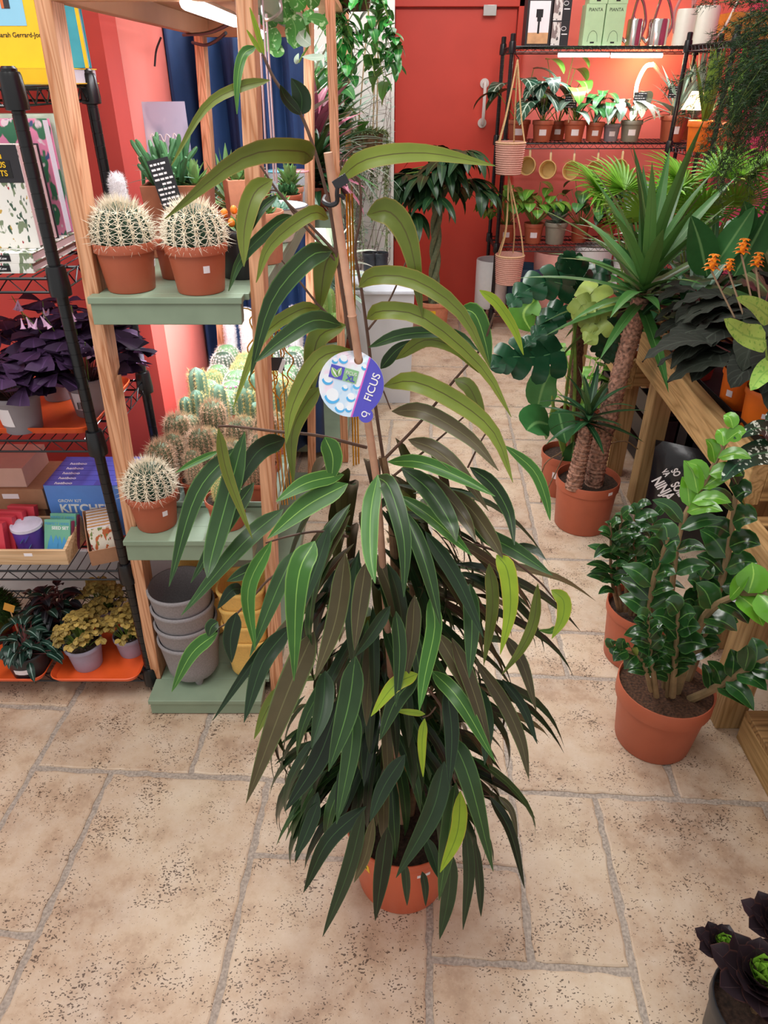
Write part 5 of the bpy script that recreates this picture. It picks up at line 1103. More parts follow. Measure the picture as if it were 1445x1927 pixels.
LSPOT = leafm('speckled_leaf', '254430', '4a6a48', '3f6a4a', rough=.3, var=.2, spot='c9d6c4'); LPALE = leafm('lime_patterned_leaf', '9cc45a', '9cc45a', '7aa84a', rough=.4, var=.1, spot='74a844')
LSIL = leafm('silver_green_leaf', '8fae9c', 'a8bfae', 'cfe0d4', rough=.4, var=.3, veinw=.1); LANT = leafm('velvet_leaf', '274a38', '3f6a48', 'c4d8c4', rough=.4, var=.2, veinw=.07, stripes=5)
LSUC = leafm('succulent_leaf', '6f9a58', '86aa6a', '86b070', rough=.45, var=.3, veinw=.02); LWHT = leafm('cream_variegated_leaf', 'd9dccf', 'cdd6c0', 'e9ece4', rough=.4, var=.15, spot='8fae80')
LPINK = leafm('pink_leaf', 'c0708a', '9a5a70', 'e0a0b4', rough=.45, var=.3); LPACH = leafm('money_tree_leaf', '1f3d24', '3c5a34', '46683c', rough=.3, var=.4)
TRUNKM = plain('scaly_trunk', '9c7562', rough=.85, var=.65, scale=95, bump=1.0)
def trunk(root, pts, r0, r1, seed, name='trunk', mat=None):
    c = spline(pts, 90); L = sum((c[i+1]-c[i]).length for i in range(89)); rr_ = random.Random(seed); m = MB(); per = .017
    rad = []
    for i in range(90):
        s = i/89*L; ph = (s/per) % 1; rad.append((r0+(r1-r0)*i/89)*(.86+.17*ph+rr_.uniform(-.03, .03)))
    m.tube(c, rad, 14); b = MB(); 
    for k in range(int(L/per*9)):
        i = rr_.randrange(1, 88); d = (c[i+1]-c[i-1]).normalized(); u_ = d.orthogonal().normalized(); w_ = d.cross(u_); a = rr_.uniform(0, 6.28); o = u_*math.cos(a)+w_*math.sin(a); s_ = -u_*math.sin(a)+w_*math.cos(a)
        p = c[i]+o*rad[i]*.97; hw = rr_.uniform(.005, .012); m.add([p-s_*hw-d*.002, p+s_*hw-d*.002, p+s_*hw*.5+d*.007+o*.0035, p-s_*hw*.5+d*.007+o*.0035], [(0, 1, 2, 3)])
    return m.obj(name, mat or TRUNKM, root, recalc=False)
def rosette(m, c, n, L, w_, el0, el1, droop, seed, shape='strap', fold=.2, az0=0, az1=2*PI, lift=0):
    r = random.Random(seed)
    for i in range(n):
        f = (i+.5)/n; e = el0+(el1-el0)*f+r.uniform(-.12, .12); a = az0+(az1-az0)*((i*.381966) % 1)+r.uniform(-.2, .2)
        m.lf(V(c)+V((0, 0, lift*f)), a, e, L*r.uniform(.75, 1.1), w_*r.uniform(.85, 1.15), shape, droop*r.uniform(.4, 1.4)*(1.2-f*.6), fold, r.random(), 0, 9)
# yucca
yc = at(1098, 950, Y=2.43); t = thing('potted_yucca', 'yucca with two scaly trunks in a terracotta pot before the benches', 'plant', (yc.x, 2.43, 0)); O = V(t.location)
add_pot(t, .122, .105, .215, TERRA, rim=.04, n=40, stick=[(-1.05, .195, .02, .012, PAPER)])
q1 = [at(1112, 935, Y=2.42)-O, at(1132, 830, Y=2.43)-O, at(1168, 700, Y=2.46)-O, at(1208, 560, Y=2.48)-O]; q2 = [at(1078, 920, Y=2.36)-O, at(1092, 860, Y=2.37)-O, at(1105, 800, Y=2.38)-O]
trunk(t, q1, .040, .033, 1); trunk(t, q2, .034, .026, 2)
m = MB(); rosette(m, q1[-1]-V((0, 0, .03)), 46, .46, .043, -.35, 1.5, .5, 5, lift=.10); m.obj('foliage', LYUC, t, recalc=False)
m = MB(); rosette(m, q2[-1], 26, .20, .026, -.2, 1.4, .9, 8, lift=.05); m.obj('foliage', LDEEP, t, recalc=False)
def at2(px, py, Y, O): return at(px, py, Y=Y)-O
def pxleaf(m, px, wpx, Y0, Y1, O, shape='ovate', fold=.15, wave=0, lobes=0, n=11, upv=None, rnd=None):
    k = len(px); ps = [at(x, y, Y=Y0+(Y1-Y0)*i/(k-1)) for i, (x, y) in enumerate(px)]; mid = ps[k//2]; w_ = wpx/F*((mid-CAM).dot(FW)); up = V(upv) if upv else (CAM-mid).normalized()+V((0, 0, .35))
    if lobes: m.monstera([p-O for p in ps], w_, up, random.random(), 5, .5 if lobes > .3 else .62)
    else: m.leaf([p-O for p in ps], w_, shape, up, fold, rnd, wave, n)
# monstera behind the yucca
mc = at(1058, 890, Y=2.70); t = thing('potted_monstera', 'split-leaved monstera on a moss pole behind the yucca', 'plant', (mc.x, 2.70, 0)); O = V(t.location)
add_pot(t, .10, .082, .19, TERRA, rim=.03, n=36, stick=[(-2.2, .11, .018, .03, PAPER)])
m = MB(); c = spline([at2(1075, 900, 2.70, O), at2(1088, 640, 2.72, O), at2(1092, 560, 2.72, O)], 60); rr_ = random.Random(3); m.tube(c, [.022*rr_.uniform(.85, 1.15) for _ in c], 10); m.obj('moss_pole', plain('coir_pole', '6a4a38', rough=.95, var=.5, scale=120, bump=1), t)
m = MB(); my = MB(); mf = MB()
pxleaf(m, [(1055, 660), (1010, 672), (960, 672), (925, 690)], 92, 2.62, 2.5, O, 'heart', .08, 0, .42, 15); pxleaf(m, [(1078, 540), (1030, 530), (985, 550), (955, 578)], 60, 2.66, 2.5, O, 'heart', .2, 0, .35, 13); pxleaf(m, [(1090, 545), (1075, 510), (1060, 480)], 70, 2.7, 2.65, O, 'heart', .2, 0, .4, 13)
pxleaf(m, [(1098, 560), (1120, 520), (1150, 490)], 60, 2.7, 2.75, O, 'heart', .2, 0, .35, 13); pxleaf(m, [(1060, 575), (1030, 610), (985, 655)], 50, 2.66, 2.55, O, 'heart', .2, 0, .3, 13); pxleaf(m, [(1130, 600), (1150, 640), (1150, 680)], 80, 2.72, 2.7, O, 'heart', .2, 0, .2, 11)
pxleaf(mf, [(1035, 800), (1010, 795), (990, 810)], 74, 2.6, 2.5, O, 'round', .1); pxleaf(mf, [(1050, 770), (1058, 805), (1065, 835)], 50, 2.62, 2.55, O, 'ovate', .1); pxleaf(mf, [(1010, 770), (1025, 720), (1050, 690)], 60, 2.7, 2.64, O, 'ovate', .2); pxleaf(mf, [(1080, 830), (1075, 880), (1070, 905)], 40, 2.62, 2.6, O, 'ovate', .2)
pxleaf(my, [(1085, 560), (1115, 570), (1130, 610), (1098, 648)], 78, 2.56, 2.45, O, 'heart', .25, 0, .35, 13); pxleaf(my, [(1085, 562), (1108, 600), (1106, 650)], 46, 2.52, 2.46, O, 'ovate', .3, 0, .2, 11)
m.obj('foliage', LMON, t, recalc=False); my.obj('young_leaf', LMY, t, recalc=False, label='yellow-green drooping young leaves'); mf.obj('lower_leaves', LMID, t, recalc=False)
m = MB()
for ps in ([(1074, 895), (1060, 800), (1090, 565)], [(1070, 890), (1040, 760), (1055, 662)], [(1068, 880), (1045, 770), (1032, 795)], [(1075, 880), (1082, 700), (1078, 545)], [(1072, 890), (1060, 850), (1052, 775)]): m.tube(spline([at2(x, y, 2.66, O) for x, y in ps], 14), [.009-.004*i/13 for i in range(14)], 7)
m.obj('leaf_stalks', STEMG, t)
m = MB()
for ps in ([(1060, 860), (1030, 920), (1012, 955)], [(1058, 850), (1022, 880), (1018, 960)], [(1100, 850), (1170, 830), (1200, 845)]): m.tube(spline([at2(x, y, 2.6, O) for x, y in ps], 10), .003, 5)
m.obj('aerial_roots', STEMB, t)
# lime-leaved plant on the floor farther back, in a terracotta pot
p = at(1030, 770, z=0); t = thing('potted_philodendron', 'lime-leaved plant in a terracotta pot behind the monstera', 'plant', (p.x+.04, 3.12, 0)); O = V(t.location); add_pot(t, .10, .08, .19, TERRA2)
m = MB(); r = random.Random(12)
for i in range(26): 
    a = r.uniform(0, 6.28); e = r.uniform(.2, 1.3); l = r.uniform(.12, .42); q = V((math.cos(a)*math.cos(e)*.55, math.sin(a)*math.cos(e)*.5, math.sin(e)))*l+V((0, 0, .22)); m.lf(q, a, .2, .12, .085, 'heart', 1.0, .15, r.random(), n=7); m.tube([(0, 0, .17), q], [.004, .002], 4)
pxleaf(m, [(1010, 560), (985, 590), (1000, 625)], 62, 3.0, 2.95, O, 'ovate', .2); pxleaf(m, [(1015, 555), (985, 548), (965, 555)], 34, 3.0, 2.95, O, 'ovate', .2); m.obj('foliage', LFRESH, t, recalc=False)

# ---------------------------------------------------------------- ZZ plants
def zz(root, m, st, px, Y0, Y1, O, wpx, L, wl, k, seed, r0=.012, r1=.004, fresh=None, two=True, tip=True):
    r = random.Random(seed); n = len(px); c = spline([at(x, y, Y=Y0+(Y1-Y0)*i/(n-1))-O for i, (x, y) in enumerate(px)], 40)
    st.tube(c, [r0+(r1-r0)*i/39 for i in range(40)], 8)
    for i in range(k):
        f = .30+.68*i/(k-1); j = min(38, int(f*39)); d = (c[j+1]-c[j-1]).normalized(); view = (CAM-O-c[j]).normalized(); s = d.cross(view).normalized()*(1 if i % 2 else -1)
        h = (s*.95+d*(.45+.5*f)+V((r.gauss(0, .2), r.gauss(0, .35)-.1, r.gauss(0, .2)))).normalized(); l = L*(1-.45*abs(f-.5))*r.uniform(.8, 1.15)
        if tip and f > .9: l *= .6
        tgt = fresh if (fresh is not None and f > .55) else m; b0 = c[j]+view*r.uniform(.004, .016); tgt.leaf([b0, b0+h*l*.5+d*.006, b0+h*l-V((0, 0, l*.14))], wl*r.uniform(.85, 1.15), 'ovate', (view+V((r.gauss(0, .35), r.gauss(0, .3), .7))).normalized(), .25, r.random(), 0, 8)
p = at(1238, 1390, Y=1.33); t = thing('potted_zz_plant', 'large glossy ZZ plant in a terracotta pot at the front right', 'plant', (.735, 1.335, 0)); O = V(t.location)
add_pot(t, .122, .098, .20, TERRA, rim=.048, n=40, soil=plain('bark_soil', '4a3020', rough=.95, var=.7, scale=160, bump=1.0), lvl=.93)
m = MB(); st = MB(); fr_ = MB()
zz(t, m, st, [(1250, 1300), (1262, 1130), (1282, 990), (1330, 900), (1385, 795)], 1.33, 1.36, O, 40, .088, .036, 19, 1, .009, .004, fr_)
zz(t, m, st, [(1270, 1310), (1320, 1170), (1390, 1120), (1470, 1120)], 1.32, 1.15, O, 40, .085, .06, 10, 2, .012, .005, fr_)
zz(t, m, st, [(1290, 1320), (1345, 1295), (1400, 1262), (1480, 1225)], 1.30, 1.20, O, 40, .08, .045, 12, 3, .012, .007)
zz(t, m, st, [(1265, 1310), (1272, 1220), (1276, 1150)], 1.28, 1.24, O, 40, .085, .05, 9, 4, .009, .004)
zz(t, m, st, [(1230, 1300), (1222, 1180), (1230, 1090), (1258, 1010)], 1.32, 1.27, O, 40, .08, .045, 13, 5, .01, .004)
zz(t, m, st, [(1280, 1310), (1330, 1180), (1368, 1050), (1388, 900)], 1.36, 1.42, O, 40, .095, .06, 15, 6, .014, .005)
zz(t, m, st, [(1225, 1300), (1205, 1240), (1150, 1215)], 1.28, 1.20, O, 40, .05, .03, 10, 7, .006, .003); zz(t, m, st, [(1235, 1310), (1225, 1230), (1218, 1160)], 1.28, 1.22, O, 40, .06, .032, 13, 8, .008, .003)
zz(t, m, st, [(1275, 1320), (1300, 1200), (1320, 1080)], 1.37, 1.40, O, 40, .09, .055, 12, 9, .01, .004); zz(t, m, st, [(1255, 1310), (1262, 1250), (1290, 1190)], 1.3, 1.26, O, 40, .055, .032, 11, 10, .006, .003)
m.obj('foliage', LZZ, t, recalc=False); fr_.obj('young_foliage', LZB, t, recalc=False, label='bright green young leaflets'); st.obj('stems', plain('zz_stem', '86704f', rough=.6, var=.2, scale=40), t)
t = thing('potted_zz_plant', 'slimmer ZZ plant in a terracotta pot behind the large one', 'plant', (.755, 1.66, 0)); O = V(t.location); p = at(1180, 1200, Y=1.66); t.location.x = p.x+.03; O = V(t.location)
add_pot(t, .11, .09, .2, TERRA, rim=.03, n=40, soil=SOIL, stick=[(-1.9, .135, .028, .016, PAPER)])
m = MB(); st = MB()
for i, ps in enumerate(([(1168, 1150), (1162, 1060), (1170, 965)], [(1178, 1150), (1182, 1040), (1200, 950)], [(1185, 1160), (1210, 1060), (1235, 965)], [(1165, 1150), (1150, 1080), (1150, 985)], [(1195, 1170), (1235, 1090), (1260, 1010)], [(1190, 1160), (1220, 1100), (1222, 1010)], [(1175, 1150), (1195, 1080), (1190, 1000)])):
    zz(t, m, st, ps, 1.64, 1.62+.03*(i % 3), O, 30, .08, .028, 12, 20+i, .007, .003)
m.obj('foliage', LZZ, t, recalc=False); st.obj('stems', STEMB, t)

# ---------------------------------------------------------------- plants on the near bench
BZ = .6645
t = thing('potted_calathea', 'dark-leaved calathea with orange flowers in the nearer orange pot', 'plant', (1.105, 1.90, BZ)); O = V(t.location); add_pot(t, .068, .056, .125, ORANGEPOT, rim=.02, stick=[(-1.95, .06, .028, .014, PAPER)])
def calathea(t, n, seed, H, spread, L, w_, lm, azb=None):
    m = MB(); st = MB(); r = random.Random(seed)
    for i in range(n):
        a = r.uniform(0, 6.28); e = r.uniform(.45, 1.35); l = r.uniform(.5, 1.05)*H; q = V((math.cos(a)*math.cos(e)*spread, math.sin(a)*math.cos(e)*spread, math.sin(e)))*l+V((0, 0, .13)); st.tube([(0, 0, .10), q*.5+V((0, 0, .08)), q], [.003, .003, .002], 5)
        m.lf(q, a, .35, L*r.uniform(.75, 1.15), w_*r.uniform(.85, 1.15), 'ovate', 1.25, .1, r.random(), .05, 13)
    m.obj('foliage', lm, t, recalc=False); st.obj('stems', STEMR, t)
calathea(t, 30, 4, .22, .95, .19, .11, LCAL)
t2 = thing('potted_calathea', 'dark-leaved calathea in the farther orange pot on the bench', 'plant', (1.112, 2.075, BZ)); add_pot(t2, .066, .055, .12, ORANGEPOT, rim=.02, stick=[(-2.6, .05, .02, .02, PAPER)]); calathea(t2, 28, 9, .24, .95, .19, .105, LCAL)
BRACT = leafm('orange_bract', 'f28a18', 'e8781a', 'f6a030', rough=.45, var=.15); TAN = plain('tan_stalk', '9a8468', var=.1)
def torch(p, s, seed):
    r = random.Random(seed); fl = MB(); fs = MB(); fs.tube([V((0, 0, .12)), V((p.x*.5, p.y*.5, p.z*.6)), p-V((0, 0, s*.8))], .0026, 5)
    for lay in range(4):
        for k in range(7): a = k*.9+lay*.45; z = -s*.75+lay*s*.42; fl.lf(p+V((0, 0, z)), a, 1.0-.05*lay, s*(.95-.12*lay), s*.42, 'ovate', 1.5, .1, r.random(), n=5)
    fl.ball(p-V((0, 0, s*.1)), s*.28, 8, 6, (1, 1, 2.2)); f_ = fl.obj('flower', BRACT, t, recalc=False); fs.obj('flower_stalk', TAN, f_)
for (px, py, s), i in zip(((1342, 492, .030), (1373, 497, .022), (1399, 462, .028), (1426, 487, .026)), range(4)): torch(at(px, py, Y=1.98)-O, s, i)
for i, (x, y, l) in enumerate(((1.075, 2.33, 'nearer of the two behind the orange pots'), (1.095, 2.47, 'farther of the two behind the orange pots'))):
    q = thing('potted_calathea', f'calathea in a red-brown pot, {l}', 'plant', (x, y, BZ)); add_pot(q, .066, .052, .12, TERRA2); calathea(q, 18, 30+i, .18, .8, .15, .08, LCAL if i == 0 else LDEEP)
q = thing('potted_foliage_plant', 'broad green upright-leaved plant at the back of the near bench', 'plant', (1.36, 2.32, BZ)); O = V(q.location); add_pot(q, .09, .075, .15, TERRA2)
m = MB(); rosette(m, (0, 0, .14), 16, .44, .13, .55, 1.45, .7, 14, 'ovate', .12)
for ps, w_ in (([(1330, 520), (1318, 460), (1300, 405)], 58), ([(1345, 500), (1385, 440), (1420, 388)], 50), ([(1380, 520), (1420, 450), (1445, 400)], 60), ([(1390, 450), (1405, 410), (1400, 378)], 40)): pxleaf(m, ps, w_, 2.3, 2.25, O, 'ovate', .15)
m.obj('foliage', LMID, q, recalc=False)
q = thing('potted_caladium', 'pale lime leaf plant in a terracotta pot at the right edge of the bench', 'plant', (1.20, 1.76, BZ)); O = V(q.location); add_pot(q, .06, .048, .11, TERRA)
m = MB(); pxleaf(m, [(1440, 640), (1400, 630), (1362, 600)], 62, 1.72, 1.66, O, 'heart', .1); pxleaf(m, [(1450, 600), (1420, 575), (1385, 560)], 45, 1.76, 1.7, O, 'heart', .1); pxleaf(m, [(1470, 690), (1440, 700), (1412, 735)], 60, 1.74, 1.68, O, 'heart', .1)
m.obj('foliage', LPALE, q, recalc=False); s = MB()
for ps in ([(1447, 760), (1444, 690), (1440, 640)], [(1455, 760), (1455, 670), (1450, 600)], [(1460, 760), (1468, 720), (1470, 690)]): s.tube(spline([at2(x, y, 1.74, O) for x, y in ps], 8), .0028, 5)
s.obj('stems', STEMG, q)
q = thing('potted_philodendron', 'dark philodendron with white-flecked leaves at the right edge', 'plant', (1.16, 1.42, .5265)); O = V(q.location); add_pot(q, .075, .06, .13, TERRA)
m = MB(); pxleaf(m, [(1470, 830), (1430, 805), (1380, 825)], 46, 1.40, 1.34, O, 'heart', .12); pxleaf(m, [(1470, 850), (1420, 855), (1385, 875), (1358, 905)], 62, 1.38, 1.30, O, 'heart', .15); pxleaf(m, [(1480, 800), (1460, 780), (1440, 790)], 40, 1.42, 1.38, O, 'heart', .12)
m.obj('foliage', LSPOT, q, recalc=False); s = MB()
for ps in ([(1480, 980), (1478, 900), (1470, 830)], [(1482, 990), (1485, 920), (1470, 850)]): s.tube(spline([at2(x, y, 1.41, O) for x, y in ps], 8), .003, 5)
s.obj('stems', STEMG, q)
sl = thing('plastic_sleeve', 'dark clear plastic sleeve over a tray on the lower right bench', 'sleeve', (1.13, 1.22, .5265))
m = MB(); m.hexa([(-.12, -.16, 0), (.2, -.16, 0), (.2, .1, 0), (-.12, .1, 0), (-.06, -.12, .1), (.18, -.12, .13), (.18, .06, .14), (-.05, .06, .11)]); m.obj('sleeve_film', glassy('dark_film', '4a444a', .15, .55), sl, smooth=False)
# asparagus fern hanging at the top right
fc = V((1.15, 2.05, 1.42)); fe = thing('hanging_fern', 'large feathery asparagus fern hanging at the top right corner', 'plant', fc); add_pot(fe, .13, .1, .16, BLACKPOT, n=24)
m = MB(); sm = MB(); r = random.Random(31)
for i in range(190):
    a = r.uniform(PI*.5, PI*1.7) if i < 165 else r.uniform(0, 6.28); e = r.uniform(-.3, 1.25); L = r.uniform(.22, .44); p = V((0, 0, .15)); pts = [p.copy()]; dr = r.uniform(1.0, 2.3)
    for k in range(9): p = p+V((math.cos(a)*math.cos(e), math.sin(a)*math.cos(e), math.sin(e)))*(L/9); e -= dr/9; pts.append(p.copy())
    sm.tube(pts, [.0016-.001*k/9 for k in range(10)], 3)
    c = spline(pts, 22)
    for j in range(5, 22):
        d = (c[min(j+1, 21)]-c[j-1]).normalized()
        for k in range(4):
            s = V((r.gauss(0, 1), r.gauss(0, 1), r.gauss(0, .6))); s = (s-d*s.dot(d)).normalized(); bl = L*.11*(1-.5*j/22)*r.uniform(.6, 1.2); q0 = c[j]+d*r.uniform(0, .01)
            for z in range(5): b = q0+(s+d*.7).normalized()*bl*(z+.6)/5; g = (d*.8+V((r.gauss(0, .7), r.gauss(0, .7), r.gauss(0, .7)))).normalized(); m.cone(b, b+g*.017, .0009, 3, (.5, .5, r.random()))
m.obj('foliage', leafm('fern_needle', '2f4a2c', '3a5632', '2f4a2c', var=.55), fe, recalc=False); sm.obj('stems', STEMG, fe)
h_ = MB()
for k in range(3): h_.tube([(.12*math.cos(k*2.1), .12*math.sin(k*2.1), .15), (0, 0, .72), (0, 0, 1.3)], .003, 4)
h_.obj('hanger', CABLE, fe)
# aeonium at the bottom right corner
p = at(1440, 1860, Y=.80); t = thing('potted_aeonium', 'dark purple aeonium with a green heart in the bottom right corner', 'plant', (.668, .606, 0)); O = V(t.location); add_pot(t, .085, .07, .15, BLACKPOT, n=32)
LAE = leafm('aeonium_leaf', '30252a', '3a2a2c', '4a3a3c', rough=.35, var=.3, veinw=.02, edge='5a3a34'); LAG = leafm('aeonium_heart_leaf', '7fae3a', '7fae3a', '9cc858', rough=.35, var=.2, veinw=.02)
r = random.Random(3)
for (x, y, z, s) in ((-.03, .0, .225, 1.05), (.09, .06, .22, .8), (.04, .09, .235, .8), (-.06, .07, .20, .6)):
    m = MB(); g = MB()
    for i in range(26): f = i/26; m.lf((x, y, z), i*2.4, -.25+1.2*f, .085*s*(1-.42*f), .055*s, 'round', -.6, .3, r.random(), n=7)
    for i in range(14): f = i/14; g.lf((x, y, z+.014*s), i*2.4+.5, .45+.9*f, .046*s, .036*s, 'round', -.7, .2, r.random(), n=5)
    q = m.obj('rosette', LAE, t, recalc=False); g.obj('rosette_heart', LAG, q, recalc=False, label='bright green rosette heart')
s = MB()
for (x, y, z) in ((-.03, .0, .225), (.09, .06, .22), (.04, .09, .235), (-.06, .07, .20)): s.tube([(x*.3, y*.3, .12), (x, y, z)], .007, 6)
s.obj('stems', STEMB, t)
# plants on the farther bench: fan palms and mixed foliage
BZ2 = .5215+.0005
def fanpalm(label, x, y, seed, n, H, Rl, z=BZ2, rt=.09):
    t = thing('potted_fan_palm', label, 'plant', (x, y, z)); add_pot(t, rt, rt*.8, .16, TERRA2); m = MB(); s = MB(); r = random.Random(seed)
    for i in range(n):
        a = i*2.4+r.uniform(-.3, .3); e = r.uniform(.9, 1.4); q = V((math.cos(a)*math.cos(e), math.sin(a)*math.cos(e), math.sin(e)))*H*r.uniform(.8, 1.1)+V((0, 0, .14)); s.tube([(0, 0, .14), q*.55+V((0, 0, .05)), q], [.005, .004, .003], 5)
        hd = V((math.cos(a), math.sin(a), .9)).normalized(); sd = hd.cross(V((0, 0, 1))).normalized()
        for k in range(24):
            f = -1.9+3.8*k/23; d = (hd*math.cos(f)+sd*math.sin(f)); b = q; L = Rl*(1-.12*abs(f))*r.uniform(.9, 1.05); m.leaf([b, b+d*L*.55, b+d*L-V((0, 0, L*.16))], .017, 'strap', (V((0, 0, 1))-hd*.4).normalized(), .4, r.random(), 0, 5)
    m.obj('foliage', LPALM, t, recalc=False); s.obj('leaf_stalks', STEMG, t)
fanpalm('bright green fan palm on the farther bench, left of the yucca crown', 1.16, 3.38, 2, 9, .46, .26); fanpalm('bright green fan palm on the farther bench, behind the yucca crown', 1.44, 3.42, 5, 9, .52, .26)
mix_ = [('leafy plant in a dark terracotta pot at the near end of the farther bench', 1.075, 2.92, LDEEP, 'ovate', 16, .3, .10, 2), ('low silvery plant on the farther bench beside the yucca crown', 1.30, 2.96, LSIL, 'lance', 22, .26, .05, 3), ('broad-leaved plant on the farther bench behind the calatheas', 1.50, 2.95, LDEEP, 'ovate', 18, .36, .12, 4),
        ('strappy green plant on the farther bench by the right edge', 1.42, 3.14, LMID, 'strap', 36, .5, .03, 5), ('leafy plant in the middle of the farther bench', 1.12, 3.16, LMID, 'ovate', 18, .26, .08, 6), ('grassy plant at the far end of the farther bench', 1.30, 3.78, LMID, 'strap', 40, .5, .025, 7), ('speckled leafy plant at the far right of the farther bench', 1.55, 3.72, LSIL, 'ovate', 26, .46, .08, 8)]
for l, x, y, lm, sh, n, L, w_, sd in mix_:
    q = thing('potted_foliage_plant', l, 'plant', (x, y, BZ2)); add_pot(q, .085, .068, .14, TERRA2 if sd % 2 else TERRA, stick=[(-2.0, .07, .03, .03, PAPER)] if sd == 2 else None); m = MB(); rosette(m, (0, 0, .13), n, L, w_, .2, 1.4, 1.0, sd, sh, .15, lift=.1); m.obj('foliage', lm, q, recalc=False)
# ---------------------------------------------------------------- far wall rack
RZ = (.12, .565, 1.19, 1.705); ry0, ry1 = 5.04, 5.42
rack('wire_rack', 'tall black wire rack against the coral back wall', .765, 2.0, ry0, ry1, RZ, 1.77, .013, .028)
rack('wire_rack', 'black wire rack along the right wall behind the fern', 1.76, 2.14, 4.25, 4.9, RZ, 1.77, .013, .028)
s4 = RZ[3]+.0055; s3 = RZ[2]+.0055; s2 = RZ[1]+.0055; s1 = RZ[0]+.0055
def X(px, Y, z=1.6): 
    zc = Y*math.cos(TH)+(HC-z)*math.sin(TH); return (px-CX)/F*zc
BLKC = plain('matt_black_carton', '27272a', rough=.5, var=.06); GRC = plain('pale_green_carton', 'b4d6a8', rough=.5, var=.04); PHOTO = printed('kitchen_photo_print', 'd9d4d0', [('8a7a78', .5), ('e8e4e2', .56), ('4a4648', .66)], 26)
Yc = 5.10
t = carton('product_box', 'tall black gift box with a picture of a dark tool on the far rack', X(983, Yc), X(1029, Yc), Yc, Yc+.12, s4, s4+.34, BLKC); a = (X(1029, Yc)-X(983, Yc))/2
MB().bx(-a*.82, a*.82, -.0608, -.06, .01, .22).obj('picture', PAPER, t, smooth=False); MB().bx(-a*.82, a*.82, -.0613, -.0608, .01, .065).obj('picture_base', plain('tan_print', 'd0a074', var=.15), t, smooth=False)
m = MB(); m.bx(-.006, .006, -.0616, -.0608, .06, .12); m.bx(-.02, .02, -.0616, -.0608, .14, .18); m.bx(-.012, .012, -.0616, -.0608, .12, .14); m.obj('picture_tool', INK, t, smooth=False); text('artcrate', .028, CREAMINK, t, (0, -.0612, .29), TXR, align='CENTER', bold=.02)
for k in range(3): MB().bx(-.035, .035, -.0612, -.0602, .245+k*.013, .2475+k*.013).obj('print_line', CREAMINK, t, smooth=False)
for i in range(3):
    t = carton('product_box', ('bottom', 'middle', 'top')[i]+' black box with photo panel in the stack on the far rack', X(1031, Yc), X(1063, Yc), Yc, Yc+.1, s4+i*.1235, s4+.123+i*.1235, BLKC, group='stacked photo boxes'); a = (X(1063, Yc)-X(1031, Yc))/2
    MB().bx(-a, 0, -.0508, -.05, .002, .118).obj('picture', PHOTO, t, smooth=False); MB().tube(spline([(.018+.014*math.cos(q*.7), -.0505, .085+.01*math.sin(q*.7)) for q in range(10)], 20), .0014, 4).obj('emblem', CREAMINK, t); MB().bx(.008, .042, -.0508, -.05, .055, .06).obj('print_line', CREAMINK, t, smooth=False)
for i, (p0, p1, zz, l) in enumerate(((1090, 1125, 0, 'lower left'), (1127, 1163, 0, 'lower right'), (1094, 1127, .206, 'upper left'), (1128, 1164, .206, 'upper right'))):
    t = carton('product_box', f'pale green vase box with dark lettering on the far rack, {l} of four', X(p0, Yc), X(p1, Yc), Yc, Yc+.11, s4+zz, s4+zz+.205, GRC, group='pale green boxes')
    text('PIANTA', .024, INK, t, (0, -.0556, .17), TXR, align='CENTER'); m = MB(); m.tube(spline([(-.03, -.0555, .02), (-.022, -.0555, .06), (0, -.0555, .075), (.022, -.0555, .06), (.03, -.0555, .02)], 14), .0012, 4); m.obj('vase_drawing', plain('grey_green_ink', '5f7a60'), t); MB().bx(-.012, .012, -.056, -.055, .012, .02).obj('print_line', INK, t, smooth=False)
# watering cans
CHROME = plain('polished_steel', 'c9c4be', rough=.16, metal=1.0, var=.05)
def can(label, px, w_, h, bm, hm, side, spout=True, loop=.10):
    x = X(px, 5.16); t = thing('watering_can', label, 'watering can', (x, 5.16, s4)); r = w_/2
    MB().lathe([(.0005, 0), (r, .002), (r, h*.93), (r*.93, h), (r*.86, h), (.0005, h*.97)], 28).obj('can_body', bm, t)
    m = MB(); m.tube(spline([(-side*r*.98, 0, h*.35), (-side*r*1.25, 0, h*.9), (-side*r*.6, 0, h+loop*.8), (side*r*.1, 0, h+loop), (side*r*.5, 0, h*.99)], 24), .0085, 7); m.obj('handle', hm, t)
    if spout: MB().tube(spline([(side*r*.95, 0, h*.15), (side*(r+.05), 0, h*.5), (side*(r+.10), 0, h*1.2)], 14), [.011-.005*i/13 for i in range(14)], 8).obj('spout', bm, t)
can('small steel watering can, left of the two metal cans on the far rack', 1183, .095, .135, CHROME, CHROME, -1, True, .1); can('steel watering can, right of the two metal cans on the far rack', 1226, .125, .135, CHROME, CHROME, -1, True, .11)
CRW = plain('cream_enamel', 'efeee0', rough=.35, var=.02); PKH = plain('dusty_pink_handle', 'c98a88', rough=.5, var=.05)
can('smaller cream watering can with pink handle on the far rack', 1274, .12, .185, CRW, PKH, 1, False, .1); can('larger cream watering can with pink handle and long spout', 1310, .15, .2, CRW, PKH, 1, True, .12)
tag(MB().bx(X(1350, 5.2), X(1440, 5.2), 5.15, 5.4, s4, s4+.17).obj('tan_box', plain('ochre_carton', 'c08a3a', rough=.6, var=.08), None, smooth=False, bevel=.003), 'ochre box at the right end of the far rack top, half behind fern', 'box')
led('white ribbed LED strip under the far rack top shelf, left of two', (X(1048, 5.06), 5.06, 1.662), (X(1143, 5.06), 5.06, 1.662), .011, 3.0, 0); led('white ribbed LED strip under the far rack top shelf, right of two', (X(1147, 5.06), 5.06, 1.660), (X(1242, 5.06), 5.06, 1.660), .012, 3.0, 0)
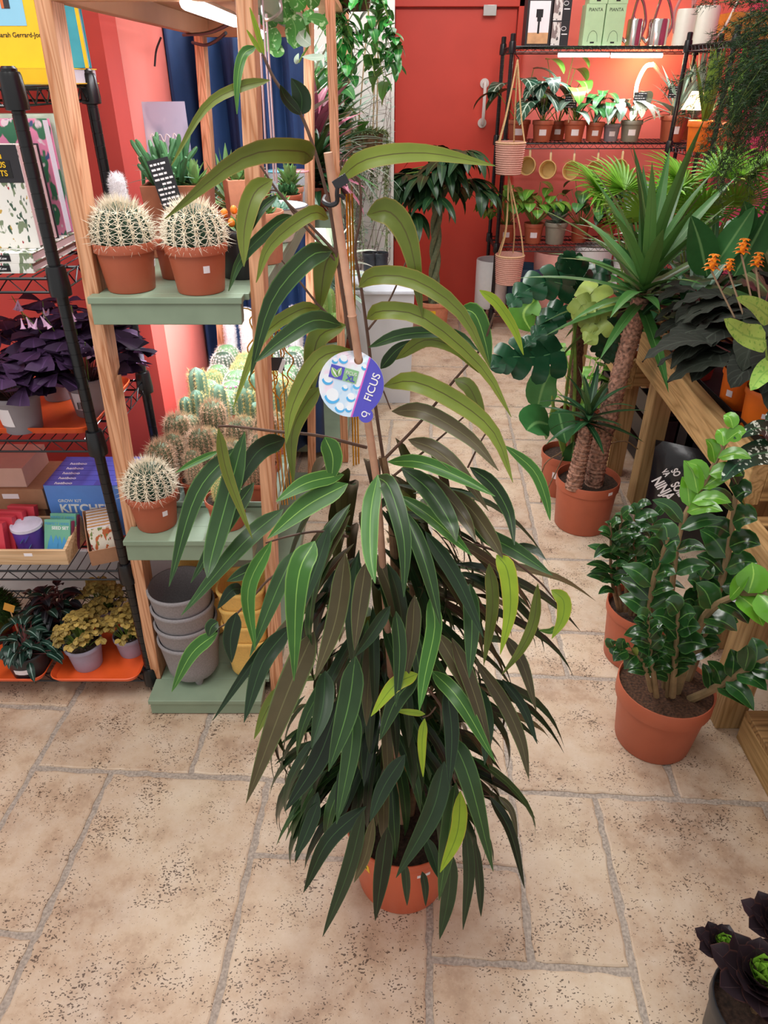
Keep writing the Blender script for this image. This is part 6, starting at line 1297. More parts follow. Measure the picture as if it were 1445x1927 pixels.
# plants on the second shelf
def small(label, px, py, Yp, z, rt, h, pm, fol, name='potted_foliage_plant', stick=True):
    t = thing(name, label, 'plant', (X(px, Yp, z+.05), Yp, z)); add_pot(t, rt, rt*.76, h, pm, n=20, stick=[(-1.7, h*.45, rt*.65, rt*.5, PAPER)] if stick else None); fol(t, rt, h); return t
def fbroad(lm, n, H, L, w_, seed, shape='heart', stripes=0):
    def f(t, rt, h):
        m = MB(); s = MB(); r = random.Random(seed)
        for i in range(n):
            a = i*2.4+r.uniform(-.5, .5); e = r.uniform(.5, 1.45); q = V((math.cos(a)*math.cos(e)*.8, math.sin(a)*math.cos(e)*.6, math.sin(e)))*H*r.uniform(.5, 1)+V((0, 0, h*.9)); s.tube([(0, 0, h*.8), q], [.003, .002], 4); m.lf(q, a if r.random() < .5 else -PI/2+r.uniform(-1, 1), .25, L*r.uniform(.75, 1.1), w_, shape, 1.4, .12, r.random(), n=8)
        m.obj('foliage', lm, t, recalc=False); s.obj('stems', STEMG, t)
    return f
def fros(lm, n, L, w_, seed, shape='strap', e0=.2, e1=1.4, dr=1.0):
    def f(t, rt, h): m = MB(); rosette(m, (0, 0, h*.85), n, L, w_, e0, e1, dr, seed, shape, .2, lift=.04); m.obj('foliage', lm, t, recalc=False)
    return f
small('velvety dark anthurium with pale veins at the left end of the far rack', 975, 250, 5.20, s3, .075, .12, TERRA, fbroad(LANT, 8, .34, .24, .16, 1))
small('white-veined anthurium in a terracotta pot, second on the far rack shelf', 1020, 250, 5.14, s3, .068, .12, TERRA, fbroad(LANT, 9, .26, .2, .13, 2)); small('pale-leaved arum in a terracotta pot behind the anthuriums', 1048, 250, 5.28, s3, .06, .11, TERRA2, fbroad(LFRESH, 6, .40, .18, .14, 3))
small('silvery-leaved plant in a terracotta pot with a chalkboard label', 1080, 250, 5.14, s3, .07, .12, TERRA, fbroad(LSIL, 10, .18, .14, .1, 4)); small('green leafy plant in a terracotta pot, middle of the far rack shelf', 1118, 250, 5.15, s3, .06, .11, TERRA, fbroad(LMID, 14, .2, .13, .08, 5))
small('trailing plant in a dark grey pot on the far rack shelf', 1150, 250, 5.16, s3, .055, .10, GREYPOT, fbroad(LSIL, 10, .18, .14, .07, 6, 'ovate')); small('white-pink calathea in a taupe pot on the far rack shelf', 1186, 255, 5.14, s3, .068, .12, TAUPEPOT, fbroad(LWHT, 9, .22, .2, .08, 7, 'ovate'))
small('arching bromeliad in a terracotta pot at the right of the shelf', 1264, 250, 5.14, s3, .085, .15, TERRA, fros(LSIL, 30, .3, .03, 8)); small('upright air-plant-like rosette behind the arching bromeliad', 1300, 240, 5.30, s3, .07, .13, TERRA2, fros(LSIL, 26, .38, .025, 9, 'strap', .8, 1.5, .2), stick=False)
q = small('variegated snake plant in an orange pot on the right-hand rack', 1318, 280, 4.42, s3, .085, .15, ORANGEPOT, fros(leafm('snake_plant_leaf', '5f7a2c', '6f8a34', 'c0b040', veinw=.03, edge='d9c850', var=.3), 9, .36, .05, 10, 'strap', 1.1, 1.5, .1), 'snake_plant', False)
small('snake plant behind the fern on the right-hand rack', 1370, 280, 4.55, s3, .08, .14, TERRA, fros(LMID, 9, .4, .05, 11, 'strap', 1.1, 1.5, .1), 'snake_plant', False)
def chalk(label, px, py, Y, z, w_=.07, h=.05, seed=1, rot=0):
    p = at(px, py, Y=Y); t = thing('chalk_label', label, 'label', (p.x, p.y, z)); L = p.z-z
    MB().bx(-.003, .003, -.0015, .0015, 0, L).obj('stick', PALEW, t, smooth=False); rm = Matrix.Rotation(R(rot), 3, 'Y'); c = V((0, -.003, L)); m = MB(); m.box(c, (w_, .002, h), rm); m.obj('board', CHALK, t, smooth=False); r = random.Random(seed); m = MB()
    nl = 9 if h > .08 else 5
    for k in range(nl):
        zz = h*(.40-.8*k/(nl-1)); x_ = -w_*.42
        while x_ < w_*.34:
            wd = w_*r.uniform(.08, .24)
            if r.random() < .85: m.box(c+rm @ V((x_+wd/2, -.0014, zz)), (wd, .0006, h*.042), rm)
            x_ += wd+w_*.05
    m.obj('chalk_writing', CREAMINK, t, smooth=False); return t
chalk('chalkboard label on a stick in the silvery-leaved plant pot', 1074, 192, 5.08, s3+.11, .075, .065, 1); chalk('chalkboard label on a stick in the taupe pot', 1204, 185, 5.08, s3+.11, .08, .065, 2); chalk('chalkboard label on a stick in the arching bromeliad', 1270, 173, 5.08, s3+.13, .08, .065, 3)
# mugs hanging from hooks under the second shelf
CREAMC = plain('cream_glaze', 'e6cfa0', rough=.3, var=.08, scale=15); MUGI = plain('straw_glaze', 'dcbf80', rough=.35, var=.08)
for i, (px, py) in enumerate(((991, 312), (1030, 319), (1074, 321), (1119, 320), (1165, 317))):
    p = at(px, py, Y=5.02); t = thing('mug', ('first', 'second', 'third', 'fourth', 'fifth')[i]+' cream mug from the left, hanging under the far rack shelf', 'mug', (p.x, p.y, p.z), 0, 'hanging cream mugs')
    def body(m): m.lathe([(.0005, .095), (.044, .095), (.05, .085), (.056, .01), (.056, 0), (.052, 0), (.051, .01), (.045, .083), (.0005, .088)], 26, fn=lambda q: V((q.x*.98+q.z*.35, q.z*.9, q.y-q.z*.12)))
    cpart('mugbody', 'mug_body', body, MUGI, t); cpart('mughandle', 'handle', lambda m: m.tube(spline([(.02, .03, .05), (.018, .03, .088), (.026, .065, .085), (.03, .07, .045)], 14), .007, 7), CREAMC, t)
    hk = RZ[2]-.03-p.z; MB().tube(spline([(.02, .04, hk), (.02, .04, hk*.7), (.018, .045, .075), (.018, .035, .070), (.018, .028, .08)], 14), .002, 5).obj('hook', STEEL, t)
# third shelf
small('bushy green plant in a terracotta pot at the left end of the lower far shelf', 952, 440, 5.20, s2, .068, .12, TERRA, fbroad(LFRESH, 26, .26, .11, .07, 12, 'ovate')); small('leafy green plant in a terracotta pot beside the taupe pot', 1003, 440, 5.16, s2, .07, .13, TERRA, fbroad(LFRESH, 26, .30, .12, .075, 13, 'ovate'))
small('spiky rosette succulent in a taupe pot on the lower far shelf', 1044, 440, 5.14, s2, .078, .14, TAUPEPOT, fros(LSIL, 26, .15, .035, 14, 'strap', .2, 1.4, .2), stick=False)
for i, (px, lm) in enumerate(((1090, LMID), (1140, LDEEP), (1190, LSIL), (1240, LMID))): small(f'leafy plant behind the palms on the lower far shelf, {("first", "second", "third", "fourth")[i]} after the taupe pot', px, 440, 5.2, s2, .065, .12, TERRA2, fbroad(lm, 18, .3, .13, .08, 40+i, 'ovate'), stick=False)
# big pots on the bottom shelf
def bigpot(label, px, Y, r, h, mat, taper=.93, z=s1):
    t = thing('planter', label, 'planter', (X(px, Y, z+h/2), Y, z)); rb = r*taper
    MB().lathe([(.0005, 0), (rb*.9, 0), (rb, .02), (r, h-.01), (r-.003, h), (r-.010, h-.002), (rb-.012, .03), (.0005, .03)], 40).obj('planter_body', mat, t); return t
bigpot('tall white planter on the bottom of the far rack', 925, 5.19, .118, .33, plain('white_plastic_planter', 'd9dadb', rough=.4, var=.03), .97); bigpot('dark blue planter on the bottom of the far rack', 985, 5.16, .135, .29, plain('navy_planter', '2f4a66', rough=.45, var=.05), .8)
bigpot('wide pink planter on the bottom of the far rack', 1045, 5.22, .17, .38, plain('pink_planter', 'd99a90', rough=.5, var=.04), .85); bigpot('white planter behind the monstera on the bottom of the far rack', 1110, 5.22, .13, .42, plain('white_plastic_planter', 'd9dadb'), .95)
bigpot('pale planter on the bottom of the far rack behind the yucca', 1180, 5.22, .12, .4, plain('white_plastic_planter', 'd9dadb'), .95)
# rope hanging planters
ROPE = plain('natural_rope', 'c9a878', rough=.9, var=.2, scale=150); PROPE = plain('dusty_pink_rope', 'd3a394', rough=.9, var=.12, scale=150)
def basket(name, label, px, ptop, pbot, wpx, Y, hang):
    b = at(px, pbot, Y=Y); tp = at(px, ptop, Y=Y); h = tp.z-b.z; r = wpx/2/F*((b-CAM).dot(FW)); t = thing(name, label, 'hanging planter', b); pr = [(.0005, .004), (r*.82, 0)]; n = int(h/.012)
    for i in range(n): z0 = h*i/n; rr0 = r*(.84+.18*i/n); pr += [(rr0, z0+.001), (rr0+.005, z0+h/n*.5), (rr0, z0+h/n-.001)]
    pr += [(r*.98, h), (r*.8, .02), (.0005, .02)]; MB().lathe(pr, 28).obj('basket', PROPE, t)
    m = MB(); m.lathe([(r*1.01, h-.014), (r*1.06, h-.007), (r*1.01, h)], 28); m.obj('rim_cord', ROPE, t); k = at(hang[0], hang[1], Y=Y)-b; m = MB()
    for a in (-2.6, -.5, 1.2, 2.4): m.tube(spline([(r*math.cos(a), r*math.sin(a), h-.01), (r*.55*math.cos(a), r*.55*math.sin(a), h+.35*(k.z-h)), k], 12), .005, 6)
    m.obj('hanging_cords', ROPE, t); return t
basket('rope_planter', 'upper pink rope basket hanging on long cords by the far rack', 956, 266, 328, 54, 4.93, (974, 112)); basket('rope_planter', 'lower pink rope basket hanging below the first one', 955, 478, 533, 52, 4.93, (957, 331))
k = at(974, 110, Y=4.93); tag(MB().tube(spline([(k.x, k.y, k.z-.012), (k.x+.012, k.y+.03, k.z), (k.x+.005, ry0-.006, k.z+.02), (k.x, ry0-.006, RZ[3]-.03)], 12), .003, 5).obj('hook', BLACKM, None), 'black hook on the far rack holding the rope basket cords', 'hook')
# warm lamps
WARM = emit('warm_bulb', 'ffd9a0', 14)
p = at(1216, 150, Y=5.45); t = thing('wall_lamp', 'bright looped lamp glowing orange on the wall above the far shelf', 'light', p)
MB().tube(spline([(-.05, 0, -.12), (-.055, 0, -.02), (-.02, 0, .07), (.03, 0, .085)], 18), .013, 8).obj('bulb_tube', WARM, t); m = MB(); m.tube([(.03, .0, .085), (.15, .0, -.02)], .012, 8); m.tube([(.03, .03, .085), (.03, .148, .085)], .006, 6); m.obj('lamp_arm', plain('pink_metal', 'd98a86', rough=.4), t); point('wall_lamp_glow', p+V((0, -.02, .1)), 5, (1, .62, .25))
p = at(1308, 195, Y=4.6); t = thing('clip_lamp', 'small warm lamp with a pale cone shade on the right-hand rack', 'light', V((p.x, p.y, s3))); h = p.z-s3
MB().tube([(0, 0, 0), (0, 0, h-.03)], .006, 8).obj('stand', BLACKM, t); MB().lathe([(.0005, 0), (.045, 0), (.045, .008), (.0005, .012)], 20).obj('base', BLACKM, t); MB().lathe([(.03, h+.06), (.07, h-.03), (.067, h-.03), (.028, h+.058)], 24).obj('shade', emit('lit_shade', 'ffe2b0', 3), t); point('clip_lamp_glow', p+V((0, -.10, -.05)), 2.5, (1, .72, .4))

# ---------------------------------------------------------------- by the door: money tree and storage box
p = at(802, 640, z=0); t = thing('money_tree', 'braided-trunk money tree in a terracotta pot in front of the red door', 'plant', (p.x+.05, 4.93, 0)); O = V(t.location); add_pot(t, .115, .09, .24, CLAY, rim=.03, n=32)
sticker([c for c in t.children if c.name.startswith('pot')][0], .115, .09, .24, .03, -1.9, .17, .09, .04, YELLOW)
m = MB(); zt0 = at(800, 345, Y=4.82).z
for k in range(3): m.tube([(.022*math.cos(z*14+k*2.09), .022*math.sin(z*14+k*2.09), .2+z) for z in [i*(zt0-.2)/40 for i in range(41)]], .018, 8)
m.obj('braided_trunk', plain('grey_green_bark', '6f7a5c', rough=.8, var=.25, scale=60), t)
m = MB(); s = MB(); r = random.Random(15)
for i in range(26):
    a = i*2.4; e = r.uniform(-.6, 1.35); L = r.uniform(.10, .30); b = V((0, 0, zt0-.05+r.uniform(-.05, .1))); q = b+V((math.cos(a)*math.cos(e), math.sin(a)*math.cos(e)*.7, math.sin(e)))*L; s.tube([b, b.lerp(q, .5)+V((0, 0, .03)), q], [.005, .004, .003], 5)
    for k in range(6): aa = a+(k-2.5)*.55; m.lf(q, aa, .15-.1*abs(k-2.5), r.uniform(.19, .28), r.uniform(.06, .08), 'ovate', r.uniform(.7, 1.6), .15, r.random(), n=8)
m.obj('foliage', LPACH, t, recalc=False); s.obj('stems', STEMG, t)
bx0, bx1 = -.175, .155; t = thing('storage_box', 'tall clear plastic storage box with a lid near the red door', 'box', (-.01, 3.88, 0)); FR = glassy('frosted_plastic', 'e9e9ee', .35, .62)
m = MB(); a, b, hh = .165, .22, .60
for (x0, x1, y0, y1) in ((-a, a, -b, -b+.004), (-a, a, b-.004, b), (-a, -a+.004, -b+.004, b-.004), (a-.004, a, -b+.004, b-.004)): m.hexa([(x0*.93, y0*.93, 0), (x1*.93, y0*.93, 0), (x1*.93, y1*.93, 0), (x0*.93, y1*.93, 0), (x0, y0, hh), (x1, y0, hh), (x1, y1, hh), (x0, y1, hh)])
m.bx(-a*.92, a*.92, -b*.92, b*.92, 0, .004); m.obj('box_body', FR, t, smooth=False); MB().bx(-a-.01, a+.01, -b-.01, b+.01, hh, hh+.022).obj('lid', plain('white_lid', 'dfe3ee', rough=.35, var=.02), t, smooth=False, bevel=.006)
m = MB(); m.bx(-a*.86, a*.86, -b*.86, b*.86, .006, .5); m.obj('contents', plain('pale_contents', 'd3cdd0', rough=.8, var=.12, scale=9), t, smooth=False)
for i, (px, y) in enumerate(((697, 4.03), (716, 4.03))): q = thing('grow_pot', ('left', 'right')[i]+' of two black pots standing on the storage box lid', 'pot', (X(px, y, .68), y, .6225), 0, 'black pots on the storage box'); add_pot(q, .044, .038, .11, BLACKPOT, n=20)
# ---------------------------------------------------------------- succulents and bowls on the top green shelf
TS = 1.159
def squarepot(t, a, b, h, mat, name='pot', wall=.006):
    m = MB(); k = .9
    o = [(-a*k, -b*k, 0), (a*k, -b*k, 0), (a*k, b*k, 0), (-a*k, b*k, 0), (-a, -b, h), (a, -b, h), (a, b, h), (-a, b, h)]; i_ = [(-a+wall, -b+wall, h), (a-wall, -b+wall, h), (a-wall, b-wall, h), (-a+wall, b-wall, h), (-a*k+wall, -b*k+wall, h*.84), (a*k-wall, -b*k+wall, h*.84), (a*k-wall, b*k-wall, h*.84), (-a*k+wall, b*k-wall, h*.84)]
    m.add(o+i_, [(3, 2, 1, 0), (0, 1, 5, 4), (1, 2, 6, 5), (2, 3, 7, 6), (3, 0, 4, 7), (4, 5, 9, 8), (5, 6, 10, 9), (6, 7, 11, 10), (7, 4, 8, 11), (8, 9, 13, 12), (9, 10, 14, 13), (10, 11, 15, 14), (11, 8, 12, 15)])
    m.obj(name, mat, t, smooth=False, bevel=.002); m = MB(); q = .86; m.add([(-a*q, -b*q, h*.86), (a*q, -b*q, h*.86), (a*q, b*q, h*.86), (-a*q, b*q, h*.86)], [(0, 1, 2, 3)]); m.obj('soil', SOIL, t)
LCR = leafm('crassula_finger', '4f7f52', None, '5f8f5e', rough=.35, var=.3, back=False); LBLU = leafm('blue_succulent_leaf', '86ae9c', '9abfae', '9cc0b0', rough=.5, var=.2, veinw=.02)
WOODBROWN = plain('rust_brown_clay', 'a06044', rough=.8, var=.1, scale=30)
t = thing('succulent_trough', 'square brown clay trough of finger-leaved succulents behind the golden barrels', 'plant', (-.505, 1.90, TS), R(4)); squarepot(t, .078, .07, .165, WOODBROWN)
m = MB(); r = random.Random(5)
for i in range(70):
    a = r.uniform(0, 6.28); e = r.uniform(.7, 1.5); L = r.uniform(.05, .135); b = V((-.025+r.gauss(0, .018), r.gauss(0, .02), .145)); d = V((math.cos(a)*math.cos(e), math.sin(a)*math.cos(e), math.sin(e))); k = r.random()
    o = len(m.v); m.tube([b, b+d*L*.5, b+d*L*.93, b+d*L], [.0035, .0055, .0058, .003], 6); m.a[o:] = [(.5, .5, k)]*(len(m.v)-o)
m.obj('finger_leaves', LCR, t, recalc=False); m = MB(); rosette(m, (.045, -.02, .145), 16, .05, .018, .1, 1.3, -.3, 6, 'ovate', .35, lift=.03); rosette(m, (.035, .035, .145), 14, .05, .02, .1, 1.3, -.3, 7, 'ovate', .35, lift=.03); m.obj('rosette_leaves', LSUC, t, recalc=False)
m = MB(); rosette(m, (-.02, .0, .17), 14, .11, .012, .0, .9, .6, 9, 'strap', .2); m.obj('pale_strands', LBLU, t, recalc=False)
chalk('chalkboard label leaning in front of the brown clay trough', 312, 345, 1.80, TS, .05, .105, 4, -12)
# picture leaning on the lit red wall
PIC = printed('misty_flower_print', 'b9b4cc', [('8f92b0', .47), ('d9d8e4', .55), ('6f7a4e', .62)], 9, 4, .1)
t = thing('picture_card', 'tall misty flower picture card leaning against the lit red wall', 'picture', (-.617, 2.27, TS), R(18)); t.rotation_euler = (R(-9), 0, R(18)); MB().bx(-.065, .065, -.002, .002, 0, .33).obj('card', PIC, t, smooth=False); MB().tube(spline([(-.045+.0075*k, -.0026, .24+.011*math.sin(k*2.2)) for k in range(12)], 60), .0016, 4).obj('script_flourish', CREAMINK, t)
q = thing('potted_succulent', 'orange-flowered succulent in a black pot beside the second timber post', 'plant', (-.318, 1.655, TS)); add_pot(q, .058, .047, .10, BLACKPOT, rim=.012); m = MB(); rosette(m, (0, 0, .09), 18, .04, .016, .2, 1.4, -.2, 3, 'ovate', .3); m.obj('foliage', LSUC, q, recalc=False); m = MB(); r = random.Random(4)
for i in range(12): m.ball((r.gauss(.0, .022), r.gauss(0, .022), .11+r.uniform(0, .03)), .008, 7, 5, (1, 1, 1.2))
m.obj('flowers', plain('orange_bloom', 'ee8a2c', var=.2), q)
def clay(label, x, y, rt, rb, h, fol=None, mat=CLAY, sq=False, rz=0, z=TS, nm='potted_succulent'):
    t = thing(nm, label, 'plant', (x, y, z), rz)
    if sq: squarepot(t, rt, rt, h, mat)
    else: add_pot(t, rt, rb, h, mat, rim=h*.22, n=32)
    if fol: fol(t, rt, h)
    return t
def fsuc(lm, n, L, w_, seed, k=1, shape='ovate', e1=1.4):
    def f(t, rt, h):
        m = MB(); r = random.Random(seed)
        for i in range(k): c = (0, 0, h*.86) if k == 1 else (r.uniform(-.5, .5)*rt, r.uniform(-.5, .5)*rt, h*.86); rosette(m, c, n, L, w_, .1, e1, -.25, seed+i, shape, .35, lift=L*.5)
        m.obj('foliage', lm, t, recalc=False)
    return f
clay('rounded fired-clay pot of small succulents just right of the second timber post', -.300, 1.80, .062, .052, .115, fsuc(LSUC, 14, .04, .016, 11, 3))
sp_ = clay('square fired-clay pot of succulents behind the right golden barrel', -.365, 1.99, .043, .04, .165, fsuc(LSUC, 14, .045, .02, 13, 3), sq=True, rz=R(20))
t = thing('succulent_bowl', 'white enamel bowl of pebbles and small succulents behind the fig stem', 'bowl', (-.300, 2.06, TS)); MB().lathe([(.0005, 0), (.045, 0), (.05, .006), (.072, .06), (.092, .088), (.094, .09), (.091, .091), (.07, .064), (.0005, .064)], 36).obj('bowl', plain('white_enamel', 'efe9e6', rough=.25, var=.02), t); MB().lathe([(.0925, .0885), (.095, .09), (.0925, .0918)], 36).obj('dark_rim', plain('navy_rim', '2c3040'), t)
m = MB(); r = random.Random(2)
for i in range(70): a = r.uniform(0, 6.28); q = .07*r.random()**.5; m.ball((q*math.cos(a), q*math.sin(a), .068), r.uniform(.004, .009), 6, 4, (1, 1, .7))
m.obj('pebbles', plain('white_pebble', 'ddd8d4', rough=.6, var=.2), t)['kind'] = 'stuff'
m = MB()
for k in range(5): rosette(m, (.03*math.cos(k*1.3), .03*math.sin(k*1.3), .072), 16, .035, .014, .0, 1.4, -.3, 20+k, 'ovate', .3)
m.obj('foliage', LBLU, t, recalc=False)
for i, (l, x, y, f) in enumerate((('blue-grey rosette succulent, near left among the back pots of the top green shelf', -.54, 2.10, fsuc(LBLU, 24, .06, .025, 31)), ('aloe-like succulent in the middle of the top green shelf', -.43, 2.12, fsuc(LSUC, 20, .11, .018, 32, 1, 'strap')), ('bead-leaved succulent behind the enamel bowl', -.31, 2.24, fsuc(LSUC, 10, .025, .014, 33, 9)),
        ('pale rosette succulent by the picture card', -.53, 2.26, fsuc(LBLU, 20, .05, .02, 34, 2)), ('green spiky succulent at the centre back of the top green shelf', -.42, 2.30, fsuc(LSUC, 24, .10, .02, 35, 1, 'strap')), ('dark bead-leaved succulent near the back of the top green shelf', -.30, 2.40, fsuc(LCR, 10, .03, .016, 36, 10)),
        ('pale trailing succulent at the back left of the top green shelf', -.52, 2.44, fsuc(LBLU, 16, .06, .02, 37, 3)), ('bushy green succulent at the back of the top green shelf', -.41, 2.48, fsuc(LSUC, 14, .06, .02, 38, 5)), ('small green succulent at the far right end of the top green shelf', -.31, 2.58, fsuc(LSUC, 14, .06, .02, 39, 4)), ('small white-leaved succulent at the far end of the top green shelf', -.46, 2.62, fsuc(LWHT, 14, .06, .022, 40, 3)))):
    clay(l, x, y, .042, .034, .075, f, TERRA if i % 2 else CLAY)
# clear cups covering seedlings at the back of that shelf
CLR = glassy('clear_plastic', 'e6eef0', .08, .22)
for i in range(4):
    x = -.52+.075*i; t = thing('plastic_cup', ('first', 'second', 'third', 'fourth')[i]+' clear plastic cup from the left at the far edge of the top green shelf', 'cup', (x, 2.70, TS), 0, 'clear cups'); MB().lathe([(.0005, 0), (.024, 0), (.034, .11), (.0328, .11), (.023, .002), (.0005, .002)], 20).obj('cup_wall', CLR, t); MB().lathe([(.034, .106), (.0362, .109), (.034, .113)], 20).obj('rim', plain('pink_rim' if i % 2 else 'aqua_rim', 'f0a8b0' if i % 2 else '6fc0d8', var=.05), t)
# ---------------------------------------------------------------- trailing hoya on the unit roof
t = thing('potted_hoya', 'speckled round-leaved hoya trailing over the roof edge of the timber unit', 'plant', (-.30, 2.12, 1.722)); O = V(t.location); add_pot(t, .075, .06, .12, TERRA); LHO = leafm('hoya_leaf', '4f8a3f', '7fa05a', '7fae60', rough=.35, var=.25, veinw=.03, spot='a8c890'); LHP = leafm('hoya_pale_leaf', 'cfe6d0', 'b4d4b8', 'e0f0e0', rough=.35, var=.1)
m = MB(); mp_ = MB(); s = MB()
for ps, w_, pale in (([(553, 92), (556, 55), (546, 28)], 40, 0), ([(500, 95), (512, 78), (520, 52)], 34, 0), ([(585, 85), (568, 70), (562, 60)], 26, 1), ([(618, 44), (595, 36), (577, 36)], 20, 0), ([(612, 106), (590, 108), (568, 107)], 12, 1), ([(520, 50), (505, 25), (500, -10)], 44, 0), ([(575, 15), (560, -2), (550, -18)], 40, 0), ([(545, 45), (535, 20), (528, 0)], 44, 0), ([(600, 10), (588, -4), (575, -15)], 36, 0), ([(530, 85), (520, 92), (505, 92)], 30, 0), ([(560, 120), (558, 112), (562, 100)], 10, 1), ([(575, 20), (580, 30), (575, 48)], 24, 0)):
    pxleaf(mp_ if pale else m, ps, w_, 2.04, 2.02, O, 'round' if w_ > 25 else 'ovate', .08, n=9)
for ps in ([(560, -30), (572, 30), (580, 80), (562, 118)], [(530, -30), (548, 20), (545, 45)], [(578, 40), (582, 80), (568, 106)]): s.tube(spline([at2(x, y, 2.05, O) for x, y in ps], 14), .0022, 5)
s.tube([V((0, 0, .1)), at2(560, -30, 2.05, O)], .0025, 5); s.tube([V((0, 0, .1)), at2(530, -30, 2.05, O)], .0025, 5)
rosette(m, (0, 0, .11), 14, .11, .07, .0, 1.2, 1.0, 4, 'ovate', .1); m.obj('foliage', LHO, t, recalc=False); mp_.obj('pale_leaves', LHP, t, recalc=False, label='pale mint young hoya leaves'); s.obj('vines', STEMG, t)
# pale rods on a hook by the second post
hk = at(497, 22, Y=1.60); hkm = MB(); hkm.tube(spline([(-.237, 1.60, 1.70), (-.225, 1.60, hk.z+.03), (hk.x, 1.60, hk.z-.012), (hk.x+.03, 1.60, hk.z), (hk.x+.03, 1.60, hk.z+.02)], 16), .003, 6); tag(hkm.obj('hook', STEEL, None), 'metal hook under the unit roof holding four pale rods', 'hook')
for i, (p0, p1) in enumerate((((478, 30), (494, 330)), ((487, 28), (503, 335)), ((495, 25), (516, 340)), ((501, 26), (521, 345)))):
    a, b = at(*p0, Y=1.612+.006*i), at(*p1, Y=1.632+.012*i); tag(MB().tube([a, b], .0021, 6).obj('plant_rod', plain('pale_pink_metal', 'd9c4c8', rough=.3, metal=.4, var=.03), None), ('first', 'second', 'third', 'fourth')[i]+' pale rod from the left, hanging beside the second timber post', 'rod', 'pale hanging rods')
# gold wire trellises hanging on the unit's right side
for i, (px, y0, y1, l) in enumerate(((520, 590, 960, 'nearest gold wire plant trellis, beside the second timber post'), (538, 600, 950, 'second gold wire plant trellis with a flower-shaped top'), (552, 620, 940, 'third gold wire plant trellis, farthest right by the mint trays'))):
    Y = 1.60+.035*i; a, b = at(px-8, y0, Y=Y), at(px-2, y1, Y=Y); L = a.z-b.z; t = thing('plant_trellis', l, 'trellis', b); m = MB(); k = .012
    m.tube([(-k*.6, 0, 0), (-k, 0, L*.62)], .0016, 5); m.tube([(k*.6, 0, 0), (k, 0, L*.62)], .0016, 5); m.tube([(0, 0, 0), (0, 0, L)], .0018, 5)
    for s_ in (-1, 1): m.tube(spline([(s_*k, 0, L*.62), (s_*.034, 0, L*.70), (s_*.012, 0, L*.76), (s_*.030, 0, L*.84), (s_*.010, 0, L*.9), (s_*.018, 0, L*.97), (0, 0, L)], 26), .0018, 5)
    m.obj('trellis_wire', GOLD, t)
    hx = MB(); hx.tube([(0, 0, L), (-.018, 0, L+.01), (a.x*0-.03, 0, L+.012)], .0016, 5); hx.obj('hanging_loop', GOLD, t)
p = at(521, 685, Y=1.59); t = thing('product_card', 'small black card with a clear tie on the gold trellises', 'card', p); MB().bx(-.017, .017, -.001, .001, -.016, .016).obj('card', BLACKPOT, t, smooth=False); MB().box((.012, -.003, -.004), (.009, .002, .034), Matrix.Rotation(.4, 3, 'Y')).obj('clear_tie', plain('clear_white_film', 'dfe2e6', rough=.2), t, smooth=False)
p = at(655, 470, Y=2.93); p.z = .2; q = at(652, 365, Y=2.93)
for i in range(3): tag(MB().tube([p+V((i*.012, .01*i, -.2)), q+V((i*.010, .01*i, 0))], .004, 6).obj('gold_stake', GOLD, None), ('left', 'middle', 'right')[i]+' gold stake of three standing behind the bamboo cane', 'stake', 'gold stakes')

# ---------------------------------------------------------------- second timber unit farther back
u2 = thing('timber_shelf_unit', 'second timber shelf unit farther back, crowded with leafy plants', 'shelf', (-.33, 3.5, 0))
for x, y in ((-.185, 2.96), (-.56, 2.99), (-.185, 4.10), (-.56, 4.10)): MB().bx(x-.016+.33, x+.016+.33, y-3.5, y+.05-3.5, 0, 1.95).obj('post', PINE, u2, smooth=False, bevel=.002)
for z0, z1 in ((.03, .08), (.50, .55), (1.03, 1.08)): m = MB(); m.bx(-.24, .155, -.49, .60, z0, z1); m.obj('shelf', GREENP, u2, smooth=False, bevel=.002)
m = MB(); m.bx(-.24, .155, -.49, .60, 1.78, 1.80); m.obj('roof_board', GRAINED, u2, smooth=False)
led('LED light bar under the roof of the second timber unit', (-.42, 3.1, 1.766), (-.42, 4.0, 1.766), .010, 7, 0); led('LED light bar under the upper shelf of the second timber unit', (-.36, 3.1, 1.02), (-.36, 4.0, 1.02), .009, 6, 0)
put_cactus('lime', 'lime-green column cactus cluster, left of two at the near end of the second unit', (-.41, 3.10, .551), 0, None, None, 1.0); put_cactus('lime', 'lime-green column cactus cluster, right of two at the near end of the second unit', (-.245, 3.09, .551), 1.2, None, None, 1.15)
for i, (l, x, y, lm, n, L, w_, sh, el) in enumerate((('silvery variegated plant, front left of the second unit upper shelf', -.42, 3.10, LSIL, 30, .18, .05, 'ovate', 1.4), ('dark bushy plant at the front right of the second unit upper shelf', -.27, 3.12, LDEEP, 40, .13, .035, 'ovate', 1.4), ('pink-leaved plant in the middle of the second unit upper shelf', -.30, 3.36, LPINK, 34, .22, .05, 'ovate', 1.4),
        ('white-variegated twiggy plant on the second unit upper shelf', -.41, 3.34, LWHT, 44, .28, .035, 'ovate', 1.45), ('green bushy plant on the second unit upper shelf, near its right post', -.25, 3.60, LMID, 40, .2, .04, 'ovate', 1.4), ('frosty fine-leaved plant on the second unit upper shelf', -.40, 3.62, LWHT, 70, .34, .02, 'lance', 1.5), ('grey-green trailing plant at the back of the second unit', -.26, 3.86, LSIL, 60, .30, .025, 'ovate', 1.4))):
    q = thing('potted_foliage_plant', l, 'plant', (x, y, 1.0805)); add_pot(q, .055, .044, .09, TERRA2 if i % 2 else TERRA); m = MB(); rosette(m, (0, 0, .08), int(n*1.4), L*1.3, w_*1.15, .1, el, .9, 50+i, sh, .2, lift=L*.8); m.obj('foliage', lm, q, recalc=False)
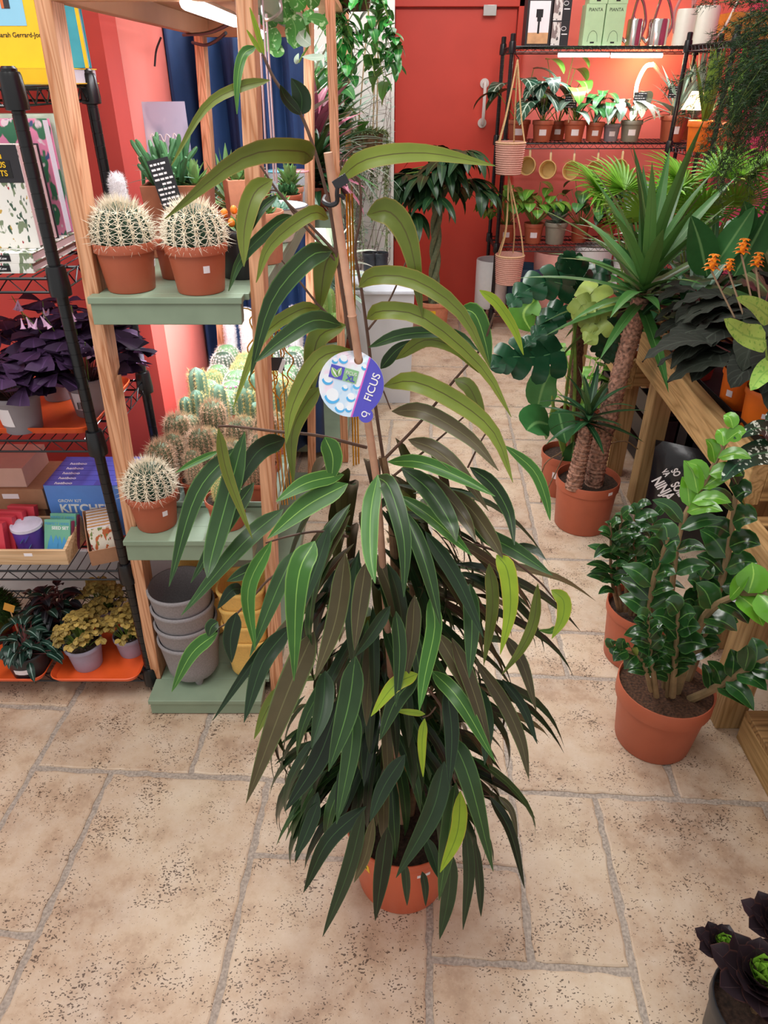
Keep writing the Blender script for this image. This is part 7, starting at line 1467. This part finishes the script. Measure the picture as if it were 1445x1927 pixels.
q = thing('potted_foliage_plant', 'tall plant with large glossy heart leaves on the second unit', 'plant', (-.30, 3.95, 1.0805)); O = V(q.location); add_pot(q, .06, .05, .1, TERRA); m = MB(); pxleaf(m, [(640, 165), (612, 165), (596, 190)], 42, 3.6, 3.5, O, 'heart', .15); pxleaf(m, [(640, 165), (655, 170), (668, 188)], 22, 3.6, 3.5, O, 'ovate', .15); pxleaf(m, [(600, 125), (588, 150), (594, 165)], 22, 3.6, 3.5, O, 'ovate', .2)
s = MB(); s.tube(spline([(0, 0, .08), at2(585, 280, 3.7, O), at2(605, 200, 3.62, O), at2(640, 165, 3.6, O)], 14), .006, 6); s.tube(spline([(0, 0, .08), at2(590, 220, 3.7, O), at2(600, 125, 3.6, O)], 14), .004, 6); m.obj('foliage', LMID, q, recalc=False); s.obj('stems', STEMG, q)
for i, (l, x, y, lm, sh, L, w_) in enumerate((('green-white leafy plant low on the second unit behind the bamboo cane', -.23, 3.36, LSIL, 'ovate', .17, .05), ('bright leafy plant low on the second unit', -.38, 3.36, LFRESH, 'ovate', .16, .05), ('spotted leafy plant at the back of the second unit lower shelf', -.26, 3.68, LWHT, 'ovate', .24, .06), ('green leafy plant at the back left of the second unit lower shelf', -.40, 3.7, LMID, 'ovate', .2, .05))):
    q = thing('potted_foliage_plant', l, 'plant', (x, y, .5505)); add_pot(q, .065, .052, .11, TERRA2); m = MB(); rosette(m, (0, 0, .1), 26, L, w_, .2, 1.4, .9, 70+i, sh, .2, lift=L*.7); m.obj('foliage', lm, q, recalc=False)
# hanging plants in front of the white wall
def hanging(name, label, px, ytop, Y, pr_, lm, build):
    b = at(px, ytop, Y=Y); t = thing(name, label, 'hanging plant', b); build(t, V(b)); return t
ROPEB = plain('jute_rope', 'a8906a', rough=.9, var=.2, scale=120)
def bld_string(t, O):
    h = at(690, 250, Y=4.15).z-at(690, 302, Y=4.15).z; r_ = .085; add_pot(t, r_, r_*.85, h, plain('mossy_bark', '7a6248', rough=.95, var=.5, scale=60, bump=1), rim=.01); m = MB(); v = MB(); r = random.Random(8)
    for i in range(44):
        a = r.uniform(0, 6.28); p = V((r_*math.cos(a), r_*math.sin(a), h)); L = r.uniform(.15, .62); pts = [V((p.x*.5, p.y*.5, h*.9)), p+V((p.x*.12, p.y*.12, .01))]+[V((p.x*1.15+r.gauss(0, .008), p.y*1.15, h-L*k/5)) for k in range(1, 6)]; c = spline(pts, 26); v.tube(c, .0011, 3)
        for q in c[4:]:
            if r.random() < .85: m.lf(q, r.uniform(0, 6.28), r.uniform(-.9, .3), .022, .011, 'ovate', .3, .1, r.random(), n=4)
    for i in range(160): a = r.uniform(0, 6.28); q = r_*r.random()**.5; m.lf((q*math.cos(a), q*math.sin(a), h), a, r.uniform(.2, 1.4), .05, .008, 'strap', .8, .2, r.random(), n=5)
    m.obj('foliage', leafm('string_leaf', '6f7f56', '7f8f62', '7f8f62', var=.4), t, recalc=False); v.obj('vines', STEMG, t); s = MB()
    for px in (712, 728): s.tube([V(((px-690)/F*4.2*.4, 0, h)), at(716, 30, Y=4.15)-O+V((0, 0, .5))], .0035, 5)
    s.tube([V((-.05, 0, h)), at(716, 30, Y=4.15)-O+V((0, 0, .5))], .0035, 5); s.obj('hanging_cords', ROPEB, t)
hanging('hanging_string_plant', 'trailing string plant in a mossy bark pot hanging before the white wall', 692, 302, 4.15, 0, None, bld_string)
def bld_poth(t, O):
    add_pot(t, .08, .06, .11, plain('wicker_brown', '6a4c34', rough=.9, var=.3)); m = MB(); v = MB(); r = random.Random(18)
    for i in range(15):
        a = r.uniform(0, 6.28); L = r.uniform(.15, .52); p = V((.085*math.cos(a), .085*math.sin(a), .10)); pts = [V((0, 0, .09)), p]+[p+V((p.x*.35+.10*(k/4)*(1 if r.random() < .7 else -.3), p.y*.2, -L*k/4)) for k in range(1, 5)]; c = spline(pts, 22); v.tube(c, .0018, 4)
        for q in c[3:]: m.lf(q, r.uniform(0, 6.28), r.uniform(-.7, .4), r.uniform(.05, .09), r.uniform(.04, .065), 'heart', .9, .15, r.random(), n=6)
    m.obj('foliage', leafm('pothos_leaf', '2f7a34', '5f9a4a', '6fae5a', rough=.25, var=.4), t, recalc=False); v.obj('vines', STEMG, t); s = MB()
    for a in (0, 2.1, 4.2): s.tube([(.08*math.cos(a), .08*math.sin(a), .10), (0, 0, .7)], .003, 4)
    s.obj('hanging_cords', ROPEB, t)
hanging('hanging_pothos', 'glossy green pothos trailing in front of the white wall', 668, 20, 3.72, 0, None, bld_poth)
# thin twiggy shrub against the white wall
t = thing('twiggy_shrub', 'sparse silvery twiggy shrub in front of the white wall', 'plant', (-.20, 4.34, 0)); add_pot(t, .10, .08, .18, TERRA2); m = MB(); lv = MB(); r = random.Random(44)
for i in range(46):
    a = r.uniform(0, 6.28); p = V((0, 0, .15)); e = r.uniform(1.25, 1.55); pts = [p.copy()]; Lt = r.uniform(1.0, 1.62)
    for k in range(12):
        p = p+V((math.cos(a)*math.cos(e)*.7, math.sin(a)*math.cos(e)*.25, math.sin(e)))*(Lt/12); p.x = min(p.x, .235); p.y = max(-.16, min(.07, p.y)); e += r.gauss(0, .16); a += r.gauss(0, .3); pts.append(p.copy())
    m.tube(pts, [.0035-.0025*k/12 for k in range(13)], 4)
    for q in pts[5:]:
        for k in range(3): d = V((r.gauss(0, 1), r.gauss(0, .4), r.gauss(.3, .7))).normalized(); z = q+d*r.uniform(.03, .09); z.x = min(z.x, .24); z.y = max(-.18, min(.085, z.y)); m.tube([q, z], [.0012, .0006], 3); lv.lf(z, r.uniform(0, 6.28), r.uniform(-.5, .8), .028, .014, 'ovate', .4, .1, r.random(), n=4)
m.obj('twigs', plain('grey_twig', '8a8078', rough=.8, var=.2), t); lv.obj('foliage', LSIL, t, recalc=False)
